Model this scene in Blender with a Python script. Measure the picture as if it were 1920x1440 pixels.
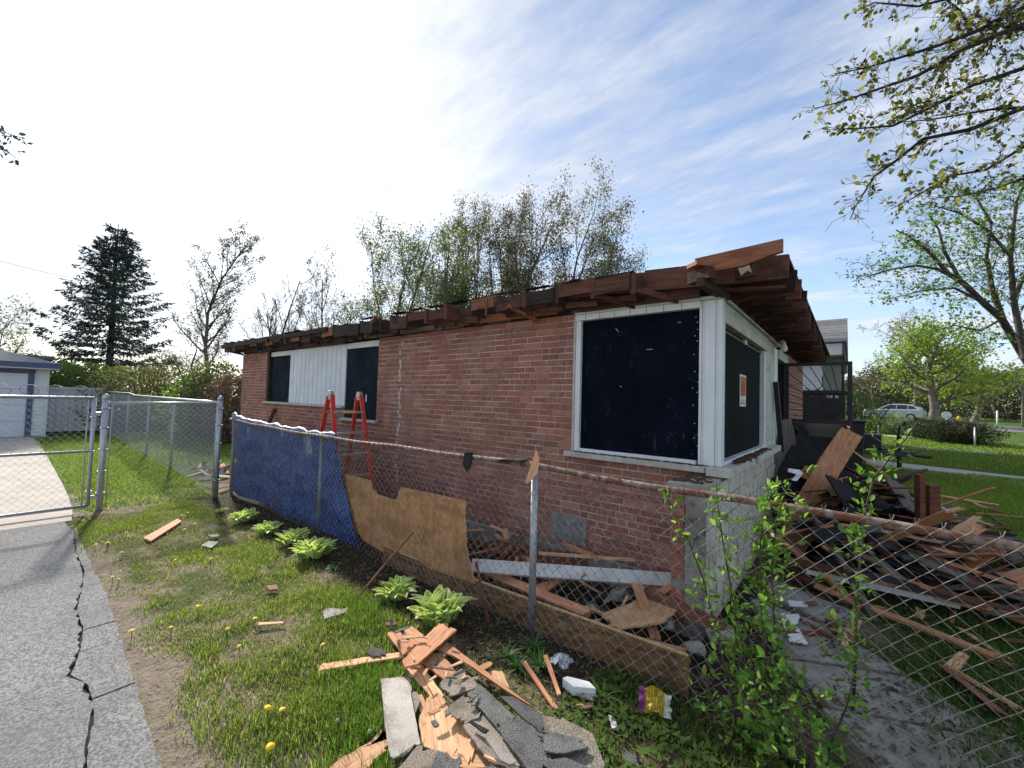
import bpy, bmesh, math, random
import numpy as np
from mathutils import Vector, Matrix, noise as mnoise
for o in list(bpy.data.objects): bpy.data.objects.remove(o)
S=bpy.context.scene; C=S.collection
rnd=random.Random(7); NR=np.random.RandomState(11)
# ---------------------------------------------------------------- camera
cd=bpy.data.cameras.new('camera'); cam=bpy.data.objects.new('camera',cd); C.objects.link(cam)
cd.sensor_fit='HORIZONTAL'; cd.sensor_width=36; cd.lens=36*787/1920; cd.clip_start=.02; cd.clip_end=2000
cam.matrix_world=Matrix(((0.776554,0.001601,0.630049,0.8600),(0.629403,-0.047325,-0.775637,-3.8200),(0.028575,0.998878,-0.037758,1.7000),(0,0,0,1)))
S.camera=cam
S.render.resolution_x=1024; S.render.resolution_y=768
# ---------------------------------------------------------------- sky, sun, exposure
SUN=Vector((-.85,.20,.49)).normalized()
el=math.asin(SUN.z); az=math.atan2(SUN.x,SUN.y)
W=bpy.data.worlds.new('World'); S.world=W; W.use_nodes=True
nt=W.node_tree; N=nt.nodes; L=nt.links; N.clear()
def nd(t,**k):
    n=N.new(t)
    for a,b in k.items(): setattr(n,a,b)
    return n
def vm(op,a,b=None):
    n=nd('ShaderNodeVectorMath',operation=op)
    for i,v in enumerate((a,b)):
        if v is None: continue
        if hasattr(v,'is_linked') or hasattr(v,'links'): L.new(v,n.inputs[i])
        else: n.inputs[i].default_value=v
    return n
def mm(op,a,b=0.0,c=None,clamp=False):
    n=nd('ShaderNodeMath',operation=op,use_clamp=clamp)
    for i,v in enumerate((a,b,c)):
        if v is None: continue
        if hasattr(v,'links'): L.new(v,n.inputs[i])
        else: n.inputs[i].default_value=v
    return n.outputs[0]
def mixc(f,a,b):
    n=nd('ShaderNodeMix',data_type='RGBA')
    for i,v in ((0,f),(6,a),(7,b)):
        if hasattr(v,'links'): L.new(v,n.inputs[i])
        else: n.inputs[i].default_value=v
    return n.outputs[2]
sky=nd('ShaderNodeTexSky',sky_type='NISHITA'); sky.sun_disc=False
sky.sun_elevation=el; sky.sun_rotation=az; sky.altitude=200; sky.air_density=1.0; sky.dust_density=.45; sky.ozone_density=1.6
tc=nd('ShaderNodeTexCoord'); d=tc.outputs['Generated']
sep=nd('ShaderNodeSeparateXYZ'); L.new(d,sep.inputs[0])
zz=mm('MAXIMUM',sep.outputs[2],.05)
zz=mm('ADD',zz,.12)
cmb=nd('ShaderNodeCombineXYZ'); L.new(mm('DIVIDE',sep.outputs[0],zz),cmb.inputs[0]); L.new(mm('DIVIDE',sep.outputs[1],zz),cmb.inputs[1])
# high cirrus: streaks drawn out in one direction
mp=nd('ShaderNodeMapping'); mp.inputs['Rotation'].default_value=(0,0,math.radians(30)); mp.inputs['Scale'].default_value=(.6,1.5,1); L.new(cmb.outputs[0],mp.inputs[0])
n1=nd('ShaderNodeTexNoise'); n1.inputs['Scale'].default_value=1.7; n1.inputs['Detail'].default_value=9; n1.inputs['Roughness'].default_value=.52; n1.inputs['Distortion'].default_value=.35; L.new(mp.outputs[0],n1.inputs[0])
mp2=nd('ShaderNodeMapping'); mp2.inputs['Rotation'].default_value=(0,0,math.radians(20)); mp2.inputs['Location'].default_value=(3.1,.4,0); L.new(cmb.outputs[0],mp2.inputs[0])
n2=nd('ShaderNodeTexNoise'); n2.inputs['Scale'].default_value=.55; n2.inputs['Detail'].default_value=5; L.new(mp2.outputs[0],n2.inputs[0])
n3=nd('ShaderNodeTexNoise'); n3.inputs['Scale'].default_value=9; n3.inputs['Detail'].default_value=6; n3.inputs['Roughness'].default_value=.65; L.new(mp.outputs[0],n3.inputs[0])
den=mm('ADD',mm('MULTIPLY',n1.outputs[0],2.1),mm('MULTIPLY',n2.outputs[0],1.3))
den=mm('ADD',den,mm('MULTIPLY',n3.outputs[0],.85))
den=mm('SUBTRACT',den,1.60)
dt=vm('DOT_PRODUCT',d,tuple(SUN)).outputs['Value']
sd=mm('MAXIMUM',dt,0.0)
veil=mm('MULTIPLY',mm('POWER',sd,6.0),.62)           # the sheet of cloud thickens towards the sun
mr=nd('ShaderNodeMapRange'); mr.interpolation_type='SMOOTHSTEP'; mr.inputs[1].default_value=.05; mr.inputs[2].default_value=1.15; mr.inputs[3].default_value=.12; mr.inputs[4].default_value=.95
L.new(mm('ADD',den,veil),mr.inputs[0])
glow=mm('ADD',mm('MULTIPLY',mm('POWER',sd,34.0),4.5),mm('MULTIPLY',mm('POWER',sd,7.0),.4))
tex=mm('ADD',mm('MULTIPLY',n1.outputs[0],1.1),mm('MULTIPLY',n3.outputs[0],.45))
bright=mm('MULTIPLY',mm('ADD',glow,2.05),mm('ADD',tex,.27))
cl=nd('ShaderNodeMixRGB',blend_type='MULTIPLY'); cl.inputs[0].default_value=1; cl.inputs[1].default_value=(.90,.94,1.02,1); L.new(bright,cl.inputs[2])
sk=nd('ShaderNodeMixRGB',blend_type='MULTIPLY'); sk.inputs[0].default_value=1; L.new(sky.outputs[0],sk.inputs[1]); sk.inputs[2].default_value=(.58,.58,.59,1)
fin=mixc(mr.outputs[0],sk.outputs[0],cl.outputs[0])
bg=nd('ShaderNodeBackground'); bg.inputs[1].default_value=.13; L.new(fin,bg.inputs[0])
W.cycles.sampling_method='MANUAL'; W.cycles.sample_map_resolution=512
wo=nd('ShaderNodeOutputWorld'); L.new(bg.outputs[0],wo.inputs[0])
sl=bpy.data.lights.new('sun','SUN'); sl.energy=2.45; sl.angle=math.radians(3); sl.color=(1,.94,.86)
so=bpy.data.objects.new('sun',sl); C.objects.link(so); so.rotation_euler=SUN.to_track_quat('Z','Y').to_euler()
S.view_settings.view_transform='Standard'; S.view_settings.look='None'; S.view_settings.exposure=1.62; S.view_settings.gamma=1
S.render.engine='CYCLES'; S.cycles.max_bounces=6; S.cycles.transparent_max_bounces=8

# ---------------------------------------------------------------- helpers
def V(*a): return Vector(a)
class MB:
    """collects faces; build() links them as one mesh object"""
    def __init__(s): s.v=[]; s.f=[]; s.m=[]
    def add(s,vs,fs,m=0):
        o=len(s.v); s.v+= [tuple(p) for p in vs]; s.f+=[tuple(i+o for i in f) for f in fs]; s.m+=[m]*len(fs); return s
    def box(s,a,b,m=0,mat=None):
        x0,y0,z0=a; x1,y1,z1=b
        vs=[(x0,y0,z0),(x1,y0,z0),(x1,y1,z0),(x0,y1,z0),(x0,y0,z1),(x1,y0,z1),(x1,y1,z1),(x0,y1,z1)]
        if mat is not None: vs=[mat@Vector(p) for p in vs]
        return s.add(vs,[(0,3,2,1),(4,5,6,7),(0,1,5,4),(1,2,6,5),(2,3,7,6),(3,0,4,7)],m)
    def beam(s,p,q,w,h,m=0,up=(0,0,1)):
        p=Vector(p);q=Vector(q);d=(q-p);l=d.length;x=d/l;u=Vector(up)
        if abs(x.dot(u))>.98: u=Vector((0,1,0))
        y=u.cross(x).normalized(); z=x.cross(y)
        M=Matrix(((x.x,y.x,z.x,p.x),(x.y,y.y,z.y,p.y),(x.z,y.z,z.z,p.z),(0,0,0,1)))
        return s.box((0,-w/2,-h/2),(l,w/2,h/2),m,M)
    def tube(s,pts,rad,n=6,m=0,cap=True):
        pts=[Vector(p) for p in pts]; k=len(pts)
        if not hasattr(rad,'__len__'): rad=[rad]*k
        t=(pts[1]-pts[0]).normalized(); u=t.orthogonal().normalized(); vs=[];fs=[]
        for i in range(k):
            t2=(pts[min(i+1,k-1)]-pts[max(i-1,0)])
            if t2.length<1e-9: t2=t
            t2=t2.normalized(); u=(u-t2*u.dot(t2))
            u=u.normalized() if u.length>1e-6 else t2.orthogonal().normalized()
            w=t2.cross(u); t=t2
            for j in range(n):
                a=2*math.pi*j/n; vs.append(pts[i]+(u*math.cos(a)+w*math.sin(a))*rad[i])
        for i in range(k-1):
            for j in range(n):
                a=i*n+j;b=i*n+(j+1)%n; fs.append((a,b,b+n,a+n))
        if cap: fs.append(tuple(range(n-1,-1,-1))); fs.append(tuple(range((k-1)*n,k*n)))
        return s.add(vs,fs,m)
    def lathe(s,prof,c=(0,0,0),n=16,m=0):
        vs=[];fs=[]
        for r,z in prof:
            for j in range(n):
                a=2*math.pi*j/n; vs.append((c[0]+r*math.cos(a),c[1]+r*math.sin(a),c[2]+z))
        for i in range(len(prof)-1):
            for j in range(n):
                a=i*n+j;b=i*n+(j+1)%n; fs.append((a,b,b+n,a+n))
        fs.append(tuple(range(n-1,-1,-1))); fs.append(tuple(range((len(prof)-1)*n,len(prof)*n)))
        return s.add(vs,fs,m)
    def prism(s,poly,off,m=0):
        """polygon of 3-D points pushed along off"""
        n=len(poly); off=Vector(off); P=[Vector(p) for p in poly]; vs=P+[p+off for p in P]
        fs=[tuple(range(n-1,-1,-1)),tuple(range(n,2*n))]+[(i,(i+1)%n,(i+1)%n+n,i+n) for i in range(n)]
        return s.add(vs,fs,m)
    def build(s,name,mats,parent=None,smooth=False,bevel=0,loc=None):
        me=bpy.data.meshes.new(name); me.from_pydata(s.v,[],s.f)
        if not isinstance(mats,(list,tuple)): mats=[mats]
        for a in mats: me.materials.append(a)
        if len(mats)>1: me.polygons.foreach_set('material_index',s.m)
        if smooth: me.polygons.foreach_set('use_smooth',[True]*len(me.polygons))
        me.update(); o=bpy.data.objects.new(name,me); C.objects.link(o); o.parent=parent
        if loc: o.location=loc
        if bevel:
            b=o.modifiers.new('bevel','BEVEL'); b.width=bevel; b.segments=2; b.limit_method='ANGLE'
        return o
def tag(o,label=None,cat=None,group=None,kind=None):
    for k,v in (('label',label),('category',cat),('group',group),('kind',kind)):
        if v: o[k]=v
    return o
def empty(name,loc=(0,0,0),rz=0,label=None,cat=None,group=None):
    o=bpy.data.objects.new(name,None); C.objects.link(o); o.location=loc; o.rotation_euler=(0,0,rz); o.empty_display_size=.1
    return tag(o,label,cat,group)
def struct(o): o['kind']='structure'; return o
def copyobj(src,name,parent=None,matrix=None):
    o=src.copy(); o.name=name; C.objects.link(o); o.parent=parent
    if matrix is not None: o.matrix_local=matrix
    return o
def npmesh(name,verts,faces,mats,parent=None,col=None,smooth=False,midx=None):
    """verts (n,3), faces (k,3|4) numpy"""
    me=bpy.data.meshes.new(name); k=faces.shape[1]
    me.vertices.add(len(verts)); me.vertices.foreach_set('co',verts.astype(np.float32).ravel())
    me.loops.add(faces.size); me.loops.foreach_set('vertex_index',faces.astype(np.int32).ravel())
    me.polygons.add(len(faces)); me.polygons.foreach_set('loop_start',np.arange(0,faces.size,k,dtype=np.int32)); 
    if not isinstance(mats,(list,tuple)): mats=[mats]
    for a in mats: me.materials.append(a)
    if midx is not None: me.polygons.foreach_set('material_index',midx.astype(np.int32))
    if smooth: me.polygons.foreach_set('use_smooth',np.ones(len(faces),dtype=bool))
    me.update(calc_edges=True); me.validate()
    if col is not None:
        a=me.color_attributes.new('tint','FLOAT_COLOR','POINT'); a.data.foreach_set('color',col.astype(np.float32).ravel())
    o=bpy.data.objects.new(name,me); C.objects.link(o); o.parent=parent
    return o
def fbm(x,y,s=1.0,oct=3,seed=0):
    """cheap vectorised value noise, about 0..1"""
    x=np.asarray(x,float)*s+seed*17.3; y=np.asarray(y,float)*s+seed*9.1; out=0;amp=.5;tot=0
    for _ in range(oct):
        xi=np.floor(x);yi=np.floor(y);fx=x-xi;fy=y-yi;fx=fx*fx*(3-2*fx);fy=fy*fy*(3-2*fy)
        def h(a,b):
            q=np.sin(a*127.1+b*311.7)*43758.5453; return q-np.floor(q)
        out=out+amp*((h(xi,yi)*(1-fx)+h(xi+1,yi)*fx)*(1-fy)+(h(xi,yi+1)*(1-fx)+h(xi+1,yi+1)*fx)*fy); tot+=amp
        x=x*2.03+5.1;y=y*2.03+1.7;amp*=.5
    return out/tot
def sstep(a,b,x): 
    t=np.clip((np.asarray(x,float)-a)/(b-a),0,1); return t*t*(3-2*t)
def gz(x,y):
    """height of the ground"""
    z=.035*(fbm(x,y,1.7,3,3)-.5)*sstep(-3.2,-2.9,y)
    z=z+.75*sstep(13,42,y)*sstep(-6,2,x)
    z=z-.05*sstep(-1.75,-1.3,y)*sstep(1.2,.2,x)*sstep(-9,-7,x)
    return z
# ---------------------------------------------------------------- materials
class NT:
    def __init__(s,name):
        s.m=bpy.data.materials.new(name); s.m.use_nodes=True; s.t=s.m.node_tree; s.t.nodes.clear()
        s.out=s.n('ShaderNodeOutputMaterial'); s.b=s.n('ShaderNodeBsdfPrincipled'); s.l(s.b.outputs[0],s.out.inputs[0])
    def n(s,t,**k):
        a=s.t.nodes.new(t)
        for x,y in k.items(): setattr(a,x,y)
        return a
    def l(s,a,b): s.t.links.new(a,b)
    def set(s,sock,v):
        if hasattr(v,'links'): s.l(v,sock)
        else: sock.default_value=v
    def coords(s,kind='Object',scale=(1,1,1),rot=(0,0,0),loc=(0,0,0)):
        c=s.n('ShaderNodeTexCoord')
        o=c.outputs[kind] if kind!='World' else s.n('ShaderNodeNewGeometry').outputs['Position']
        m=s.n('ShaderNodeMapping'); m.inputs['Scale'].default_value=scale; m.inputs['Rotation'].default_value=rot; m.inputs['Location'].default_value=loc; s.l(o,m.inputs[0]); return m.outputs[0]
    def noise(s,co,sc,det=5,ro=.55,dist=0):
        a=s.n('ShaderNodeTexNoise'); s.l(co,a.inputs[0]); a.inputs['Scale'].default_value=sc; a.inputs['Detail'].default_value=det; a.inputs['Roughness'].default_value=ro; a.inputs['Distortion'].default_value=dist; return a.outputs[0]
    def vor(s,co,sc,feature='F1',out='Distance',rand=1):
        a=s.n('ShaderNodeTexVoronoi',feature=feature); s.l(co,a.inputs[0]); a.inputs['Scale'].default_value=sc; a.inputs['Randomness'].default_value=rand; return a.outputs[out]
    def ramp(s,f,a,b,lo=0.,hi=1.,smooth=True):
        r=s.n('ShaderNodeMapRange'); r.interpolation_type='SMOOTHSTEP' if smooth else 'LINEAR'; s.l(f,r.inputs[0])
        r.inputs[1].default_value=a;r.inputs[2].default_value=b;r.inputs[3].default_value=lo;r.inputs[4].default_value=hi; return r.outputs[0]
    def mix(s,f,a,b,mode='MIX'):
        r=s.n('ShaderNodeMix',data_type='RGBA',blend_type=mode)
        for i,v in ((0,f),(6,a),(7,b)): s.set(r.inputs[i],(v+(1,)) if isinstance(v,tuple) and len(v)==3 else v)
        return r.outputs[2]
    def math(s,op,a,b=0.,clamp=False):
        r=s.n('ShaderNodeMath',operation=op,use_clamp=clamp); s.set(r.inputs[0],a); s.set(r.inputs[1],b); return r.outputs[0]
    def orand(s): return s.n('ShaderNodeObjectInfo').outputs['Random']
    def irand(s): return s.n('ShaderNodeNewGeometry').outputs['Random Per Island']
    def bright(s,c,f,lo,hi):
        """colour times a factor lo..hi driven by f"""
        k=s.ramp(f,0,1,lo,hi,False); r=s.n('ShaderNodeVectorMath',operation='SCALE'); s.set(r.inputs[0],(c if not isinstance(c,tuple) else c)); s.l(k,r.inputs['Scale']); return r.outputs[0]
    def bump(s,h,str_=.3,dist=.01):
        r=s.n('ShaderNodeBump'); r.inputs['Strength'].default_value=str_; r.inputs['Distance'].default_value=dist; s.l(h,r.inputs['Height']); s.l(r.outputs[0],s.b.inputs['Normal'])
    def done(s,col,rough=.8,metal=0,spec=.3):
        s.set(s.b.inputs['Base Color'],(col+(1,)) if isinstance(col,tuple) and len(col)==3 else col); s.set(s.b.inputs['Roughness'],rough); s.set(s.b.inputs['Metallic'],metal); s.b.inputs['Specular IOR Level'].default_value=spec; return s.m
def simple(name,c,c2=None,scale=6,rough=.7,metal=0,bump=.15,bscale=60,spec=.3,stretch=(1,1,1),rv=.12,dirt=None,dthr=(.55,.75)):
    t=NT(name); co=t.coords('Object',stretch); f=t.noise(co,scale)
    col=t.mix(t.ramp(f,.35,.65),c,c2 or tuple(v*.75 for v in c))
    if dirt: col=t.mix(t.ramp(t.noise(co,scale*2.3,7,.65),*dthr),col,dirt)
    if rv: col=t.bright(col,t.orand(),1-rv,1+rv)
    if bump: t.bump(t.noise(co,bscale,4),bump,.004)
    return t.done(col,rough,metal,spec)
def wood(name,c1,c2,c3,ring=.6,rough=.78,grey=None,gthr=(.5,.75),knots=True):
    """grain runs along the object's own X axis"""
    t=NT(name); orr=t.orand()
    ofs=t.n('ShaderNodeCombineXYZ')
    for i,k in enumerate((37.,11.,5.)): t.l(t.math('MULTIPLY',orr,k),ofs.inputs[i])
    base=t.n('ShaderNodeVectorMath',operation='ADD'); t.l(t.coords('Object'),base.inputs[0]); t.l(ofs.outputs[0],base.inputs[1])
    mp=t.n('ShaderNodeMapping'); mp.inputs['Scale'].default_value=(.9,9,9); t.l(base.outputs[0],mp.inputs[0])
    f=t.noise(mp.outputs[0],3.2,7,.6,ring); mp2=t.n('ShaderNodeMapping'); mp2.inputs['Scale'].default_value=(1.2,24,24); t.l(base.outputs[0],mp2.inputs[0])
    g=t.noise(mp2.outputs[0],4,3,.6)
    col=t.mix(t.ramp(f,.34,.66),c1,c2); col=t.mix(t.math('MULTIPLY',t.ramp(g,.5,.66),.7),col,c3)
    if knots:
        kn=t.vor(base.outputs[0],3.3); col=t.mix(t.ramp(kn,.085,.05),col,tuple(v*.22 for v in c3))
    if grey: col=t.mix(t.ramp(t.noise(base.outputs[0],3.5,6,.7),*gthr),col,grey)
    col=t.bright(col,t.math('FRACT',t.math('MULTIPLY',orr,7.13)),.78,1.22)
    t.bump(t.math('ADD',f,t.math('MULTIPLY',g,.6)),.45,.004)
    return t.done(col,rough,0,.25)
def leafmat(name,c1,c2,trans=.45,edge=None,rough=.5,tintattr=False,c3=None):
    t=NT(name); r=t.irand() if not tintattr else None
    if tintattr:
        a=t.n('ShaderNodeVertexColor'); a.layer_name='tint'; col=a.outputs[0]
    else:
        r=t.math('FRACT',t.math('ADD',r,t.orand())); col=t.mix(r,c1,c2)
        if c3: col=t.mix(t.ramp(t.math('FRACT',t.math('MULTIPLY',r,13.7)),.72,.74),col,c3)
    t.done(col,rough,0,.12 if rough>.6 else .3)
    tr=t.n('ShaderNodeBsdfTranslucent'); t.l(col,tr.inputs[0]) if hasattr(col,'links') else None
    br=t.n('ShaderNodeMixRGB',blend_type='MULTIPLY'); br.inputs[0].default_value=1; t.l(col,br.inputs[1]); br.inputs[2].default_value=(1.5,1.6,.9,1); t.l(br.outputs[0],tr.inputs[0])
    mx=t.n('ShaderNodeMixShader'); mx.inputs[0].default_value=trans; t.l(t.b.outputs[0],mx.inputs[1]); t.l(tr.outputs[0],mx.inputs[2]); t.l(mx.outputs[0],t.out.inputs[0])
    return t.m
MT={}
MT['sheath']=wood('sheathing wood',(.60,.31,.16),(.46,.20,.098),(.22,.085,.042),grey=(.28,.15,.09),gthr=(.56,.74))
MT['fir']=wood('pale split fir',(.70,.44,.25),(.57,.31,.165),(.30,.13,.065))
MT['rafter']=wood('old rafter wood',(.145,.062,.038),(.095,.038,.025),(.04,.019,.014),grey=(.028,.02,.018),gthr=(.50,.66))
MT['rafter_fresh']=wood('clean rafter wood',(.30,.125,.066),(.22,.085,.046),(.12,.045,.028))
MT['rafter_dark']=wood('dark rafter wood',(.06,.035,.026),(.035,.022,.018),(.015,.012,.01),grey=(.015,.014,.014))  # darkest rafter tone, mostly for the far end and inner boards
MT['darkplank']=wood('dark red plank',(.20,.075,.045),(.13,.048,.03),(.06,.025,.018),grey=(.07,.04,.03))
MT['greywood']=wood('weathered grey wood',(.17,.14,.115),(.11,.09,.075),(.05,.04,.035),grey=(.06,.05,.045))
def osb():
    t=NT('oriented strand board'); co=t.coords('Object'); v=t.n('ShaderNodeTexVoronoi'); 
    mp=t.n('ShaderNodeMapping'); mp.inputs['Scale'].default_value=(9,26,26); mp.inputs['Rotation'].default_value=(0,0,.5); t.l(co,mp.inputs[0]); dd=t.n('ShaderNodeVectorMath',operation='ADD'); nz=t.n('ShaderNodeTexNoise'); nz.inputs['Scale'].default_value=3; t.l(co,nz.inputs[0]); t.l(mp.outputs[0],dd.inputs[0]); t.l(nz.outputs[1],dd.inputs[1])
    t.l(dd.outputs[0],v.inputs[0]); v.inputs['Scale'].default_value=1.0
    mp3=t.n('ShaderNodeMapping'); mp3.inputs['Scale'].default_value=(26,8,20); mp3.inputs['Rotation'].default_value=(0,0,-.4); t.l(co,mp3.inputs[0]); v2=t.n('ShaderNodeTexVoronoi'); t.l(mp3.outputs[0],v2.inputs[0]); v2.inputs['Scale'].default_value=.8
    s1=t.n('ShaderNodeSeparateXYZ'); t.l(v.outputs['Color'],s1.inputs[0]); s2=t.n('ShaderNodeSeparateXYZ'); t.l(v2.outputs['Color'],s2.inputs[0])
    f=t.math('MULTIPLY',t.math('ADD',s1.outputs[0],s2.outputs[1]),.5)
    col=t.mix(t.ramp(f,.2,.8),(.42,.20,.085),(.57,.30,.13))
    st=t.noise(t.coords('Object',(.5,1.6,1)),2.2,6,.6); col=t.mix(t.ramp(st,.5,.7,0,.75),col,(.22,.115,.055))
    col=t.mix(t.ramp(t.noise(co,9,6,.7),.66,.74,0,.9),col,(.05,.035,.025))
    t.bump(f,.25,.003); return t.done(col,.75,0,.25)
MT['osb']=osb()
def osb2():
    t=NT('dark wet strand board'); co=t.coords('Object'); mp=t.n('ShaderNodeMapping'); mp.inputs['Scale'].default_value=(10,40,40); mp.inputs['Rotation'].default_value=(0,0,.35); t.l(co,mp.inputs[0])
    v=t.n('ShaderNodeTexVoronoi'); t.l(mp.outputs[0],v.inputs[0]); v.inputs['Scale'].default_value=1.3; s=t.n('ShaderNodeSeparateXYZ'); t.l(v.outputs['Color'],s.inputs[0])
    col=t.mix(s.outputs[0],(.09,.045,.02),(.27,.15,.065)); col=t.mix(t.ramp(t.noise(co,5,5),.5,.7,0,.6),col,(.06,.032,.018)); t.bump(s.outputs[1],.3,.003); return t.done(col,.7)
MT['osb_dark']=osb2()
MT['osb_edge']=simple('cut board edge',(.66,.48,.25),(.55,.36,.18),20)
def shingle(name,a,b,c):
    t=NT(name); co=t.coords('Object'); f=t.noise(co,140,3,.7); g=t.noise(co,7,5,.6)
    col=t.mix(t.ramp(f,.35,.68),a,b); col=t.mix(t.ramp(g,.45,.7,0,.7),col,c); sp=t.vor(co,170); col=t.mix(t.ramp(sp,.25,.1,0,.6),col,(.55,.52,.47))
    col=t.bright(col,t.orand(),.75,1.2); t.bump(f,.8,.004); return t.done(col,.95,0,.15)
MT['sh_dark']=shingle('dark grey shingle',(.055,.054,.052),(.21,.207,.20),(.05,.049,.047))
MT['sh_brown']=shingle('brown grey shingle',(.13,.11,.09),(.42,.36,.285),(.11,.095,.08))
MT['sh_pale']=shingle('pale shingle back',(.34,.31,.275),(.46,.43,.385),(.25,.22,.19))
MT['tar']=shingle('black felt',(.016,.017,.02),(.04,.041,.046),(.012,.012,.014))
MT['white']=simple('white paint',(.74,.76,.78),(.66,.68,.70),3,.45,bump=.05,rv=.04,dirt=(.42,.41,.36),dthr=(.60,.80))
MT['white_dirty']=simple('dirty white paint',(.55,.55,.49),(.44,.44,.38),4,.6,bump=.2,rv=.05,dirt=(.10,.10,.085),dthr=(.54,.74))
MT['white_peel']=simple('peeling white paint',(.60,.60,.60),(.50,.49,.48),5,.6,bump=.2,rv=.05,dirt=(.22,.13,.10),dthr=(.60,.66))
MT['foam']=simple('white foam',(.78,.79,.78),(.68,.69,.68),14,.7,rv=.05,dirt=(.35,.33,.28),dthr=(.62,.8))
MT['sill']=simple('limestone sill',(.52,.50,.45),(.42,.40,.355),9,.85,bump=.3,bscale=90,rv=.05,dirt=(.22,.20,.17),dthr=(.60,.78))
MT['stone']=simple('pale stone veneer',(.56,.52,.44),(.46,.425,.355),6,.85,bump=.35,bscale=50,rv=.10,dirt=(.20,.175,.135),dthr=(.48,.68),stretch=(1,1,.45))
MT['concrete']=simple('concrete',(.37,.35,.31),(.29,.27,.24),4,.9,bump=.5,bscale=70,rv=.05,dirt=(.15,.135,.115),dthr=(.58,.78))
MT['concrete_old']=simple('stained concrete',(.30,.285,.255),(.22,.205,.18),5,.92,bump=.6,bscale=60,rv=.05,dirt=(.075,.068,.058),dthr=(.50,.70))
MT['mortar']=simple('mortar',(.52,.47,.41),(.29,.255,.22),3,.95,bump=.5,bscale=120,rv=0)
MT['galv']=simple('galvanised steel',(.47,.49,.51),(.37,.39,.41),30,.42,.55,.05,rv=.05)
MT['galv_old']=simple('dull galvanised steel',(.34,.345,.34),(.22,.22,.21),25,.6,.35,.1,rv=.05,dirt=(.14,.09,.06),dthr=(.60,.72))
MT['rust_rail']=simple('rusting rail',(.30,.27,.235),(.22,.16,.125),7,.75,.15,.35,bscale=70,rv=.05,dirt=(.17,.07,.042),dthr=(.42,.56))
MT['rust_wire']=simple('old wire',(.37,.35,.325),(.25,.225,.20),9,.6,.35,0,rv=0,dirt=(.11,.06,.04),dthr=(.5,.65))
MT['rust_rod']=simple('rusty rod',(.28,.125,.075),(.17,.075,.045),12,.85,0,.3)
MT['red']=simple('red fibreglass',(.66,.045,.035),(.58,.06,.03),3,.35,0,.03,rv=.05,spec=.5,dirt=(.30,.05,.035),dthr=(.68,.8))
MT['alu']=simple('worn aluminium',(.52,.52,.50),(.38,.38,.36),12,.4,.7,.08,dirt=(.16,.13,.10),dthr=(.6,.75))
MT['yellow']=simple('yellow sticker',(.75,.62,.03),(.65,.5,.03),20,.5,bump=0)
MT['black']=simple('black iron paint',(.013,.013,.015),(.02,.02,.022),20,.45,.0,.1,spec=.4)
MT['brass']=simple('brass knob',(.72,.52,.22),(.6,.4,.15),20,.28,.9,0)
MT['dirtdark']=simple('dark crumbs',(.07,.04,.028),(.12,.06,.04),40,.95,bump=.3)
MT['bark']=simple('grey bark',(.095,.082,.07),(.05,.043,.038),3,.95,bump=.9,bscale=18,stretch=(1,1,.25))
MT['bark_far']=simple('twig bark',(.125,.108,.093),(.085,.072,.062),3,.95,bump=0)
MT['bark_pale']=simple('pale bark',(.19,.165,.14),(.12,.10,.085),3,.95,bump=.6,bscale=14)
MT['bark_dark']=simple('dark branch bark',(.035,.03,.032),(.022,.019,.02),8,.9,bump=.4)
def paintboard(name,c,scr):
    t=NT(name); co=t.coords('Object'); col=t.mix(t.ramp(t.noise(co,3,5),.4,.65),c,tuple(v*1.7 for v in c))
    a=t.noise(t.coords('Object',(9,9,1.1),(.0,.22,0)),5,8,.75); msk=t.noise(co,1.6,3); k=t.math('MULTIPLY',t.ramp(a,.58,.74),t.ramp(msk,.45,.60)); col=t.mix(t.math('MULTIPLY',k,.75),col,scr)
    sp=t.vor(co,42); col=t.mix(t.math('MULTIPLY',t.ramp(sp,.10,.05),t.ramp(t.noise(co,6,3),.56,.62)),col,(.45,.42,.36))
    t.bump(t.noise(t.coords('Object',(30,30,3)),5,4),.12,.002); return t.done(col,.75,0,.06)
MT['navy']=paintboard('black painted plywood',(.0022,.0042,.0095),(.16,.15,.13))
MT['navy_dull']=paintboard('weathered black plywood',(.010,.015,.022),(.12,.12,.12))
MT['green_board']=paintboard('dark green black plywood',(.003,.006,.008),(.06,.07,.07))
def brickmat():
    t=NT('brick'); orr=t.orand(); r=t.math('FRACT',t.math('ADD',t.irand(),t.math('MULTIPLY',orr,3.7)))
    co=t.coords('World'); r2=t.math('FRACT',t.math('MULTIPLY',r,19.3)); r3=t.math('FRACT',t.math('MULTIPLY',r,57.1))
    col=t.mix(r,(.37,.142,.096),(.28,.105,.076)); col=t.mix(t.ramp(r2,.55,.95,0,.5),col,(.52,.245,.18)); col=t.mix(t.ramp(r3,.80,.98,0,.65),col,(.17,.088,.076))
    sc=t.noise(t.coords('World',(1,1,.22)),75,3,.6); col=t.mix(t.ramp(sc,.46,.70,0,.6),col,(.17,.072,.060))   # combed face
    bl=t.noise(co,21,4,.6); col=t.mix(t.ramp(bl,.50,.72,0,.6),col,(.50,.245,.185))
    big=t.noise(co,1.3,4,.6); col=t.mix(t.ramp(big,.50,.75,0,.4),col,(.46,.255,.21))       # bloom in drifts
    sp=t.noise(co,60,2,.5); col=t.mix(t.ramp(sp,.68,.76,0,.7),col,(.55,.46,.41))
    t.bump(t.math('ADD',sc,t.math('MULTIPLY',bl,.7)),.7,.006); return t.done(col,.9,0,.2)
MT['brick']=brickmat()
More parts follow.
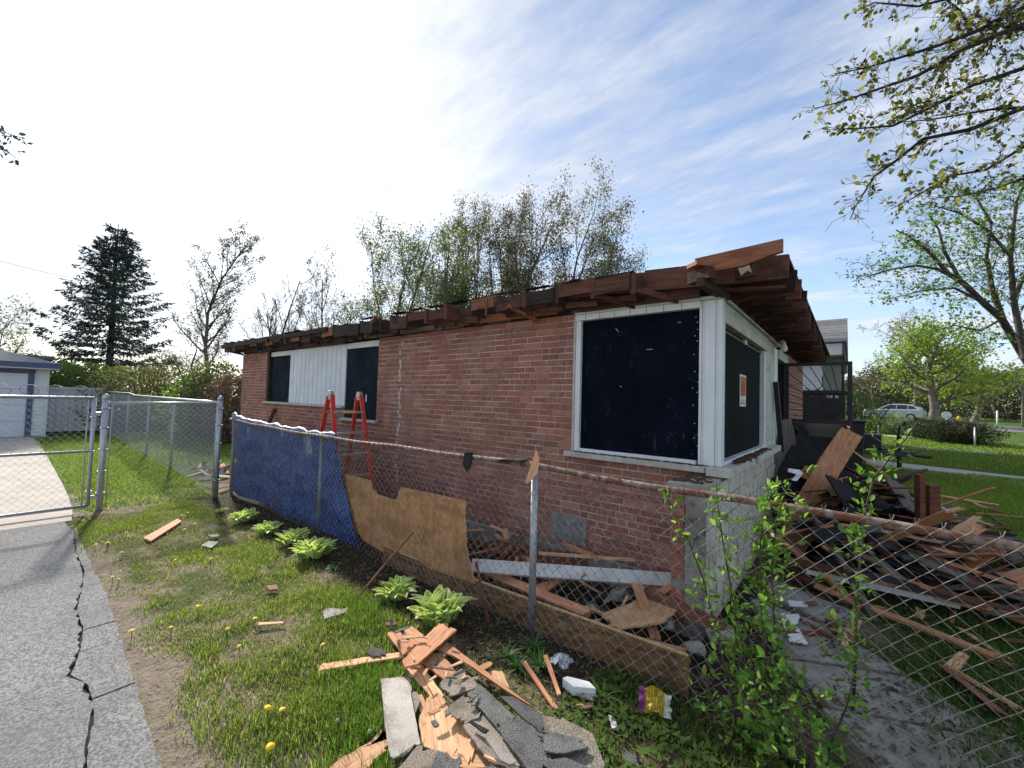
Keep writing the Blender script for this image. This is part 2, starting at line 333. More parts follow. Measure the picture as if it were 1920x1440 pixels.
def brickwall():
    t=NT('brickwork far off'); co=t.coords('Object'); sw=t.n('ShaderNodeSeparateXYZ'); t.l(co,sw.inputs[0]); cb=t.n('ShaderNodeCombineXYZ'); t.l(t.math('ADD',sw.outputs[0],sw.outputs[1]),cb.inputs[0]); t.l(sw.outputs[2],cb.inputs[1])
    b=t.n('ShaderNodeTexBrick'); t.l(cb.outputs[0],b.inputs[0]); b.inputs['Scale'].default_value=1; b.inputs['Brick Width'].default_value=.2; b.inputs['Row Height'].default_value=.0677; b.inputs['Mortar Size'].default_value=.005
    for i,c in ((1,(.30,.10,.072,1)),(2,(.20,.07,.055,1)),(3,(.38,.33,.29,1))): b.inputs[i].default_value=c
    t.bump(b.outputs['Fac'],-.5,.01); return t.done(b.outputs[0],.9)
MT['brickwall']=brickwall()
# ---------------------------------------------------------------- piece helpers
def frame(p,q,up=(0,0,1)):
    p=Vector(p);q=Vector(q);x=(q-p).normalized();u=Vector(up)
    if abs(x.dot(u))>.985: u=Vector((1,0,0)) if abs(x.x)<.9 else Vector((0,1,0))
    y=u.cross(x).normalized(); z=x.cross(y); c=(p+q)/2
    return Matrix(((x.x,y.x,z.x,c.x),(x.y,y.y,z.y,c.y),(x.z,y.z,z.z,c.z),(0,0,0,1))),(q-p).length
def plank(name,p,q,w,h,mat,parent=None,up=(0,0,1),jag=0.,taper=None,roll=0.,bow=0.,seed=None):
    """a board from p to q: width w across, thickness h along 'up'; jag splinters the ends, bow bends it; grain along local X"""
    M,l=frame(p,q,up)
    if roll: M=M@Matrix.Rotation(roll,4,'X')
    r=random.Random(seed if seed is not None else hash((round(M[0][3],3),round(M[1][3],3),round(w,3)))&0xffff)
    b=MB(); ny=7 if jag else 1; nx=5 if bow else 1
    xs0=[-l/2+(r.uniform(-1,1)*jag if jag else 0) for _ in range(ny+1)]; xs1=[l/2+(r.uniform(-1,1)*jag if jag else 0) for _ in range(ny+1)]
    if taper:
        t0,t1=taper
    vs=[];idx={}
    for k in (0,1):
        for i in range(nx+1):
            for j in range(ny+1):
                fy=j/ny-.5; f=i/nx; x=xs0[j]*(1-f)+xs1[j]*f; ww=w
                if taper: ww=w*(t0*(1-f)+t1*f)
                idx[k,i,j]=len(vs); vs.append((x,fy*ww,(k-.5)*h+bow*(1-(2*f-1)**2)))
    fs=[]
    for i in range(nx):
        for j in range(ny):
            fs.append((idx[1,i,j],idx[1,i+1,j],idx[1,i+1,j+1],idx[1,i,j+1])); fs.append((idx[0,i,j],idx[0,i,j+1],idx[0,i+1,j+1],idx[0,i+1,j]))
        fs.append((idx[0,i,0],idx[0,i+1,0],idx[1,i+1,0],idx[1,i,0])); fs.append((idx[0,i,ny],idx[1,i,ny],idx[1,i+1,ny],idx[0,i+1,ny]))
    for j in range(ny):
        fs.append((idx[0,0,j],idx[1,0,j],idx[1,0,j+1],idx[0,0,j+1])); fs.append((idx[0,nx,j],idx[0,nx,j+1],idx[1,nx,j+1],idx[1,nx,j]))
    b.add(vs,fs); o=b.build(name,mat,parent); o.matrix_local=M
    return o
FOOT=[]
def slab(name,pts,th,mat,parent=None,jag=.006,sub=5,seed=0,edge=None,bump=0.,grain=None):
    """an outlined sheet: 3-D corners (near planar), thickness th downwards, ragged edges; local X along its longest side"""
    P=[Vector(p) for p in pts]; n=len(P); c=sum(P,Vector())/n
    nm=Vector()
    for i in range(n): nm+=(P[i]-c).cross(P[(i+1)%n]-c)
    nm.normalize()
    if nm.z<0: P.reverse(); nm=-nm
    if grain: x=(Vector(grain)-nm*Vector(grain).dot(nm)).normalized()
    else:
        e=max(range(n),key=lambda i:(P[(i+1)%n]-P[i]).length); x=(P[(e+1)%n]-P[e]); x=(x-nm*x.dot(nm)).normalized()
    y=nm.cross(x); M=Matrix(((x.x,y.x,nm.x,c.x),(x.y,y.y,nm.y,c.y),(x.z,y.z,nm.z,c.z),(0,0,0,1)))
    if c.z<.4 and c.y<-1.3: FOOT.append([(p.x,p.y) for p in P])
    r=random.Random(seed+n*31+int(abs(c.x)*997)%1000); out=[]
    for i in range(n):
        a=P[i];b=P[(i+1)%n]; d=b-a; along=abs((d.normalized()).dot(x)) if d.length>1e-6 else 1
        s=max(1,min(sub*5,int(d.length/(.035 if along>.6 else .013)))) if jag else 1
        amp=jag*(1.0 if along<.6 else .35)
        for k in range(s):
            q=a+d*(k/s)
            if k or jag: 
                q=q+x*((r.uniform(-1,1)**3)*4.5*amp if along<.6 else r.uniform(-amp,amp)*.4)+y*r.uniform(-amp,amp)*.8
            out.append(q)
    inv=M.inverted(); loc=[inv@q for q in out]; k=len(loc)
    loc=[Vector((q.x,q.y,q.z+(bump*math.sin(q.x*9+seed)*.5+bump*math.sin(q.y*13+seed*2)*.5 if bump else 0))) for q in loc]
    top=loc; bot=[q-Vector((0,0,th)) for q in loc]
    b=MB(); b.add(top+bot,[tuple(range(k)),tuple(range(2*k-1,k-1,-1))]); b.add(top+bot,[(i,i+k,(i+1)%k+k,(i+1)%k) for i in range(k)],1 if edge else 0)
    o=b.build(name,[mat,edge] if edge else mat,parent); o.matrix_local=M; return o
# ---------------------------------------------------------------- the ground
def axis(a,b,step,far0,far1,g=1.18):
    m=list(np.arange(a,b+1e-6,step)); lo=[];s=step;x=a
    while x>far0: s*=g; x-=s; lo.append(x)
    hi=[];s=step;x=b
    while x<far1: s*=g; x+=s; hi.append(x)
    return np.array(lo[::-1]+m+hi)
def soil():
    t=NT('lawn and soil'); co=t.coords('World'); sp=t.n('ShaderNodeSeparateXYZ'); t.l(t.n('ShaderNodeNewGeometry').outputs['Position'],sp.inputs[0]); X,Y=sp.outputs[0],sp.outputs[1]
    a=t.noise(co,1.6,6,.62); b=t.noise(co,14,6,.65); c=t.noise(co,60,4,.6)
    soilc=t.mix(t.ramp(b,.35,.65),(.20,.155,.11),(.31,.25,.185)); soilc=t.mix(t.ramp(c,.55,.75,0,.7),soilc,(.42,.36,.26))
    straw=t.mix(t.ramp(c,.4,.6),(.19,.16,.085),(.11,.12,.045))
    grass=t.mix(t.ramp(b,.35,.65),(.055,.085,.020),(.095,.115,.035))
    col=t.mix(t.ramp(a,.42,.56),soilc,straw); col=t.mix(t.ramp(t.math('ADD',a,t.math('MULTIPLY',b,.25)),.58,.70),col,grass)
    # far lawns are green all over
    far=t.math('MAXIMUM',t.ramp(Y,1.2,2.4),t.math('MAXIMUM',t.ramp(X,-8.5,-10.5),t.ramp(X,.9,1.5)))
    big=t.noise(co,.35,4,.6); lawn=t.mix(t.ramp(big,.35,.7),(.070,.120,.022),(.105,.150,.034)); lawn=t.mix(t.ramp(b,.4,.7,0,.6),lawn,(.045,.085,.018)); lawn=t.mix(t.ramp(t.noise(co,4,5,.7),.62,.72,0,.5),lawn,(.16,.15,.06))
    col=t.mix(far,col,lawn)
    # dug bed along the fence and the strip below the wall
    wob=t.math('MULTIPLY',t.math('SUBTRACT',t.noise(co,3.2,4,.6),.5),.55)
    bed=t.math('MULTIPLY',t.ramp(t.math('ADD',Y,wob),-1.80,-1.66),t.math('MULTIPLY',t.ramp(X,1.0,.5),t.ramp(X,-7.6,-7.1)))
    bed=t.math('MULTIPLY',bed,t.ramp(Y,1.2,.6))
    dk=t.mix(t.ramp(b,.35,.65),(.030,.024,.018),(.062,.048,.035)); dk=t.mix(t.ramp(c,.60,.72,0,.6),dk,(.16,.12,.085))
    col=t.mix(bed,col,dk)
    # beaten earth beside the driveway
    be=t.math('MULTIPLY',t.ramp(t.math('ADD',Y,t.math('MULTIPLY',wob,1.1)),-2.86,-3.02),t.ramp(X,-6.6,-4.6))
    col=t.mix(t.math('MULTIPLY',be,.85),col,t.mix(t.ramp(b,.35,.65),(.21,.165,.125),(.30,.245,.19)))
    t.bump(t.math('ADD',t.math('MULTIPLY',b,1.5),c),.9,.02); return t.done(col,.97,0,.1)
xs=axis(-7.6,2.2,.07,-160,160); ys=axis(-4.2,1.0,.07,-40,260)
GX,GY=np.meshgrid(xs,ys); nx=len(xs); ny=len(ys)
ii=np.arange((ny-1)*(nx-1)); ii=(ii//(nx-1))*nx+ii%(nx-1)
struct(npmesh('ground',np.stack([GX.ravel(),GY.ravel(),gz(GX,GY).ravel()],1),np.stack([ii,ii+1,ii+nx+1,ii+nx],1),soil(),smooth=True))
# asphalt driveway: a main sheet, and the broken strip along its edge as separate pieces
def asphalt():
    t=NT('asphalt'); co=t.coords('World'); f=t.noise(co,105,4,.75); v=t.vor(co,100,'F1','Color'); s=t.n('ShaderNodeSeparateXYZ'); t.l(v,s.inputs[0]); g=t.noise(co,1.5,6,.65)
    col=t.mix(t.ramp(s.outputs[0],.1,.9),(.145,.142,.136),(.35,.345,.33)); col=t.mix(t.ramp(f,.5,.72,0,.8),col,(.47,.46,.44)); col=t.mix(t.ramp(g,.35,.7,0,.5),col,(.15,.147,.142)); col=t.mix(t.ramp(t.noise(co,8,5,.7),.63,.72,0,.5),col,(.085,.085,.088))
    t.bump(t.math('ADD',f,s.outputs[1]),.9,.008); return t.done(col,.93,0,.2)
MT['asphalt']=asphalt()
inner=[(-6.194,-3.159,0),(-5.287,-3.226,0),(-4.621,-3.231,0),(-4.136,-3.291,0),(-3.692,-3.359,0),(-3.314,-3.36,0),(-2.993,-3.404,0),(-2.682,-3.47,0),(-2.523,-3.419,0),(-2.331,-3.417,0),(-2.122,-3.431,0),(-1.967,-3.468,0),(-1.817,-3.491,0)]
outer=[(-6.448,-3.125,0),(-5.32,-3.154,0),(-4.629,-3.157,0),(-3.997,-3.164,0),(-3.612,-3.176,0),(-3.328,-3.184,0),(-2.907,-3.209,0),(-2.531,-3.226,0),(-2.285,-3.238,0),(-2.025,-3.25,0),(-1.846,-3.257,0),(-1.684,-3.262,0),(-1.542,-3.27,0)]
inner=[(-6.75,-3.19,0)]+[(p[0],p[1],0) for p in inner]+[(-1.0,-3.56,0),(.4,-3.62,0),(3.4,-3.7,0)]
outer=[(p[0],p[1],0) for p in outer]+[(-1.0,-3.30,0),(.4,-3.33,0),(3.4,-3.4,0)]
rr=random.Random(3)
def dense(pl,st,amp):
    out=[]
    for a,b in zip(pl[:-1],pl[1:]):
        a=Vector(a);b=Vector(b);k=max(1,int((b-a).length/st))
        for i in range(k): q=a.lerp(b,i/k); out.append(Vector((q.x,q.y+rr.uniform(-amp,amp),0)))
    out.append(Vector(pl[-1])); return out
di=dense(inner,.045,.012)
drive=MB(); pts=[(p.x,p.y-.002+.012*mnoise.noise(Vector((p.x*2.3,1,0)))-.014*max(0,mnoise.noise(Vector((p.x*6,4,0)))),.03) for p in di]+[(3.4,-9,.03),(-6.75,-9,.03)]
drive.prism(pts,(0,0,-.06)); drv=struct(drive.build('asphalt_driveway',MT['asphalt']))
cb_=MB(); cb_.prism([(p.x,p.y-.06,.006) for p in di]+[(p.x,p.y+.05,.006) for p in reversed(di)],(0,0,-.03)); cb_.build('crack_dark',MT['tar'],drv)  # black strip added so the crack looks dark, its shade put into colour
# edge strip, cut across by cracks
cuts=[-6.5,-5.75,-5.1,-4.62,-4.18,-3.95,-3.55,-3.28,-2.96,-2.72,-2.58,-2.33,-2.07,-1.84,-1.45,-.9,.2,1.6,3.3]
def yat(pl,x):
    for a,b in zip(pl[:-1],pl[1:]):
        if a[0]<=x<=b[0]: return a[1]+(b[1]-a[1])*(x-a[0])/(b[0]-a[0])
    return pl[0][1] if x<pl[0][0] else pl[-1][1]
srt_i=sorted([(p[0],p[1]) for p in inner]); srt_o=sorted([(p[0],p[1]) for p in outer])
for a,b in zip(cuts[:-1],cuts[1:]):
    m=MB(); g=.0012+.003*rr.random()**2; top=[];n=max(4,int((b-a)/.035))
    sk=0
    for i in range(n+1):
        x=a+g+(b-a-2*g)*i/n; top.append((x,yat(srt_i,x)+.010+rr.uniform(-.003,.004),0))
    for i in range(n,-1,-1):
        x=a+g+(b-a-2*g)*i/n; top.append((x+sk+0.01*(rr.random()-.5),yat(srt_o,x)+rr.uniform(-.004,.004)+.018*mnoise.noise(Vector((x*5,2,0))),0))
    z=.022+rr.uniform(-.003,.003); m.prism([(p[0],p[1],z) for p in top],(0,0,-.05)); m.build('edge_piece',MT['asphalt'],drv)
# concrete drive behind the gate
cm=simple('drive concrete',(.46,.41,.35),(.38,.335,.285),2,.9,bump=.4,bscale=80,rv=.05,dirt=(.27,.235,.20),dthr=(.58,.8))
ce=[(-6.78,-3.13),(-7.4,-3.07),(-8.4,-3.03),(-9.6,-3.0),(-11.9,-2.97),(-15.1,-2.93),(-20.1,-2.86)]
cdv=None
for a,b in ((-6.79,-9.4),(-9.415,-13.0),(-13.02,-16.6),(-16.62,-20.2)):
    m=MB(); y=lambda x:np.interp(-x,[-p[0] for p in ce],[p[1] for p in ce]); xx=np.linspace(a,b,9)
    m.prism([(x,float(y(x)),.024) for x in xx]+[(b,-9,.024),(a,-9,.024)],(0,0,-.06))
    o=m.build('concrete_drive' if cdv is None else 'slab',cm,cdv)
    if cdv is None: cdv=struct(o)
# front walk between house and fence, broken slabs
wk=None
walk=[[(0.249,1.045,0.03),(0.903,0.742,0.03),(0.733,0.367,0.03),(0.208,0.621,0.03)],[(0.15,0.456,0.03),(0.719,0.302,0.03),(1.125,-0.069,0.03),(0.526,-0.365,0.03)],[(0.504,-0.435,0.035),(1.134,-0.113,0.035),(1.326,-0.32,0.035),(1.509,-0.431,0.035),(0.768,-0.783,0.035)],[(0.722,-0.824,0.035),(1.491,-0.478,0.035),(1.624,-0.559,0.035),(1.56,-0.824,0.035),(1.037,-1.275,0.035)]]
for i,w in enumerate(walk):
    m=MB(); m.prism(w,(0,0,-.08)); o=m.build('front_walk' if wk is None else 'slab',MT['concrete_old'],wk,bevel=.008)
    if wk is None: wk=struct(o)
# drives, pavement and road in front of the house
gm=simple('pale concrete paving',(.43,.40,.36),(.36,.335,.30),1.2,.9,bump=.3,bscale=40,rv=.04)
def strip(name,pl,w0,mat,z=.02):
    m=MB(); P=[]
    for x,y in pl: P.append((x,y))
    a=[(x,y,float(gz(x,y))+z) for x,y in P]; m.add(a+[(x,y+w0,float(gz(x,y+w0))+z) for x,y in P],[(i,i+1,len(P)+i+1,len(P)+i) for i in range(len(P)-1)])
    return struct(m.build(name,mat))
rs=simple('road asphalt',(.19,.19,.19),(.15,.15,.15),1.0,.95,bump=.3,bscale=30,rv=0)
strip('neighbour_drive',[(1.2,13.2),(1.9,12.6),(4.2,11.6),(8,10.2),(14,8.2),(30,3)],2.2,gm)
strip('sidewalk',[(-.5,20.6),(2.0,20.5),(8,20.3),(16,20.0),(34,19.4)],1.1,gm)
strip('far_walk',[(-1,26.0),(2,26),(6,25.6),(9,24.4),(14,22.0)],1.0,gm)
strip('road',[(1,37),(10,34.5),(20,31.5),(36,27),(70,17)],6.0,rs)
strip('side_road',[(-8,44.5),(1,43),(8,41.5),(20,39),(40,35)],4.0,rs)
# ---------------------------------------------------------------- the house
house=empty('brick_house',(0,0,0),label='half demolished red brick house with boarded windows and bare rafters',cat='house')
HX0=-10.8; Z0=.185; CH=.0677; NC=36
core=MB(); th=.18; y0=.007
for a,b in (((HX0,y0,Z0),(-9.3,th,2.62)),((-9.3,y0,Z0),(-6.0,th,1.471)),((-6.0,y0,Z0),(-5.0,th,1.268)),((-5.0,y0,Z0),(-1.40,th,2.62)),((-1.40,y0,Z0),(-.02,th,1.133))): core.box(a,b)
core.build('wall_core',MT['mortar'],house)
sh=MB(); sh.box((HX0,7.3,0),(0,7.5,2.62)); sh.box((HX0,.2,0),(HX0+.18,7.3,2.62)); sh.box((-.19,4.58,0),(-.0,7.3,2.62)); sh.build('outer_wall',MT['brickwall'],house)
f=MB(); f.box((HX0-.02,-.018,-.3),(-.26,.17,Z0-.004)); f.build('foundation',MT['concrete_old'],house,bevel=.01)
# bricks: one shared unit with softened arrises, individually laid
def brickmesh():
    b=MB(); x,z,c=.5,.5,.045; y1=.03
    fr=[(-x+.015,-.0,-z+c),(x-.015,0,-z+c),(x-.015,0,z-c),(-x+.015,0,z-c)]; md=[(-x,.004,-z),(x,.004,-z),(x,.004,z),(-x,.004,z)]; bk=[(p[0],y1,p[2]) for p in md]
    b.add(fr+md+bk,[(0,1,2,3)]+[(i+4,(i+1)%4+4,(i+1)%4,i) for i in range(4)]+[(i+8,(i+1)%4+8,(i+1)%4+4,i+4) for i in range(4)])
    return b
BU=brickmesh(); proto=BU.build('brick',MT['brick'],house); BM=proto.data
bricks=[];rb=random.Random(5)
for i in range(NC):
    z=Z0+i*CH; zc=z+CH/2; iv=[(HX0,-.0 if z<1.13 else -1.41)]
    if zc>1.471: iv=[(HX0,-9.3),(-5.0,iv[0][1])]
    elif zc>1.268: iv=[(HX0,-6.0),(-5.0,iv[0][1])]
    for a,b in iv:
        x=a; first=True
        while x<b-.02:
            l=rb.choice((.203,.203,.203,.203,.15,.102,.225)); 
            if first and i%2: l=.102
            first=False
            if b-(x+l)<.07: l=b-x
            bricks.append((x,min(x+l,b),z)); x+=l
camp=cam.matrix_world.translation
keyed=sorted(bricks,key=lambda t:((t[0]+t[1])/2-camp.x)**2+(t[2]-camp.z)**2*.5-(2 if (t[0]>-1.5 and t[2]<1.0) else 0))
JT=.0125; rest=MB(); first=True
for k,(a,b,z) in enumerate(keyed):
    dy=rb.uniform(-.0035,.0035); l=b-a-JT; h=CH-JT; cx=(a+b)/2; rz=rb.uniform(-.006,.006)
    if k<295:
        o=proto if first else copyobj(proto,'brick',house); first=False
        o.location=(cx,dy,z+CH/2); o.scale=(l,1,h); o.rotation_euler=(0,rb.uniform(-.004,.004),rz)
    else:
        rest.add([(cx+p[0]*l,p[1]+dy,z+CH/2+p[2]*h) for p in BU.v],BU.f)
tag(rest.build('far_bricks',MT['brick'],house),kind='stuff')
# mortar dabs of the repaired crack
rk=MB()
for z in np.arange(.45,2.5,.0677):
    if rb.random()<.75:
        x=-4.40+rb.uniform(-.03,.03); rk.box((x-.022,-.004,z-.018),(x+.022,.004,z+.03+rb.uniform(0,.025)))
rk.build('crack_filler',MT['sill'],house)
# tread plate over a vent
vp=MB(); vp.box((-1.64,-.014,.245),(-1.215,-.004,.525))
for a in range(14):
    for b in range(9):
        x=-1.625+a*.0305;z=.262+b*.0305; vp.box((x-.004,-.018,z-.009),(x+.004,-.0135,z+.009),0,Matrix.Translation((x,0,z))@Matrix.Rotation(.78 if (a+b)%2 else -.78,4,'Y')@Matrix.Translation((-x,0,-z)))
vp.build('tread_plate',MT['galv_old'],house)
# --- side window: sill, two black boards, white ribbed sheet, head trim
r3_=random.Random(77)
def part(name,a,b,mat,bevel=.004):
    m=MB(); m.box(a,b); return m.build(name,mat,house,bevel=bevel)
part('sill',(-9.34,-.05,1.472),(-5.98,.12,1.515),MT['sill']); part('sill',(-6.02,-.052,1.269),(-4.94,.12,1.312),MT['sill'])
part('window_board',(-9.16,.05,1.517),(-8.20,.066,2.50),MT['navy_dull']); part('window_board',(-5.99,.02,1.314),(-5.02,.036,2.50),MT['navy_dull'])
part('head_trim',(-9.28,.022,2.502),(-5.02,.07,2.60),MT['white']); part('jamb',(-9.29,-.012,1.516),(-9.17,.06,2.60),MT['rafter_dark'])
rbm=MB(); x=-8.19; prof=[]
while x<-6.0: prof+= [(x,.018),(x+.148,.018),(x+.152,.036),(x+.166,.036),(x+.17,.018)]; x+=.17
vs=[(px,py,z) for z in (1.517,2.565) for px,py in prof]; n=len(prof); rbm.add(vs,[(i,i+1,n+i+1,n+i) for i in range(n-1)]); o=rbm.build('ribbed_sheet',MT['white'],house); sm=o.modifiers.new('s','SOLIDIFY'); sm.thickness=.004
part('corner_flap',(-8.32,.03,1.53),(-8.21,.044,1.58),MT['rafter_dark'])
part('peeled_spot',(-5.335,.012,1.60),(-5.31,.0185,1.72),MT['foam'])
# --- corner window
part('sill',(-1.48,-.06,1.134),(-.10,.10,1.186),MT['sill']); part('sill',(-.085,-.085,1.118),(.10,.06,1.190),MT['sill'])
part('window_board',(-1.335,.035,1.225),(-.165,.055,2.535),MT['navy']).rotation_euler=(0,0,0)
part('frame_side',(-1.395,.0,1.19),(-1.337,.07,2.60),MT['white']); part('frame_sill',(-1.336,.005,1.188),(-.19,.075,1.222),MT['white'])
part('frame_head',(-1.395,-.012,2.545),(-.16,.07,2.605),MT['white']); part('frame_cap',(-1.40,-.03,2.607),(.0,.07,2.632),MT['white'])
for x in np.arange(-1.28,-.2,.16): part('seam',(x,-.0142,2.548),(x+.004,-.0125,2.603),MT['greywood'],0)
part('caulk_strip',(-1.42,-.006,1.19),(-1.398,.05,2.60),MT['sill'],.003)
for a,b,c in ((-.170,-.150,.0),(-.149,-.128,.012),(-.127,-.042,.004),(-.041,-.020,.014),(-.019,.012,.0)):
    part('corner_post_board',(a,c,1.192),(b,.09,2.604),MT['white'],.003)
for q in range(26):
    z=1.26+q*.05+r3_.uniform(-.02,.02); x=-.185+r3_.uniform(-.012,.012)-(0.035 if q%3==0 else 0)
    n_=MB(); n_.lathe([(.005,0),(.005,.002),(0,.003)],(0,0,0),6); o=n_.build('nail',MT['alu'] if q%2 else MT['fir'],house); o.matrix_local=Matrix.Translation((x,.0345,z))@Matrix.Rotation(1.5708,4,'X')
for x,z,l,a in ((-.95,2.42,.05,.9),(-.62,2.21,.06,0.),(-.35,2.44,.03,.1),(-.9,1.86,.02,.4)):
    n_=MB(); n_.box((-l/2,-.0012,-.0025),(l/2,.0008,.0025)); o=n_.build('paint_chip',MT['sill'],house); o.matrix_local=Matrix.Translation((x,.034,z))@Matrix.Rotation(a,4,'Y')
# --- front: boarded window with notice
part('corner_post_board',(-.05,.091,1.192),(.008,.135,2.604),MT['white_dirty'],.003)
part('window_board',(-.10,.145,1.20),(-.06,2.33,2.37),MT['green_board']); part('frame_side',(-.11,.136,1.195),(-.02,.15,2.43),MT['white_dirty'])
part('frame_head',(-.09,.15,2.372),(-.045,2.40,2.40),MT['greywood']); part('head_trim',(-.06,.136,2.42),(.012,2.45,2.52),MT['white_dirty']); part('head_trim',(-.07,.136,2.522),(.004,2.52,2.60),MT['white_dirty'])
part('frame_cap',(-.05,.0,2.606),(.03,3.6,2.63),MT['white_dirty']); part('head_block',(-.08,1.25,2.37),(-.03,1.32,2.42),MT['white'])
part('frame_sill',(-.09,.14,1.185),(-.0,2.45,1.215),MT['white'])
part('sill',(-.05,.075,1.118),(.10,1.05,1.188),MT['sill']); part('sill',(-.05,1.22,1.115),(.10,3.0,1.185),MT['sill'])
part('frame_side',(-.10,2.335,1.0),(-.01,2.44,2.42),MT['white'])
part('wall_panel',(-.10,2.44,.75),(-.015,3.15,2.60),MT['white_dirty']); part('wall_panel',(-.10,3.16,.95),(-.004,3.5,2.56),MT['white'])
part('door_jamb',(-.12,3.505,.1),(-.03,3.60,2.50),MT['greywood']); part('door_jamb',(-.12,4.47,.1),(-.02,4.57,2.50),MT['black']); part('door_head',(-.12,3.505,2.42),(.02,4.57,2.56),MT['white_dirty'])
part('doorway_dark',(-.17,3.60,.12),(-.13,4.47,2.42),MT['black'])  # black panel filling the doorway, the dark of the opening painted as colour
nt_=MB(); nt_.box((-.059,1.10,1.70),(-.057,1.42,2.04))
NO=nt_.build('notice',simple('notice paper',(.80,.79,.75),rough=.6,bump=0,rv=0),house)
m=MB(); m.box((-.0565,1.125,1.81),(-.0555,1.395,2.02)); m.build('orange_print',simple('orange print',(.55,.12,.025),(.42,.09,.02),30,.6,bump=0),NO)
m=MB()
for z,h in ((1.765,.006),(1.748,.006),(1.725,.012)): m.box((-.0565,1.13,z),(-.0555,1.39,z+h))
m.build('print_line',MT['black'],NO)
m=MB(); m.box((-.055,1.15,1.90),(-.0545,1.37,1.925)); m.box((-.055,1.15,1.86),(-.0545,1.37,1.88)); m.build('print_line',simple('dark orange print',(.30,.05,.015),rough=.6,bump=0),NO)
# stone veneer under the front window, and the broken wing wall at the corner
sv=MB(); sv.box((-.14,-.44,-.1),(-.012,3.02,1.07)); sv.box((-.235,-.44,-.1),(-.141,-.0,1.06)); sv.build('veneer_back',MT['concrete_old'],house)
z=.0; r2=random.Random(9); row=0
while z<1.06:
    h=r2.choice((.16,.22,.27)); h=min(h,1.07-z); 
    if 1.07-(z+h)<.08: h=1.07-z
    y=-.45
    while y<3.0:
        l=r2.uniform(.3,.75); 
        if 3.02-(y+l)<.2: l=3.02-y
        m=MB(); d=r2.uniform(.012,.026); m.box((-.013,y+.004,z+.004),(d,y+l-.004,z+h-.004)); m.build('stone_block',MT['stone'],house,bevel=.006); y+=l
    z+=h
m=MB()
for i in range(7):
    for j in range(10): pass
# rough broken end: lumpy face
n1_,n2_=8,22; vs=[(-.136+.150*i/n1_,-.452+.022*(mnoise.noise(Vector((i*.9,j*.55,3.3))))-(.01 if 0<i<n1_ else 0),0.0+1.06*j/n2_) for j in range(n2_+1) for i in range(n1_+1)]
m=MB(); m.add(vs,[(j*(n1_+1)+i,j*(n1_+1)+i+1,(j+1)*(n1_+1)+i+1,(j+1)*(n1_+1)+i) for j in range(n2_) for i in range(n1_)]); o=m.build('broken_end',MT['concrete_old'],house,smooth=True)
for i in range(15):
    z=.03+i*.0677
    if i in (4,): continue
    o=copyobj(proto,'brick',house); o.location=(-.188,-.452+rb.uniform(-.012,.006),z+.034); o.scale=(.095,1,.058); o.rotation_euler=(0,0,rb.uniform(-.03,.03))
m=MB(); m.prism([(-.262,-.50,1.062),(.03,-.47,1.062),(.035,-.09,1.062),(-.25,-.015,1.062)],(0,0,.045)); m.build('coping_slab',MT['concrete'],house,bevel=.012)
cr=MB()
for i in range(70):
    x=rb.uniform(-.25,.0);y=rb.uniform(-.47,-.07);s=rb.uniform(.008,.03); cr.box((-s,-s*.4,0),(s,s*.4,.006),0,Matrix.Translation((x,y,1.108))@Matrix.Rotation(rb.uniform(0,6.3),4,'Z')@Matrix.Rotation(rb.uniform(-.3,.3),4,'X'))
for i in range(150):
    x=rb.uniform(-1.36,-.12);y=rb.uniform(-.05,.0);s=rb.uniform(.006,.028); cr.box((-s,-s*.35,0),(s,s*.35,.005),0,Matrix.Translation((x,y,1.188))@Matrix.Rotation(rb.uniform(0,6.3),4,'Z')@Matrix.Rotation(rb.uniform(-.25,.25),4,'X'))
for i in range(120):
    x=rb.uniform(.0,.09);y=rb.uniform(.25,2.2) if rb.random()<.4 else rb.uniform(.5,1.4);s=rb.uniform(.012,.05); cr.box((-s*.6,-s*.5,0),(s,s*.5,.012),0,Matrix.Translation((x-.02,y,1.187))@Matrix.Rotation(rb.uniform(0,6.3),4,'Z')@Matrix.Rotation(rb.uniform(-.35,.35),4,'X'))
tag(cr.build('debris_crumbs',MT['dirtdark'],house),kind='stuff')
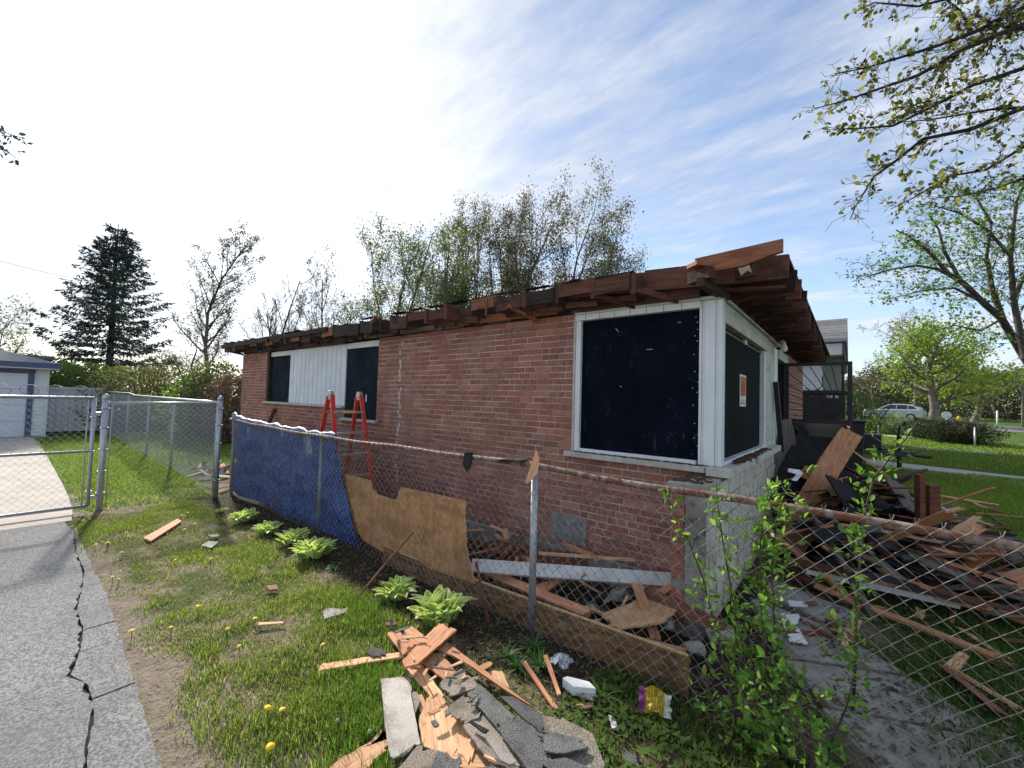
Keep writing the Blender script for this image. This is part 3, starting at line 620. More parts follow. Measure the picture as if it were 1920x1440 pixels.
# --- roof timbers: rafter tails along the side eave, blocking between, boards behind
def hp(name,p,q,w,h,mat,**k): return plank(name,p,q,w,h,mat,house,**k)
r3=random.Random(21)
tails=np.arange(-11.05,-.3,.4)
for i,x in enumerate(tails):
    far=x<-4.4; jx=r3.uniform(-.02,.02); dz=r3.uniform(-.012,.012)
    hp('rafter',(x+jx,1.6,2.86),(x+jx,-.335+r3.uniform(-.015,.03),2.765+dz),.042,.185,MT['rafter_dark'] if (far or i%3==0) else MT['rafter'])
    if i<len(tails)-1:
        k=r3.random(); zt=2.862+r3.uniform(-.045,.008); zb=zt-r3.uniform(.10,.19)
        if k>.06: hp('blocking',(x+.025,-.292-r3.uniform(0,.03),(zt+zb)/2),(x+.378,-.292-r3.uniform(0,.03),(zt+zb)/2+r3.uniform(-.02,.02)),.030,zt-zb,MT['rafter_dark'] if (far and k<.7) or k<.32 else (MT['rafter'] if k<.8 else MT['rafter_fresh']),up=(0,0,1))
        if r3.random()<.7: hp('torn_felt',(x+r3.uniform(0,.1),-.30+r3.uniform(-.05,.03),2.868),(x+r3.uniform(.25,.42),-.30+r3.uniform(-.05,.03),2.872),r3.uniform(.05,.12),.006,MT['tar'],jag=.03)
        if r3.random()<.4: hp('hanging_strip',(x+r3.uniform(.05,.3),-.335,2.80+r3.uniform(0,.05)),(x+r3.uniform(.05,.3),-.34,2.66-r3.uniform(0,.05)),.025,.01,MT['rafter_dark'] if r3.random()<.6 else MT['rafter_fresh'],jag=.02)
        if k<.75: hp('blocking',(x+.025,-.16,2.665+r3.uniform(0,.03)),(x+.378,-.15,2.665),.03,r3.uniform(.05,.1),MT['rafter'] if not far else MT['rafter_dark'])
        if k>.55: hp('soffit_board',(x+.02,-.02,2.645),(x+.385,-.02,2.645),.02,.04,MT['greywood'])
    if r3.random()<.35: hp('loose_strip',(x+.04,-.31,2.70),(x+.30,-.02,2.625),.03,.05,MT['rafter'] if not far else MT['rafter_dark'],jag=.01)
hp('top_plate',(HX0,.06,2.655),(-.1,.06,2.655),.10,.05,MT['rafter_dark']); hp('top_plate',(HX0,.10,2.74),(-.1,.10,2.74),.04,.12,MT['rafter_dark'])
hp('inner_board',(-9.5,-.06,2.66),(-7.9,-.06,2.655),.02,.10,MT['rafter_dark']); hp('inner_board',(-7.8,-.07,2.665),(-5.9,-.06,2.65),.02,.13,MT['rafter']); hp('inner_board',(-5.2,-.05,2.66),(-3.6,-.05,2.665),.02,.07,MT['greywood'])
hp('inner_board',(-3.2,-.08,2.68),(-1.6,-.06,2.68),.02,.09,MT['rafter_fresh']); hp('inner_board',(-1.3,-.07,2.69),(-.15,-.07,2.69),.025,.14,MT['rafter'])
hp('fascia_scrap',(-11.25,-.33,2.80),(-8.4,-.36,2.80),.03,.10,MT['rafter_dark']); hp('fascia_scrap',(-8.3,-.35,2.79),(-6.0,-.35,2.80),.03,.08,MT['rafter_dark'])
hp('hanging_strip',(-5.05,-.20,2.60),(-4.55,-.36,2.86),.05,.03,MT['rafter_fresh'],jag=.02)
hp('hanging_strip',(-2.05,-.34,2.72),(-1.9,-.03,2.60),.05,.03,MT['rafter_fresh'])
# corner: barge board with its cut end, hip rafter, stacked outlookers
b=MB(); zt=2.895; pf=[(-.12,2.745),(.22,2.755),(.40,2.80),(.475,2.815),(.475,zt+.01),(-.12,zt-.02)]
b.prism([(x-.0,0,z-2.8) for x,z in pf],(0,.04,0)); o=b.build('barge_board',MT['rafter_fresh'],house); o.location=(0,-.33,2.8)
hp('hip_rafter',(-.9,1.0,2.93),(.30,-.30,2.765),.045,.17,MT['rafter_dark']); hp('outlooker',(-.16,-.29,2.72),(.02,-.36,2.73),.10,.09,MT['rafter']); hp('outlooker',(-.06,-.40,2.66),(.02,.1,2.64),.06,.07,MT['rafter_dark']); hp('outlooker',(-.12,-.42,2.80),(.05,-.2,2.80),.12,.03,MT['rafter_fresh'])
for i,y in enumerate(np.arange(-.12,7.7,.40)):
    dz=r3.uniform(-.015,.015); ex=.50-max(0,y-1)*.012+r3.uniform(-.02,.02)
    hp('rafter',(-1.6,y,2.86),(ex,y+r3.uniform(-.02,.02),2.745+dz),.045,.175,MT['rafter_dark'] if i%3==1 else MT['rafter'])
    if r3.random()<.7: hp('lath',(-.05,y+.12,2.66+r3.uniform(-.02,.05)),(ex-.05,y+.2+r3.uniform(-.1,.1),2.69+r3.uniform(-.05,.05)),.06,.025,MT['rafter'])
    if r3.random()<.6: hp('lath',(.0,y+.3,2.64),(ex-.1,y+.26,2.70+r3.uniform(-.04,.02)),.035,.03,MT['rafter_dark'])
    if y<7.3: hp('blocking',(.01,y+.03,2.70),(.01,y+.37,2.70),.03,.14,MT['rafter'] if i%2 else MT['rafter_dark'])
for k,x in enumerate(np.arange(-.60,.46,.16)):
    hp('deck_board',(x+.05,-.10,2.875-.06*x),(x+.05,7.6,2.875-.06*x-.0),.152,.02,MT['rafter'],up=(0.06,0,1))
for k,y in enumerate(np.arange(.30,3.7,.17)):
    hp('deck_board',(-11.1,y,2.885+.06*y),(-.66,y,2.885+.06*y),.16,.02,MT['rafter'],up=(0,-.06,1))
dk=MB(); dk.prism([(-11.1,3.75,3.11),(-.66,3.75,3.11),(-.66,7.7,2.88),(-11.1,7.7,2.88)],(0,0,-.02)); dk.build('roof_sheathing',MT['rafter'],house)
# lamp under the front eave
lm=MB(); lm.lathe([(.0,.0),(.03,.0),(.03,-.05),(.02,-.07)],(.10,3.05,2.63),10); lm.build('lamp_holder',MT['white_dirty'],house)
lm=MB(); lm.lathe([(.018,0),(.03,-.05),(.045,-.09),(.03,-.13),(.0,-.14)],(.13,2.98,2.60),12); lm.build('lamp_bulb',MT['foam'],house,smooth=True)
# debris stuck against the front wall
hp('fallen_trim',(.06,3.45,1.0),(.03,3.0,2.05),.06,.04,MT['black'])
# ---------------------------------------------------------------- chain link fences
W_=.0825
def chain(name,parent,x0,x1,z0,z1,mat,off=None,rad=.0019,axis='X',fixed=0.,cell=W_,sides=4,knuckle=True,flip=1):
    """woven wires: each wire zig-zags over half a diamond and hooks into the next; off(s,z) pushes the fabric out of its plane"""
    b=MB(); hw=cell/2; hh=cell/2; n=int(round((x1-x0)/hw)); kz=int(round((z1-z0)/hh))
    for i in range(n):
        pts=[]
        for k in range(kz+1):
            side=(i+k)%2; s=x0+hw*(i+side)+(.0025 if side==0 else -.0025)*-1; z=z0+hh*k
            d=(.003 if side else -.003); o=(off(s,z) if off else 0)
            pts.append((s,o+d,z))
        if knuckle:
            s,o,z=pts[-1]; pts.append((s+(.006 if i%2 else -.006),o-.004,z+.022))
        if axis=='X': P=[(s,fixed+o,z) for s,o,z in pts]
        else: P=[(fixed+o,s,z) for s,o,z in pts]
        b.tube(P,rad,sides,0,False)
    return b.build(name,mat,parent)
def sag(x,z):
    """the fabric bulges at the foot where boards lean on it, and is slack everywhere"""
    o=.02*math.sin(x*1.7+.4)*math.sin(z*2.4+.5)+.012*math.sin(x*5.1+z*3)
    o-=.05*math.exp(-((x+1.6)/1.3)**2)*max(0,.7-z)
    o-=.10*math.exp(-((x-.5)/.9)**2)*max(0,.6-z)
    return o
FY=-1.2
rf=empty('rusty_fence',(-1.05,FY,0),label='old rusty chain link fence in front of the brick wall',cat='fence')
def fp(m,name,mat,**k):
    o=m.build(name,mat,rf,**k); o.location=(1.05,-FY,0); return o
railpts=[(-7.55,1.222),(-6.6,1.195),(-5.5,1.175),(-4.43,1.17),(-3.0,1.18),(-1.69,1.197),(-1.05,1.205),(-.5,1.19),(-.12,1.183),(.53,1.181),(1.05,1.183),(1.4,1.168),(2.2,1.18),(3.6,1.19)]
rl=lambda x: float(np.interp(x,[p[0] for p in railpts],[p[1] for p in railpts]))
m=MB(); m.tube([(x,FY,rl(x)+.006*math.sin(x*4)) for x in np.arange(-7.55,3.6,.12)],.021,10); fp(m,'top_rail',MT['rust_rail'],smooth=True)
for x,mt,r in ((-7.52,'galv_old',.026),(-4.40,'galv_old',.026),(-1.05,'galv',.028),(2.25,'galv_old',.028)):
    m=MB(); z=rl(x); m.tube([(x,FY+.05,-.15),(x,FY+.048,z-.01)],r,12); m.lathe([(r+.004,0),(r+.004,.02),(r*.8,.035),(.0,.04)],(x,FY+.048,z-.01),12); fp(m,'post',MT[mt],smooth=True)
    m=MB()
    for zz in (.25,.62,.98): m.tube([(x-.03,FY-.006,zz),(x-.036,FY+.05,zz+.004),(x,FY+.085,zz+.004),(x+.036,FY+.05,zz+.004),(x+.03,FY-.006,zz)],.002,4)
    fp(m,'tie_wire',MT['galv_old'])
def fo(x,z): return sag(x,z)-.026*sstep(.75,1.15,z)
m=MB(); o=chain('chain_link_mesh',rf,-7.5,3.5,-.03,1.2075,MT['rust_wire'],fo,.0022,fixed=FY); o.location=(1.05,-FY,0)
# silver boundary fence running back from the corner post
sf=empty('boundary_fence',(-7.29,-1.46,0),label='long silver chain link fence running back past the garage lawn',cat='fence')
def sp_(m,name,mat,par,org,**k):
    o=m.build(name,mat,par,**k); o.location=(-org[0],-org[1],-org[2]); return o
so_=(-7.29,-1.46,0)
yb=lambda x: -1.46+(x+7.29)*(-.0265)
m=MB(); m.tube([(x,yb(x),1.52+(.05 if x<-16 else 0)) for x in np.arange(-7.29,-24,-1.0)],.02,8); sp_(m,'top_rail',MT['galv'],sf,so_,smooth=True)
for i,x in enumerate((-10.65,-13.41,-16.66,-19.9,-23.0)):
    m=MB(); m.tube([(x,yb(x)+.04,-.1),(x,yb(x)+.04,1.5)],.026,8); sp_(m,'post',MT['galv'],sf,so_,smooth=True)
b=MB(); hw=W_/2; n=int(16/hw); kz=int(1.5/hw)
for i in range(n):
    P=[]
    for k in range(kz+1):
        s=-7.35-hw*(i+(i+k)%2); P.append((s,yb(s)+(.003 if k%2 else -.003),.03+hw*k))
    b.tube(P,.0021,3,0,False)
sp_(b,'chain_link_mesh',MT['galv'],sf,so_)
# short cross panel between corner post and gate post
cf=empty('cross_fence',(-7.28,-1.46,0),label='short silver chain link panel between corner post and gate',cat='fence'); co_=(-7.28,-1.46,0)
for y,z in ((-1.46,1.56),(-2.83,1.55)):
    m=MB(); m.tube([(-7.25,y,-.15),(-7.25,y,z)],.038,14); m.lathe([(.042,0),(.042,.03),(.03,.055),(.012,.07),(0,.075)],(-7.25,y,z),14); sp_(m,'post',MT['galv'],cf,co_,smooth=True)
    m=MB()
    for zz in (.25,.55,.85,1.15,1.42): m.tube([(-7.25+.044*math.cos(a),y+.044*math.sin(a),zz) for a in np.linspace(0,6.28,13)],.006,5)
    m.tube([(-7.21,y+(.06 if y<-2 else -.06),.05),(-7.21,y+(.06 if y<-2 else -.06),1.5)],.007,6); sp_(m,'tension_band',MT['galv'],cf,co_,smooth=True)
m=MB(); m.tube([(-7.25,-2.79,1.50),(-7.25,-1.50,1.505)],.02,10); sp_(m,'top_rail',MT['galv'],cf,co_,smooth=True)
o=chain('chain_link_mesh',cf,-2.77,-1.52,.02,1.49,MT['galv'],None,.0022,'Y',-7.215); o.location=(7.28,1.46,0)
# gate
gt=empty('gate',(-7.2,-2.92,0),label='silver chain link gate across the concrete drive',cat='gate'); go_=(-7.2,-2.92,0)
m=MB(); m.tube([(-7.2,-2.95,.1),(-7.2,-2.95,1.56)],.022,10); m.tube([(-7.2,-2.95,1.56),(-7.2,-6.4,1.56)],.022,10); m.tube([(-7.2,-2.95,.1),(-7.2,-6.4,.1)],.022,10); m.tube([(-7.2,-2.95,.84),(-7.2,-6.4,.84)],.018,10); m.tube([(-7.2,-6.4,.1),(-7.2,-6.4,1.56)],.022,10); sp_(m,'gate_frame',MT['galv'],gt,go_,smooth=True)
m=MB(); m.tube([(-7.18,-3.01,.12),(-7.18,-3.01,1.54)],.007,6)
for zz in (.3,.84,1.3): m.tube([(-7.2+.03*math.cos(a),-2.95+.03*math.sin(a),zz) for a in np.linspace(0,6.28,11)],.006,5)
sp_(m,'tension_bar',MT['galv'],gt,go_,smooth=True)
for zz in (.22,1.36):
    m=MB(); m.tube([(-7.2,-2.95,zz),(-7.22,-2.9,zz),(-7.24,-2.86,zz)],.014,8); m.box((-7.225,-2.925,zz-.04),(-7.195,-2.885,zz+.0)); sp_(m,'hinge',MT['galv'],gt,go_)
m=MB()
for i in range(14):
    y=-3.1-i*.23; c=[(-7.2,y+.10*math.cos(a)*(1-a/9),1.66+.085*math.sin(a)*(1-a/9)-.01) for a in np.linspace(-1.6,5.2,16)]
    m.tube([(-7.2,y-.12,1.57)]+c,.0045,5)
sp_(m,'scroll_top',MT['galv_old'],gt,go_)
o=chain('chain_link_mesh',gt,-6.38,-3.0,.12,1.55,MT['galv'],None,.0022,'Y',-7.19); o.location=(7.2,2.92,0)
# ---------------------------------------------------------------- blue tarp over the fence
def tarpm():
    t=NT('blue tarpaulin'); co=t.coords('Object'); a=t.noise(co,5,5,.6,.6); b=t.noise(t.coords('Object',(1,1,1),(.3,.4,.5)),22,4,.6,.5)
    col=t.mix(t.ramp(a,.38,.66),(.010,.036,.165),(.028,.080,.31)); col=t.mix(t.ramp(b,.55,.75,0,.75),col,(.15,.26,.55)); col=t.mix(t.ramp(t.noise(t.coords('Object',(1,1,1),(.8,.2,.1)),30,5,.7,1.6),.56,.66,0,.6),col,(.22,.34,.62))  # pale blue blotches paint the sheen of the wrinkles into the colour
    cr_=t.vor(t.coords('Object',(1,1,.7)),16,'SMOOTH_F1'); t.bump(t.math('ADD',t.math('MULTIPLY',a,1.2),t.math('ADD',t.math('MULTIPLY',b,.7),cr_)),1.0,.03); return t.done(col,.36,0,.35)
MT['tarp']=tarpm(); MT['tarp_top']=simple('faded tarpaulin fold',(.13,.21,.34),(.05,.11,.26),4,.5,bump=.6,bscale=14,rv=0,dirt=(.26,.32,.38),dthr=(.5,.62))
tp=empty('blue_tarp',(-5.6,-1.15,0),label='crumpled blue tarpaulin draped over the rusty fence rail',cat='tarp')
def tarp_pt(u,v):
    zt=1.0; x=-7.49+u*(3.44+.62*(1-v)**1.5); z=-.01+v*(rl(x)+.02)
    y=-1.15+.010*math.sin(u*31+v*4)+.045*mnoise.noise(Vector((u*4+v*3,v*6-u*5,7)))*math.sin(v*3.1)+.02*mnoise.noise(Vector((u*9,v*5,1)))+.05*(1-v)**2*mnoise.noise(Vector((u*5,v*3,9)))
    return (x,y,z)
nu,nv=70,30; m=MB(); vs=[tarp_pt(i/nu,j/nv) for j in range(nv+1) for i in range(nu+1)]
m.add(vs,[(j*(nu+1)+i,j*(nu+1)+i+1,(j+1)*(nu+1)+i+1,(j+1)*(nu+1)+i) for j in range(nv) for i in range(nu)]); o=m.build('sheet',MT['tarp'],tp,smooth=True); o.location=(5.6,1.15,0)
m=MB(); vs=[]; nu=60; prof=[(-.012,-.03),(-.02,-.005),(-.018,.03),(.0,.048),(.03,.038),(.045,.005),(.045,-.10),(.05,-.3)]
for i in range(nu+1):
    u=i/nu; x=-7.56+u*3.5; k=1+1.1*mnoise.noise(Vector((u*13,2,2)))-.35*u
    for j,(dy,dz) in enumerate(prof):
        n_=mnoise.noise(Vector((u*26,j*1.1,5)))
        vs.append((x,FY+.03+dy*k+.02*n_,rl(x)+.02+dz*(k if dz>0 else 1)+.018*n_+(.05*math.exp(-((u-.02)/.05)**2) if j in(2,3,4) else 0)))
p_=len(prof); m.add(vs,[(i*p_+j,(i+1)*p_+j,(i+1)*p_+j+1,i*p_+j+1) for i in range(nu) for j in range(p_-1)]); o=m.build('folded_top',MT['tarp_top'],tp,smooth=True); o.location=(5.6,1.15,0)
# ---------------------------------------------------------------- boards leaning inside the fence
def thing(o,label,cat,group=None): return tag(o,label,cat,group)
pb=[(-4.10,-1.10,.74),(-3.38,-1.10,.745),(-3.33,-1.1,.66),(-3.22,-1.1,.61),(-2.98,-1.1,.60),(-2.86,-1.1,.62),(-2.84,-1.10,.70),(-2.82,-1.1,.755),(-1.88,-1.08,.77),(-1.80,-1.13,.40),(-1.66,-1.15,.115),(-2.2,-1.14,.08),(-2.73,-1.13,.05),(-3.02,-1.13,.035),(-3.4,-1.12,.06),(-3.72,-1.11,.20),(-3.9,-1.105,.34),(-4.05,-1.10,.5)]
o=slab('strand_board',pb,.012,MT['osb'],None,jag=.004,seed=4,edge=MT['osb_edge'],grain=(1,0,0)); thing(o,'tan sheet of strand board with a notched hole leaning inside the fence','board')
o=plank('strand_board',(-3.0,-1.155,-.01),(.10,-1.12,.075),.225,.014,MT['osb_dark'],None,up=(0,-1,.22),jag=.008); thing(o,'long dark strip of wet strand board standing along the fence foot','board')
o=plank('edge_strip',(-2.72,-1.13,.105),(.085,-1.10,.185),.013,.012,MT['osb_edge'],None,up=(0,0,1)); o.parent=None; thing(o,'thin pale batten along the top edge of the dark board','batten')
# ---------------------------------------------------------------- red ladder
ld=empty('step_ladder',(-4.75,-.62,0),label='red folding step ladder standing open by the side window',cat='ladder')
AP=1.70
for y in (-.86,-.42):
    for s in (-1,1):
        m=MB(); a=(-4.80+s*.045,y,AP); q=(-4.80+s*.47,y+(-.05 if y<-.6 else .05),0); m.beam(a,q,.062,.030,up=(1,0,0)); o=m.build('side_rail',MT['red'],ld,bevel=.006); o.location=(4.75,.62,0)
    m=MB(); m.tube([(-4.80,y-.028,AP+.01),(-4.80,y+.028,AP+.01)],   .048,14); m.box((-4.84,y-.02,AP-.07),(-4.74,y+.02,AP)); o=m.build('hinge',MT['alu'],ld,bevel=.004); o.location=(4.75,.62,0)
for s in (-1,1):
    for k,z in enumerate((1.46,1.17,.88,.59,.30)):
        x=-4.80+s*(.045+.425*(AP-z)/AP); w=.05*(AP-z)/AP; m=MB(); m.box((x-.03,-.86-w,z-.016),(x+.03,-.42+w,z+.016)); o=m.build('rung',MT['alu'],ld,bevel=.004); o.location=(4.75,.62,0)
        if k==0 and s==1:
            m=MB(); m.box((x+.0305,-.74,z-.012),(x+.0325,-.56,z+.012)); o=m.build('warning_sticker',MT['yellow'],ld); o.location=(4.75,.62,0)
for y in (-.895,-.385):
    m=MB(); m.box((-4.99,y-.02,1.10),(-4.61,y+.02,1.22)) if False else m.box((-4.71,y-.016,1.08),(-4.64,y+.016,1.20)); o=m.build('lock_plate',MT['alu'],ld,bevel=.004); o.location=(4.75,.62,0)
# rusty rod leaning on the fence, dark bar beside it
m=MB(); a=(-2.286,-1.931,0); q=(-2.42,-1.225,.40); m.tube([a,((a[0]+q[0])/2,(a[1]+q[1])/2-.01,.205),q],.009,8); thing(m.build('steel_rod',MT['rust_rod'],smooth=True),'thin rusty rod leaning from the bed against the fence','rod')
m=MB(); m.beam((-1.36,-1.30,-.05),(-1.62,-1.18,.32),.012,.035); thing(m.build('iron_bar',MT['darkplank']),'dark rusty stake at the foot of the fence beside the hosta','stake')
m=MB(); m.beam((-8.55,-.25,.9),(-8.75,-.02,1.36),.05,.05); thing(m.build('pry_bar',MT['rafter_dark']),'dark stick leaning on the brick wall behind the tarp','stick')
# shingle scraps caught on the rail
def onrail(x): return (x,FY,rl(x)+.022)
x=-1.70; m=MB(); m.prism([(x-.045,FY-.03,1.235),(x+.055,FY-.03,1.245),(x+.05,FY-.045,1.12),(x+.01,FY-.05,1.075),(x-.05,FY-.045,1.13)],(0,-.008,0)); thing(m.build('felt_scrap',MT['tar']),'black scrap of roofing felt hanging over the fence rail','roofing scrap')
m=MB(); m.prism([(-1.36,FY-.07,1.20),(-1.28,FY-.10,1.235),(-1.12,FY-.08,1.24),(-1.09,FY-.03,1.245),(-1.12,FY+.06,1.25),(-1.33,FY+.06,1.235)],(0,0,-.008)); thing(m.build('shingle_scrap',MT['tar']),'curled dark shingle lying on the rail beside the silver post','roofing scrap')
o=slab('wood_splinter',[(-.985,FY-.045,1.335),(-.945,FY-.05,1.27),(-.955,FY-.06,1.16),(-1.03,FY-.065,1.08),(-1.065,FY-.06,1.075),(-1.03,FY-.05,1.19)],.008,MT['fir'],None,jag=.004,grain=(.4,0,1)); thing(o,'orange splinter of sheathing stuck on the fence by the silver post','splinter')
# wrought iron security door, standing open
sd_=empty('security_door',(0,4.3,0),label='black iron security door with a sunburst grille standing open',cat='door'); do_=(0,4.3,0)
Wd=.86; m=MB(); Y_=4.3
for a,b in (((.03,Y_,.35),(.03,Y_,2.42)),((Wd-.03,Y_,.35),(Wd-.03,Y_,2.42))): m.beam(a,b,.06,.035,up=(0,1,0))
for z in (2.40,1.50,1.24,.38): m.beam((.0,Y_,z),(Wd,Y_,z),.03,.055)
o=m.build('door_frame',MT['black'],sd_,bevel=.003); o.location=(0,-4.3,0)
cx,cz=Wd-.10,1.56
for i,a in enumerate(np.linspace(math.radians(92),math.radians(178),11)):
    m=MB(); dx,dz=math.cos(a),math.sin(a); t=min((2.38-cz)/max(dz,1e-3),(cx-.05)/max(-dx,1e-3)); m.tube([(cx+dx*.1,Y_,cz+dz*.1),(cx+dx*t,Y_,cz+dz*t)],.0065,6); o=m.build('bar',MT['black'],sd_); o.location=(0,-4.3,0)
for a in range(7):
    m=MB(); x=.10+a*.10; m.tube([(x,Y_,.40),(x,Y_,1.22)],.0065,6); o=m.build('bar',MT['black'],sd_); o.location=(0,-4.3,0)
m=MB(); m.tube([(cx-.1*math.cos(t),Y_,cz+.1*math.sin(t)) for t in np.linspace(-.2,1.7,9)],.009,6); m.tube([(.28,Y_,2.02),(.36,Y_,1.97),(.45,Y_,2.0),(.50,Y_,2.08),(.49,Y_,2.2)],.007,6); o=m.build('hoop',MT['black'],sd_); o.location=(0,-4.3,0)
m=MB(); m.box((.04,Y_-.004,1.27),(Wd-.05,Y_+.004,1.47)); o=m.build('glass_panel',simple('dark glass',(.035,.045,.055),rough=.1,bump=0,spec=.6),sd_); o.location=(0,-4.3,0)
for z in (1.30,1.43):
    m=MB(); m.lathe([(.0,-.03),(.028,-.03),(.034,-.01),(.03,.015),(.0,.03)],(0,0,0),12); o=m.build('knob',MT['brass'],sd_,smooth=True); o.matrix_local=Matrix.Translation((Wd-.06,-.035,z))@Matrix.Rotation(1.57,4,'X')
# ---------------------------------------------------------------- fallen boards and shingles in the foreground
def bd(name,pts,th,mat,label,cat,group=None,**k):
    o=slab(name,pts,th,MT[mat],None,**k); return tag(o,label,cat,group)
PW=dict(group='torn boards in the foreground heap')
bd('sheathing_board',[(-1.667,-2.017,0.05),(-1.616,-1.841,0.05),(-1.247,-1.931,0.09),(-1.373,-2.091,0.05)],.012,'sheath','torn orange sheathing piece with a knot hole at the head of the near heap','board',**PW,jag=.008,seed=1)
bd('sheathing_board',[(-1.423,-1.76,0.105),(-1.263,-1.736,0.105),(-1.166,-2.15,0.105),(-1.202,-2.216,0.105),(-1.26,-2.185,0.105)],.012,'sheath','short plank lying crosswise over the head of the near heap','board',**PW,jag=.008,seed=2)
bd('sheathing_board',[(-1.341,-1.927,0.07),(-1.263,-1.832,0.07),(-0.464,-1.932,0.07),(-0.642,-1.931,0.07),(-1.016,-1.905,0.07)],.012,'sheath','long orange plank running down the fence side of the near heap','board',**PW,jag=.005,seed=3)
bd('sheathing_board',[(-1.279,-2.059,0.06),(-1.212,-1.924,0.06),(-0.987,-1.995,0.06),(-0.745,-2.081,0.06),(-0.927,-2.098,0.06)],.012,'sheath','split orange plank in the middle of the near heap','board',**PW,jag=.012,seed=4)
bd('pale_lath',[(-1.707,-2.468,0.03),(-1.433,-2.045,0.03),(-1.383,-2.07,0.03),(-1.652,-2.502,0.03)],.014,'fir','long pale lath sticking out over the grass from the near heap','lath',jag=.012,seed=5)
bd('sheathing_board',[(-1.282,-2.146,0.04),(-1.258,-2.054,0.04),(-0.916,-2.159,0.04),(-0.886,-2.232,0.04)],.010,'fir','narrow pale plank under the orange planks of the near heap','board',**PW,jag=.012,seed=6)
bd('sheathing_board',[(-0.894,-2.348,0.05),(-0.837,-2.207,0.05),(-0.692,-2.238,0.06),(-0.512,-2.304,0.06),(-0.574,-2.416,0.05),(-0.736,-2.462,0.05)],.012,'fir','broad splintered sheathing sheet below the shingles of the near heap','board',**PW,jag=.02,seed=7)
bd('sheathing_board',[(-0.972,-2.804,0.03),(-0.958,-2.605,0.03),(-0.973,-2.505,0.03),(-0.869,-2.54,0.03),(-0.833,-2.683,0.03),(-0.837,-2.808,0.03)],.012,'fir','splintered plank pointing out over the grass beside the pale shingle strip','board',**PW,jag=.03,seed=8)
bd('sheathing_board',[(-1.033,-2.26,0.05),(-0.886,-2.186,0.05),(-0.814,-2.228,0.05),(-0.871,-2.353,0.05)],.010,'fir','small ripped sheathing piece beside the pale shingle strip','board',**PW,jag=.015,seed=9)
bd('sheathing_board',[(-0.593,-2.354,0.05),(-0.383,-2.211,0.05),(-0.367,-2.446,0.05),(-0.522,-2.548,0.05)],.012,'fir','pale plank end poking out at the bottom of the near heap','board',**PW,jag=.02,seed=10)
bd('sheathing_board',[(-0.84,-1.877,0.06),(-0.788,-1.804,0.06),(-0.67,-1.881,0.05),(-0.736,-1.899,0.06)],.010,'fir','small orange offcut on the fence side of the near heap','board',**PW,jag=.01,seed=12)
bd('sheathing_board',[(-0.249,-1.879,0.05),(-0.198,-1.862,0.05),(-0.132,-1.889,0.05),(-0.155,-1.922,0.05)],.01,'fir','pale wood edge under the outermost curled shingle','board',**PW,jag=.01,seed=13)
SG=dict(group='roof shingles in the foreground heap')
bd('shingle',[(-1.286,-2.317,0.05),(-1.201,-2.222,0.05),(-1.115,-2.226,0.05),(-0.998,-2.321,0.08),(-0.715,-2.486,0.08),(-0.747,-2.551,0.05),(-0.775,-2.606,0.05),(-0.953,-2.514,0.05)],.007,'sh_pale','long pale folded shingle strip lying on the grass side of the heap','shingle',**SG,jag=.004,seed=1,bump=.012)
bd('shingle',[(-1.03,-2.296,0.07),(-1.01,-2.268,0.07),(-0.954,-2.295,0.07),(-0.889,-2.381,0.07)],.006,'sh_brown','small brown shingle flap beside the pale strip','shingle',**SG,jag=.005,seed=2)
bd('shingle',[(-0.954,-2.16,0.105),(-0.938,-2.001,0.105),(-0.784,-2.039,0.105),(-0.747,-2.047,0.105),(-0.811,-2.188,0.105),(-0.877,-2.197,0.105)],.007,'sh_brown','pale brown shingle at the head of the shingle heap','shingle',**SG,jag=.006,seed=3,bump=.006)
bd('shingle',[(-0.768,-2.29,0.1),(-0.776,-2.142,0.1),(-0.714,-2.131,0.1),(-0.597,-2.198,0.11),(-0.626,-2.289,0.1)],.008,'sh_brown','brown shingle tab with a ragged lower edge','shingle',**SG,jag=.008,seed=4)
bd('shingle',[(-0.749,-2.146,0.12),(-0.747,-2.048,0.12),(-0.45,-2.106,0.12),(-0.466,-2.219,0.12)],.009,'sh_dark','dark shingle beside the brown tabs of the heap','shingle',**SG,jag=.008,seed=5)
bd('shingle',[(-0.611,-2.032,0.11),(-0.557,-1.99,0.11),(-0.358,-1.988,0.11),(-0.307,-2.088,0.11),(-0.428,-2.073,0.11)],.009,'sh_dark','long dark shingle along the fence side of the heap','shingle',**SG,jag=.006,seed=6)
bd('shingle',[(-0.625,-2.297,0.1),(-0.598,-2.18,0.1),(-0.442,-2.202,0.1),(-0.249,-2.286,0.1),(-0.337,-2.38,0.1)],.008,'sh_brown','brown and grey shingle in the middle of the heap','shingle',**SG,jag=.006,seed=7)
bd('shingle',[(-0.465,-2.227,0.13),(-0.435,-2.101,0.13),(-0.277,-2.114,0.13),(-0.155,-2.216,0.13),(-0.169,-2.331,0.13),(-0.314,-2.281,0.13)],.009,'sh_dark','broad dark shingle over the middle of the heap','shingle',**SG,jag=.008,seed=8)
bd('shingle',[(-0.354,-2.003,0.12),(-0.242,-1.961,0.12),(-0.101,-1.96,0.12),(0.02,-2.066,0.12),(0.019,-2.184,0.12),(-0.157,-2.238,0.12),(-0.288,-2.089,0.12)],.008,'sh_brown','large curled brown shingle at the outer end of the heap','shingle',**SG,jag=.006,seed=9,bump=.02)
bd('shingle',[(-0.277,-2.115,0.145),(-0.112,-2.033,0.145),(-0.08,-2.071,0.145),(-0.13,-2.153,0.145),(-0.208,-2.206,0.145)],.008,'sh_dark','grey torn shingle lying on the curled brown one','shingle',**SG,jag=.010,seed=10)
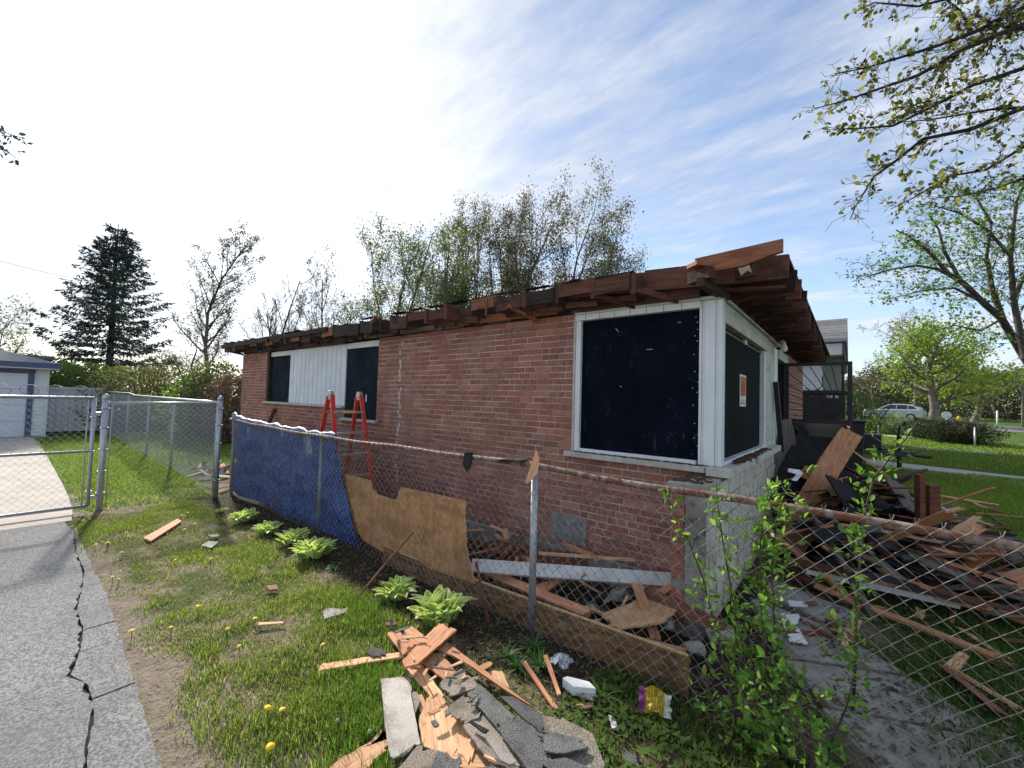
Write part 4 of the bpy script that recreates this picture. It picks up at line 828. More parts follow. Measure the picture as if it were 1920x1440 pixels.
bd('shingle',[(-0.171,-2.244,0.15),(-0.115,-2.177,0.15),(-0.009,-2.156,0.15),(0.041,-2.226,0.15),(-0.113,-2.344,0.15)],.008,'sh_dark','grey shingle at the bottom of the curled brown one','shingle',**SG,jag=.010,seed=11)
bd('shingle',[(-0.44,-2.335,0.155),(-0.404,-2.317,0.155),(-0.266,-2.335,0.155),(-0.267,-2.367,0.155),(-0.315,-2.377,0.155)],.010,'sh_pale','narrow tan shingle tab lying on top of the heap','shingle',**SG,jag=.005,seed=12)
bd('shingle',[(-0.662,-2.644,0.1),(-0.696,-2.526,0.1),(-0.596,-2.467,0.1),(-0.519,-2.485,0.1),(-0.513,-2.615,0.1),(-0.596,-2.687,0.1)],.008,'sh_brown','brown shingle at the lower grass side of the heap','shingle',**SG,jag=.006,seed=13)
bd('shingle',[(-0.591,-2.491,0.115),(-0.475,-2.463,0.115),(-0.401,-2.541,0.115),(-0.51,-2.619,0.115)],.009,'sh_dark','dark shingle below the splintered sheet','shingle',**SG,jag=.008,seed=14)
bd('shingle',[(-0.416,-2.431,0.1),(-0.31,-2.304,0.1),(-0.168,-2.3,0.1),(-0.201,-2.438,0.1),(-0.363,-2.547,0.1)],.009,'sh_dark','dark shingle at the bottom edge of the heap','shingle',**SG,jag=.008,seed=15)
bd('shingle',[(-0.738,-2.404,0.125),(-0.724,-2.383,0.125),(-0.692,-2.39,0.125),(-0.692,-2.417,0.125)],.008,'sh_dark','tiny dark shingle crumb on the pale sheet','shingle',**SG,jag=.002,seed=16)
CH_=random.Random(404)
for i in range(24):
    u=CH_.random(); x=-1.45+1.35*u+CH_.gauss(0,.12); y=-1.95-.45*u+CH_.gauss(0,.10); zt_=.02+.10*math.exp(-((y+1.95+.45*u)/.18)**2); a=CH_.uniform(0,3.14); l=CH_.uniform(.03,.14); m_=CH_.choice(('fir','sheath','fir','sh_dark','sh_brown','tar'))
    o=plank('heap_chip',(x-math.cos(a)*l/2,y-math.sin(a)*l/2,zt_+.012),(x+math.cos(a)*l/2,y+math.sin(a)*l/2,zt_+.013),CH_.uniform(.008,.04),.006,MT[m_],None,jag=.008,taper=(CH_.uniform(.3,1),CH_.uniform(.3,1)),seed=i); tag(o,('tiny ' if l<.07 else 'slim ')+{'fir':'pale wood','sheath':'orange wood','sh_dark':'grey shingle','sh_brown':'brown shingle','tar':'black felt'}[m_]+' chip strewn over the near heap','chip','chips strewn over the near heap')
# scraps on the lawn and in the bed
bd('lawn_plank',[(-5.314,-2.689,0.04),(-5.942,-2.244,0.04),(-5.768,-2.239,0.04),(-5.129,-2.658,0.04)],.018,'sheath','short orange plank lying alone among the dandelions','board',jag=.004,seed=20)
bd('shingle_scrap',[(-4.628,-2.325,0.03),(-4.727,-2.23,0.03),(-4.615,-2.17,0.03),(-4.464,-2.282,0.03)],.008,'sh_pale','small pale shingle scrap nearest the lawn plank','roofing scrap',jag=.004)
bd('shingle_scrap',[(-4.964,-2.176,0.03),(-4.931,-2.09,0.03),(-4.829,-2.098,0.03),(-4.854,-2.175,0.03)],.006,'sh_pale','tiny pale chip just beyond the pale shingle scrap','roofing scrap',jag=.002)
bd('shingle_scrap',[(-2.276,-2.171,0.045),(-2.316,-2.108,0.045),(-2.215,-2.049,0.045),(-2.202,-2.004,0.045),(-2.146,-2.053,0.045),(-2.175,-2.205,0.045)],.010,'sh_pale','grey shingle scrap at the foot of the rusty rod','roofing scrap',jag=.004)
bd('shingle_scrap',[(-1.596,-2.222,0.04),(-1.617,-2.169,0.04),(-1.549,-2.133,0.04),(-1.484,-2.145,0.04),(-1.511,-2.222,0.04)],.008,'sh_dark','grey shingle chip beside the long pale lath','roofing scrap',jag=.004)
bd('bark_chip',[(-3.048,-2.278,0.05),(-2.998,-2.203,0.05),(-2.911,-2.234,0.05),(-2.938,-2.286,0.05)],.012,'darkplank','brown bark chip in the middle of the lawn','wood chip',jag=.003)
bd('thin_twig',[(-2.498,-2.555,0.04),(-2.368,-2.417,0.04),(-2.343,-2.424,0.04),(-2.459,-2.568,0.04)],.006,'fir','thin pale stick beside a lone dandelion','stick',jag=.002)
bd('wood_strip',[(-1.833,-1.916,0.03),(-1.8,-1.846,0.03),(-1.742,-1.874,0.03),(-1.772,-1.931,0.03)],.010,'darkplank','small brown strip in the bed below the hosta pair','wood chip',jag=.003)
bd('wood_splinter',[(-0.75,-1.653,0.06),(-0.741,-1.631,0.06),(-0.368,-1.84,0.06),(-0.375,-1.861,0.06)],.012,'sheath','long splinter in the bed beside the daylilies','splinter',jag=.003)
bd('wood_splinter',[(-0.693,-1.506,0.06),(-0.678,-1.485,0.06),(-0.415,-1.734,0.06),(-0.424,-1.753,0.06)],.012,'sheath','upright orange splinter between daylilies and fence','splinter',jag=.003)
bd('wood_splinter',[(-0.94,-1.85,0.05),(-0.919,-1.774,0.05),(-0.881,-1.797,0.05),(-0.895,-1.878,0.05)],.010,'sheath','stubby orange offcut nearest the daylilies','splinter',jag=.004)
bd('wood_splinter',[(-0.331,-1.713,0.03),(-0.267,-1.635,0.03),(-0.251,-1.665,0.03),(-0.292,-1.722,0.03)],.010,'fir','small orange splinter below the white foam piece','splinter',jag=.003)
bd('foam_block',[(-0.463,-1.642,0.08),(-0.449,-1.611,0.08),(-0.329,-1.567,0.08),(-0.273,-1.595,0.08),(-0.378,-1.665,0.08)],.05,'foam','white foam block lying by the fence foot','foam piece',jag=.002)
bd('foam_block',[(-0.412,-1.635,0.05),(-0.283,-1.58,0.05),(-0.259,-1.644,0.05),(-0.343,-1.662,0.05)],.012,'sh_pale','thin grey board scrap under the white foam block','foam piece',jag=.006)
bd('foam_chip',[(-0.16,-1.668,0.03),(-0.126,-1.663,0.03),(-0.086,-1.71,0.03),(-0.102,-1.739,0.03)],.006,'foam','narrow white chip in the weeds near the fence foot','foam piece',jag=.003)
bd('shingle_scrap',[(0.006,-1.848,0.03),(0.05,-1.802,0.03),(0.104,-1.907,0.03),(0.056,-1.948,0.03)],.008,'sh_dark','dark shingle corner in the weeds at the picture bottom','roofing scrap',jag=.004)
# crumpled crisp packet and plastic bottle
def crumple(name,c,sx,sy,sz,mat,seed,n=9):
    m=MB(); vs=[]
    for j in range(n+1):
        for i in range(n+1):
            u=i/n-.5;v=j/n-.5; d=mnoise.noise_vector(Vector((u*6+seed,v*6,seed*.3))); vs.append((u*sx+d.x*.018,v*sy+d.y*.018,sz*(.5-abs(u))*(1-.6*abs(v))+d.z*sz*.5))
    m.add(vs,[(j*(n+1)+i,j*(n+1)+i+1,(j+1)*(n+1)+i+1,(j+1)*(n+1)+i) for j in range(n) for i in range(n)])
    o=m.build(name,mat); s=o.modifiers.new('s','SOLIDIFY'); s.thickness=.002; o.location=c; return o
def bagm():
    t=NT('printed foil bag'); co=t.coords('Object'); sp=t.n('ShaderNodeSeparateXYZ'); t.l(co,sp.inputs[0]); x=t.math('ADD',sp.outputs[0],t.math('MULTIPLY',t.noise(co,14,3),.02))
    col=t.mix(t.ramp(x,-.045,-.04),(.22,.015,.20),(.50,.36,.02)); w=t.n('ShaderNodeTexWave'); w.inputs['Scale'].default_value=22; t.l(co,w.inputs[0]); col=t.mix(t.math('MULTIPLY',t.ramp(w.outputs[1],.5,.7),.5),col,(.10,.05,.01)); col=t.mix(t.ramp(x,.055,.06),col,(.60,.60,.50)); return t.done(col,.3,0,.5)
o=crumple('crisp_packet',(0.011,-1.447,0.06),.17,.12,.07,bagm(),2); o.rotation_euler=(.6,.2,.5); thing(o,'crumpled purple and yellow foil packet by the fence foot','packet')
o=crumple('plastic_wrap',(-0.586,-1.463,0.05),.12,.11,.05,simple('clear plastic',(.45,.50,.55),(.2,.23,.26),40,.12,bump=.5,bscale=40,spec=.7),5); thing(o,'crumpled clear plastic scrap between daylilies and fence','plastic')
# ---------------------------------------------------------------- heap between fence and wall
HW=dict(group='broken boards between fence and wall')
def pk(p,q,w,h,mat,label,cat='board',name='broken_board',**k):
    o=plank(name,p,q,w,h,MT[mat],None,**k); return tag(o,label,cat)
pk((-1.81,-1.039,0.2),(-0.317,-0.143,0.22),.12,.025,'white_peel','long white painted board with peeling paint lying below the vent plate',up=(0,-.7,.7))
pk((-2.204,-0.464,0.1),(-0.469,0.328,0.12),.14,.03,'darkplank','dark red board standing behind the long white board',up=(0,-.9,.35),jag=.01)
pk((-1.384,-0.599,0.3),(-0.657,-0.141,0.3),.03,.02,'fir','pale thin lath lying on the dark red board',cat='lath')
pk((-1.303,-0.308,0.34),(-0.909,-0.345,0.3),.045,.025,'sheath','short splintered strip in front of the vent plate',jag=.02)
pk((-1.782,-0.866,0.1),(-0.682,-0.945,0.12),.09,.02,'sheath','long orange plank running down along the inside of the fence',jag=.02,roll=.25)
pk((-1.224,-0.853,0.09),(-1.147,-0.547,0.12),.16,.015,'sheath','triangular orange sheathing piece behind the silver post',jag=.02,taper=(1,.3))
pk((-0.843,-1.037,0.08),(-0.719,-0.892,0.08),.06,.015,'sheath','small splintered piece at the low end of the long orange plank',jag=.03)
bd('sheathing_board',[(-0.551,-0.964,0.16),(-0.44,-0.494,0.16),(-0.251,-0.345,0.16),(-0.164,-0.452,0.16),(-0.197,-0.762,0.16),(-0.382,-1.061,0.16)],.013,'fir','pale curved sheathing piece with two nail holes on the wall heap','board',jag=.02,seed=30,bump=.01)
pk((-0.483,-0.521,0.26),(-0.211,-0.822,0.05),.075,.02,'sheath','orange plank standing through the middle of the wall heap',jag=.01)
pk((-0.546,-0.656,0.1),(-0.503,-0.646,0.2),.035,.02,'fir','short pale stub behind the curved sheathing piece',jag=.01)
pk((-0.432,-0.482,0.2),(0.158,-0.481,0.12),.10,.035,'darkplank','dark red joist slanting past the broken wing wall',up=(.2,-.9,.3))
pk((-1.025,-0.342,0.14),(-0.345,-0.215,0.16),.11,.02,'sheath','orange board below the long white board',jag=.015,roll=.3)
pk((-0.382,-0.383,0.14),(-0.298,-0.201,0.2),.07,.02,'sheath','short orange offcut at the end of the white board',jag=.012)
pk((-0.322,-0.929,0.06),(-0.006,-0.845,0.06),.06,.02,'sheath','orange plank beside the end of the dark strand board',jag=.01)
rq=random.Random(77)
CW={'sheath':'orange','fir':'pale','darkplank':'dark red','greywood':'grey','tar':'black','sh_dark':'dark grey','sh_pale':'light grey'}
def scatter(n,xr,yr,zr,lr,wr,mats,names,labels,cat,grp,seed,tilt=.25,th=(.006,.02)):
    q=random.Random(seed)
    for i in range(n):
        x=q.uniform(*xr);y=q.uniform(*yr);z=q.uniform(*zr)+float(gz(x,y)); a=q.uniform(0,math.pi); l=q.uniform(*lr); dz=q.uniform(-tilt,tilt)*l*.4
        p=(x-math.cos(a)*l/2,y-math.sin(a)*l/2,max(.005,z-dz)); r_=(x+math.cos(a)*l/2,y+math.sin(a)*l/2,max(.005,z+dz))
        mt_=q.choice(mats); zone=' '+('on its near side','in its middle','on its far side')[min(2,int(3*((x-xr[0])/(xr[1]-xr[0]) if yr[0]>0 else 1-(x-xr[0])/(xr[1]-xr[0]))))] if n>12 else ''
        labels_=('short ' if l<lr[0]+(lr[1]-lr[0])*.33 else ('long ' if l>lr[0]+(lr[1]-lr[0])*.67 else 'middling '))+CW[mt_]+' '+labels+zone
        o=plank(names,p,r_,q.uniform(*wr),q.uniform(*th),MT[mt_],None,jag=.018,roll=q.uniform(-.4,.4),seed=seed*100+i,taper=(q.uniform(.5,1),q.uniform(.4,1))); tag(o,labels_,cat,grp)
scatter(44,(-3.6,-1.8),(-.9,-.08),(.04,.30),(.18,.60),(.04,.11),('sheath','sheath','fir','darkplank'),'broken_board','splintered scrap between strand board and wall','board','board scraps by the foundation',51,.5)
scatter(28,(-1.9,-.3),(-1.0,-.15),(.02,.14),(.10,.40),(.03,.08),('sheath','darkplank','fir','greywood'),'broken_board','wood scrap below the vent plate','board','wood scraps below the vent plate',52,.3)
scatter(16,(-1.7,-.4),(-1.0,-.35),(.02,.08),(.10,.22),(.07,.14),('tar','sh_dark','tar'),'felt_scrap','torn roofing scrap below the vent plate','roofing scrap','roofing scraps below the vent plate',53,.4,(.006,.012))
scatter(4,(-6.9,-5.8),(-1.0,-.2),(.02,.10),(.2,.6),(.04,.11),('sheath','darkplank','greywood'),'broken_board','board scrap lying behind the blue tarp','board','board scraps behind the tarp',54,.3)
scatter(16,(-10.6,-7.6),(-1.15,-.2),(.02,.14),(.25,.8),(.04,.12),('sheath','darkplank','greywood','fir'),'broken_board','board scrap heaped at the wall end','board','board scraps at the far end of the wall',55,.4)
scatter(12,(-10.4,-7.8),(-1.2,-.2),(.04,.2),(.2,.4),(.1,.2),('sh_pale','sh_dark'),'shingle_scrap','shingle scrap heaped at the far end of the wall','roofing scrap','shingle scraps at the far end of the wall',56,.5)
# rubble stones
def stone(c,s,seed,mat='concrete_old'):
    bm=bmesh.new(); bmesh.ops.create_icosphere(bm,subdivisions=2,radius=1)
    for v in bm.verts:
        d=v.co.normalized(); k=1+.35*mnoise.noise(d*1.3+Vector((seed*7.1,0,0)))+.12*mnoise.noise(d*4+Vector((0,seed*3.3,0))); v.co=Vector((d.x*s[0]*k,d.y*s[1]*k,max(-.6,d.z)*s[2]*k))
    me=bpy.data.meshes.new('rubble_stone'); bm.to_mesh(me); bm.free(); me.materials.append(MT[mat]); o=bpy.data.objects.new('rubble_stone',me); C.objects.link(o); o.location=c; o.rotation_euler=(0,0,seed); return o
for i,(px,py,s) in enumerate(((1165,1115,(.09,.07,.06)),(1240,1180,(.10,.06,.05)),(1350,1195,(.12,.09,.07)),(1300,1210,(.07,.06,.04)),(1110,1140,(.05,.04,.03)))):
    q=[(-0.681,-0.356,0.06),(-0.233,-0.539,0.05),(0.128,-0.47,0.06),(0.025,-0.714,0.04),(-0.776,-0.7,0.04)][i]
    tag(stone(q,s,i+1),['grey concrete lump behind the curved sheathing piece','flat concrete lump beside the standing orange plank','largest concrete lump at the foot of the wing wall','small concrete lump below the dark red joist','smallest concrete lump near the long orange plank'][i],'rubble')
# ---------------------------------------------------------------- the big heap in front of the house
RG='lumber in the front heap'
b1=(0.296,1.887,0.05); tp_=(0.85,3.795,1.37)
wd=slab('leaning_sheet',[(0.156,1.81,0.095),(0.404,2.146,-0.003),(0.751,2.916,0.563),(0.813,3.145,0.842),(0.701,3.056,0.803),(0.971,3.83,1.333),(0.741,3.637,1.451),(0.555,2.988,1.101),(0.312,2.302,0.546)],.016,MT['sheath'],None,jag=.008,seed=3,edge=MT['sheath'],grain=(.55,.6,.9)); tag(wd,'tall nail holed plywood sheet leaning against the black heap','board')
bd('broken_board',[(0.629,2.483,0.771),(0.79,2.743,0.791),(0.845,2.729,0.674),(0.67,2.457,0.675)],.014,'fir','splintered pale scrap lying against the tall plywood sheet','board',jag=.02,seed=3)
pk((0.823,3.394,1.187),(1.503,3.589,0.6),.03,.02,'fir','thin pale stick slanting behind the brown posts',cat='stick')
# the brown posts
for (a,b_,w,l) in (((1.404,2.27,0),1.05,.05,'thin dark board standing beside the square brown post'),((1.518,2.503,0),.93,.10,'square brown timber post standing in front of the heap')):
    m=MB(); m.box((-w/2,-.04,-.1),(w/2,.04,b_)); o=m.build('timber_post',MT['darkplank'],bevel=.003); o.location=a; o.rotation_euler=(.02,-.02,.5); tag(o,l,'post')
# the collapsed porch roof: black felt slabs over shingles
def heap(name,pts,mat,label,cat,seed,th=.02,bump=.03): return bd(name,pts,th,mat,label,cat,jag=.02,seed=seed,bump=bump)
heap('roof_slab',[(0.048,2.789,0.697),(0.217,4.181,1.408),(0.615,4.263,1.066),(0.896,3.994,0.696),(0.652,3.047,0.171),(0.3,2.502,0.214)],'tar','large black felt slab sloping up behind the tall plywood sheet','roof slab',1)
heap('roof_slab',[(0.669,3.421,0.738),(1.099,4.03,0.683),(1.418,3.919,0.356),(1.417,3.161,-0.005),(0.911,2.491,0.045),(0.663,2.664,0.288)],'tar','black felt slab between plywood sheet and brown posts','roof slab',2)
heap('roof_slab',[(1.336,3.462,0.426),(1.696,3.628,0.365),(1.998,3.113,0.096),(1.688,2.611,-0.068),(1.327,2.703,-0.024)],'tar','black felt slab sagging beyond the brown posts','roof slab',3)
heap('roof_slab',[(0.867,4.481,0.791),(1.252,4.929,0.667),(1.478,4.738,0.409),(1.103,4.176,0.399)],'sh_dark','grey shingled slab at the back of the black heap','roof slab',4)
heap('shingle_flap',[(-0.052,3.573,1.475),(0.15,3.991,1.559),(0.207,3.675,1.031),(0.122,3.107,0.701),(0.004,2.754,0.695)],'greywood','grey brown torn panel leaning beside the front window sill','panel',5,.03)
heap('shingle_flap',[(0.155,4.26,1.402),(0.278,4.491,1.351),(0.552,4.215,1.007),(0.5,3.918,0.947),(0.227,4.068,1.248)],'greywood','grey weathered plank above the black felt slab','board',6,.02,0)
bd('white_scrap',[(0.246,2.357,0.959),(0.353,2.509,0.936),(0.383,2.536,0.891),(0.332,2.37,0.813),(0.282,2.328,0.824),(0.327,2.426,0.89),(0.246,2.359,0.913)],.006,'foam','bent white plastic scrap on the black felt slab','plastic',jag=.002)
# planks, many with a painted edge
pk((0.487,1.296,0.14),(1.762,1.38,0.1),.10,.022,'fir','long plank with white painted edge lying lengthwise across the front heap',jag=.02)
pk((0.51,1.21,0.13),(1.553,1.336,0.09),.022,.05,'white','white painted edge strip along the long front plank',cat='strip',name='painted_strip')
pk((0.597,1.003,0.08),(0.862,0.942,0.06),.08,.025,'sheath','short orange board below the long painted plank',jag=.015)
pk((0.782,0.949,0.06),(1.601,0.55,0.05),.085,.022,'sheath','long brown plank nearest the fence on the front lawn',jag=.03)
pk((0.66,2.011,0.408),(1.252,1.671,0.06),.11,.03,'fir','slanting plank with white edge leaning down from the black heap',roll=.3)
pk((0.719,2.058,0.428),(1.294,1.64,0.073),.02,.04,'white','white edge strip on the slanting plank',cat='strip',name='painted_strip')
pk((0.864,1.915,0.488),(1.454,1.514,0.022),.05,.03,'darkplank','thin dark pole slanting across the painted planks',cat='pole')
pk((0.318,1.291,0.16),(0.825,1.184,0.2),.12,.03,'darkplank','dark board stub at the foot of the tall plywood sheet',jag=.02,roll=.2)
pk((0.341,1.291,0.06),(0.713,1.026,0.05),.10,.03,'darkplank','dark board close to the stone wall below the plywood sheet',jag=.02)
pk((0.655,1.025,0.2),(0.826,0.989,0.06),.05,.02,'sheath','short brown stick between the front planks',jag=.01,cat='stick')
pk((0.763,2.856,0.66),(1.142,2.539,0.267),.07,.03,'darkplank','dark rafter end lying on the black felt',jag=.01,cat='rafter',name='rafter_piece')
pk((1.143,2.532,0.416),(1.318,2.553,0.246),.13,.02,'darkplank','broad dark board end between the felt slabs',jag=.02)
pk((1.615,3.297,0.51),(1.772,2.918,0.321),.10,.03,'darkplank','red brown board end just beyond the square post',jag=.015)
pk((1.722,4.16,0.474),(1.896,4.178,0.363),.12,.02,'foam','short white board stub behind the square post',jag=.01)
pk((1.711,2.932,0.1),(2.076,2.051,0.08),.12,.025,'sheath','broad grey brown board at the edge of the front heap',jag=.02)
pk((2.124,4.14,0.08),(2.493,3.501,0.06),.10,.02,'sheath','brown board lying farther along the fence in the grass',jag=.02)
pk((2.19,7.806,0.08),(2.89,7.699,0.05),.10,.025,'fir','bright broken plank lying alone on the lawn behind the posts',jag=.03)
pk((1.955,6.041,0.06),(2.448,5.501,0.06),.05,.02,'fir','thin pale strip lying on the lawn beyond the heap',jag=.02)
pk((2.451,6.553,0.04),(3.139,6.847,0.03),.05,.02,'sheath','thin stick in the grass at the picture edge',jag=.02,cat='stick')
scatter(16,(1.5,2.7),(4.8,8.2),(.02,.10),(.3,.9),(.04,.12),('sheath','fir','darkplank','greywood'),'broken_board','board scrap on the lawn behind the posts','board','board scraps on the front lawn',61,.2)
scatter(14,(.25,2.0),(1.4,3.8),(.03,.36),(.25,.9),(.04,.12),('sheath','darkplank','darkplank','greywood'),'broken_board','board scrap jammed under the front heap','board','board scraps under the front heap',62,.5)
def pile(x,y): return .78*math.exp(-(((x-.95)/.85)**2+((y-2.9)/1.7)**2))
def heapup(n,seed,mats,lr,wr,th,label,cat,grp,name,xr=(.2,2.7),yr=(1.1,6.0),tilt=.5):
    q=random.Random(seed)
    for i in range(n):
        x=q.uniform(*xr);y=q.uniform(*yr)
        if q.random()>.25+pile(x,y)*2.2: continue
        a=q.gauss(.3,.9); l=q.uniform(*lr); z=pile(x,y)*q.uniform(.55,1.0)+.03; dz=q.uniform(-tilt,tilt)*l*.5; m_=q.choice(mats)
        p=(x-math.cos(a)*l/2,y-math.sin(a)*l/2,max(.01,z-dz)); r_=(x+math.cos(a)*l/2,y+math.sin(a)*l/2,max(.01,z+dz))
        o=plank(name,p,r_,q.uniform(*wr),q.uniform(*th),MT[m_],None,jag=.025,roll=q.uniform(-.5,.5),seed=seed*1000+i,taper=(q.uniform(.5,1),q.uniform(.4,1)),bow=q.uniform(0,.02))
        tag(o,('short ' if l<lr[0]+(lr[1]-lr[0])*.33 else ('long ' if l>lr[0]+(lr[1]-lr[0])*.67 else 'middling '))+CW[m_]+' '+label+(' by the stone wall' if x<.75 else (' towards the posts' if x<1.5 else ' out on the lawn'))+(' fence side' if y<2.3 else (' core' if y<3.6 else ' far side')),cat,grp)
heapup(95,71,('darkplank','sheath','greywood','greywood','fir'),(.3,1.3),(.03,.13),(.012,.035),'timber in the front heap','board','tangled timber of the front heap','broken_board')
heapup(40,73,('sheath','tar','tar','darkplank','greywood'),(.5,1.2),(.18,.42),(.012,.022),'wide sheet in the front heap','board','wide sheets of the front heap','broken_sheet',(.25,2.0),(1.6,4.4),.8)
heapup(130,72,('tar','tar','sh_dark','greywood'),(.2,.6),(.14,.32),(.006,.014),'roofing sheet in the front heap','roofing scrap','roofing sheets of the front heap','felt_scrap')
scatter(12,(.35,1.5),(2.4,5.0),(.05,.45),(.3,.6),(.15,.3),('tar','sh_dark'),'felt_scrap','torn felt scrap in the front heap','roofing scrap','felt scraps in the front heap',63,.6)
scatter(14,(1.6,2.9),(1.0,3.2),(.02,.06),(.3,.9),(.03,.09),('sheath','greywood','darkplank'),'broken_board','board scrap in grass beside the front heap','board','board scraps at the near end of the front heap',64,.15)
scatter(18,(.25,1.7),(-.2,1.5),(.03,.09),(.12,.55),(.03,.10),('sheath','darkplank','fir','greywood'),'broken_board','wood scrap lying on the front walk','board','wood scraps on the front walk',65,.15)
bd('drywall_scrap',[(0.409,0.183,0.07),(0.534,0.275,0.07),(0.532,0.102,0.07),(0.461,-0.033,0.07)],.012,'foam','white broken board piece lying on the front walk','board',jag=.006)
bd('drywall_scrap',[(0.476,-0.023,0.06),(0.535,0.06,0.06),(0.615,-0.148,0.06),(0.51,-0.198,0.06)],.012,'foam','smaller white piece beside it on the front walk','board',jag=.006)
bd('drywall_scrap',[(0.436,0.48,0.08),(0.543,0.54,0.08),(0.563,0.46,0.08),(0.453,0.383,0.08)],.012,'foam','white chip between front walk and heap','board',jag=.004)
# ---------------------------------------------------------------- plants near the camera
def tinted(name,trans=.4,rough=.5):
    return leafmat(name,None,None,trans,None,rough,True)
MT['hosta']=tinted('variegated hosta leaf',.35,.45); MT['blade']=tinted('grass blade',.5,.6)
MT['lily']=leafmat('daylily leaf',(.060,.150,.035),(.115,.235,.055),.4)
MT['stem_green']=simple('green stem',(.10,.12,.045),(.07,.09,.03),10,.7,bump=0)
MT['twig']=simple('shrub stem',(.115,.085,.06),(.07,.05,.038),14,.8,bump=.2)
MT['leaf_near']=leafmat('shrub leaf',(.085,.185,.028),(.175,.32,.055),.45,c3=(.26,.40,.10))
MT['leaf_mag']=leafmat('budding leaf',(.065,.085,.024),(.14,.155,.042),.45,c3=(.22,.20,.06)); MT['seed']=leafmat('dark red bud',(.055,.015,.016),(.10,.032,.028),.2)
def leafgrid(l,w,fold=.25,curl=.35,nl=7,pal=((.17,.31,.04),(.78,.80,.40))):
    vs=[];cols=[];us=(-1,-.76,0,.76,1)
    for i in range(nl+1):
        t=i/nl; ww=w*(math.sin(math.pi*min(1,t*.92+.08)**.85)**.8)*(1 if t<1 else .02)+.002; bend=curl*t*t
        for u in us:
            vs.append((l*t*math.cos(bend*.9),u*ww*.5,l*t*math.sin(-bend*.9)+abs(u)*ww*fold-.06*l*t*(1-t)*0))
            c=pal[1] if (abs(u)>.9 or t>.97) else (pal[0] if abs(u)<.5 else tuple(a*.4+b*.6 for a,b in zip(*pal))); cols.append(c+(1,))
    k=len(us); fs=[(i*k+j,i*k+j+1,(i+1)*k+j+1,(i+1)*k+j) for i in range(nl) for j in range(k-1)]
    return np.array(vs),np.array(fs),np.array(cols)
LP=[]
for k,(l,w,cu) in enumerate(((.16,.10,.35),(.14,.09,.15),(.17,.105,.6))):
    v,f_,c=leafgrid(l,w,.36,cu); o=npmesh('leaf',v,f_,MT['hosta'],None,c,True); LP.append(o)
hs=[((-5.948,-1.754,0),.42,'tiny hosta at the far end of the bed'),((-5.305,-1.686,0),.95,'hosta farthest along the blue tarp'),((-4.604,-1.668,0),.85,'second hosta along the blue tarp, the smaller one'),((-4.031,-1.631,0),.98,'third hosta along the blue tarp, crowding the fourth'),((-3.474,-1.669,0),1.12,'biggest hosta of the tarp row, nearest the strand board'),((-2.134,-1.607,0),.92,'hosta below the strand board, the smaller of the pair'),((-1.591,-1.609,0),1.22,'large variegated hosta below the strand board beside the near heap')]
used=set();rh=random.Random(31)
for p,s,lab in hs:
    h=empty('hosta',(p[0],p[1],float(gz(p[0],p[1]))-.01),rh.uniform(0,6.28),lab,'plant','hostas along the fence'); n=int(58*s)+8
    for i in range(n):
        f=(i+.5)/n; a=i*2.39996+rh.uniform(-.3,.3); r=.012+.115*s*math.sqrt(f); tilt=math.radians(90-30*f+rh.uniform(-12,10)); src=LP[rh.randrange(3)]; sc=s*rh.uniform(.5,.98)*(.72+.26*f)
        M=Matrix.Translation((r*math.cos(a),r*math.sin(a),.045*s*(1.4-f)+.03))@Matrix.Rotation(a,4,'Z')@Matrix.Rotation(-tilt,4,'Y')@Matrix.Rotation(rh.uniform(-.5,.5),4,'X')@Matrix.Scale(sc,4)
        copyobj(src,'leaf',h,M)
    m=MB()
    for i in range(12):
        a=rh.uniform(0,6.28); r=rh.uniform(.01,.07)*s; m.tube([(r*.4*math.cos(a),r*.4*math.sin(a),-.02),(r*math.cos(a),r*math.sin(a),.09*s)],.006,5)
    m.build('stalks',MT['stem_green'],h)
for o in LP: bpy.data.objects.remove(o)
def bladefan(m,c,n,l,w,rg,droop=.9,seg=5,tmin=25,tmax=80):
    for i in range(n):
        a=rg.uniform(0,6.28); t=math.radians(rg.uniform(tmin,tmax)); ll=l*rg.uniform(.6,1.1); x=0;z=0; pts=[];d=t
        for k in range(seg+1):
            pts.append((x,z)); x+=math.cos(d)*ll/seg; z+=math.sin(d)*ll/seg; d-=droop/seg*rg.uniform(.6,1.3)
        vs=[]; 
        for k,(px,pz) in enumerate(pts):
            ww=w*(1-(k/seg)**1.6)*.5+.0008
            for s in (-1,1): vs.append((c[0]+px*math.cos(a)-s*ww*math.sin(a),c[1]+px*math.sin(a)+s*ww*math.cos(a),c[2]+pz+ww*.5))
        m.add(vs,[(2*k,2*k+1,2*k+3,2*k+2) for k in range(seg)])
for p,n,l,lab in (((-0.908,-1.617,0),30,.15,'daylily tuft nearest the heap of shingles'),((-0.858,-1.37,0),36,.17,'daylily tuft at the foot of the silver post'),((-0.778,-1.668,0),26,.13,'daylily tuft in front of the silver post pair'),((-0.697,-1.54,0),26,.14,'daylily tuft closest to the clear plastic scrap'),((-3.033,-1.662,0),24,.12,'small daylily tuft beside the biggest tarp hosta'),((-0.258,-1.536,0),22,.17,'loose dark daylily tuft by the white foam block')):
    e=empty('daylily',(p[0],p[1],float(gz(p[0],p[1]))),0,lab,'plant','daylily tufts in the bed'); m=MB(); bladefan(m,(0,0,0),n,l,.012,rh,1.3); m.build('foliage',MT['lily'],e)
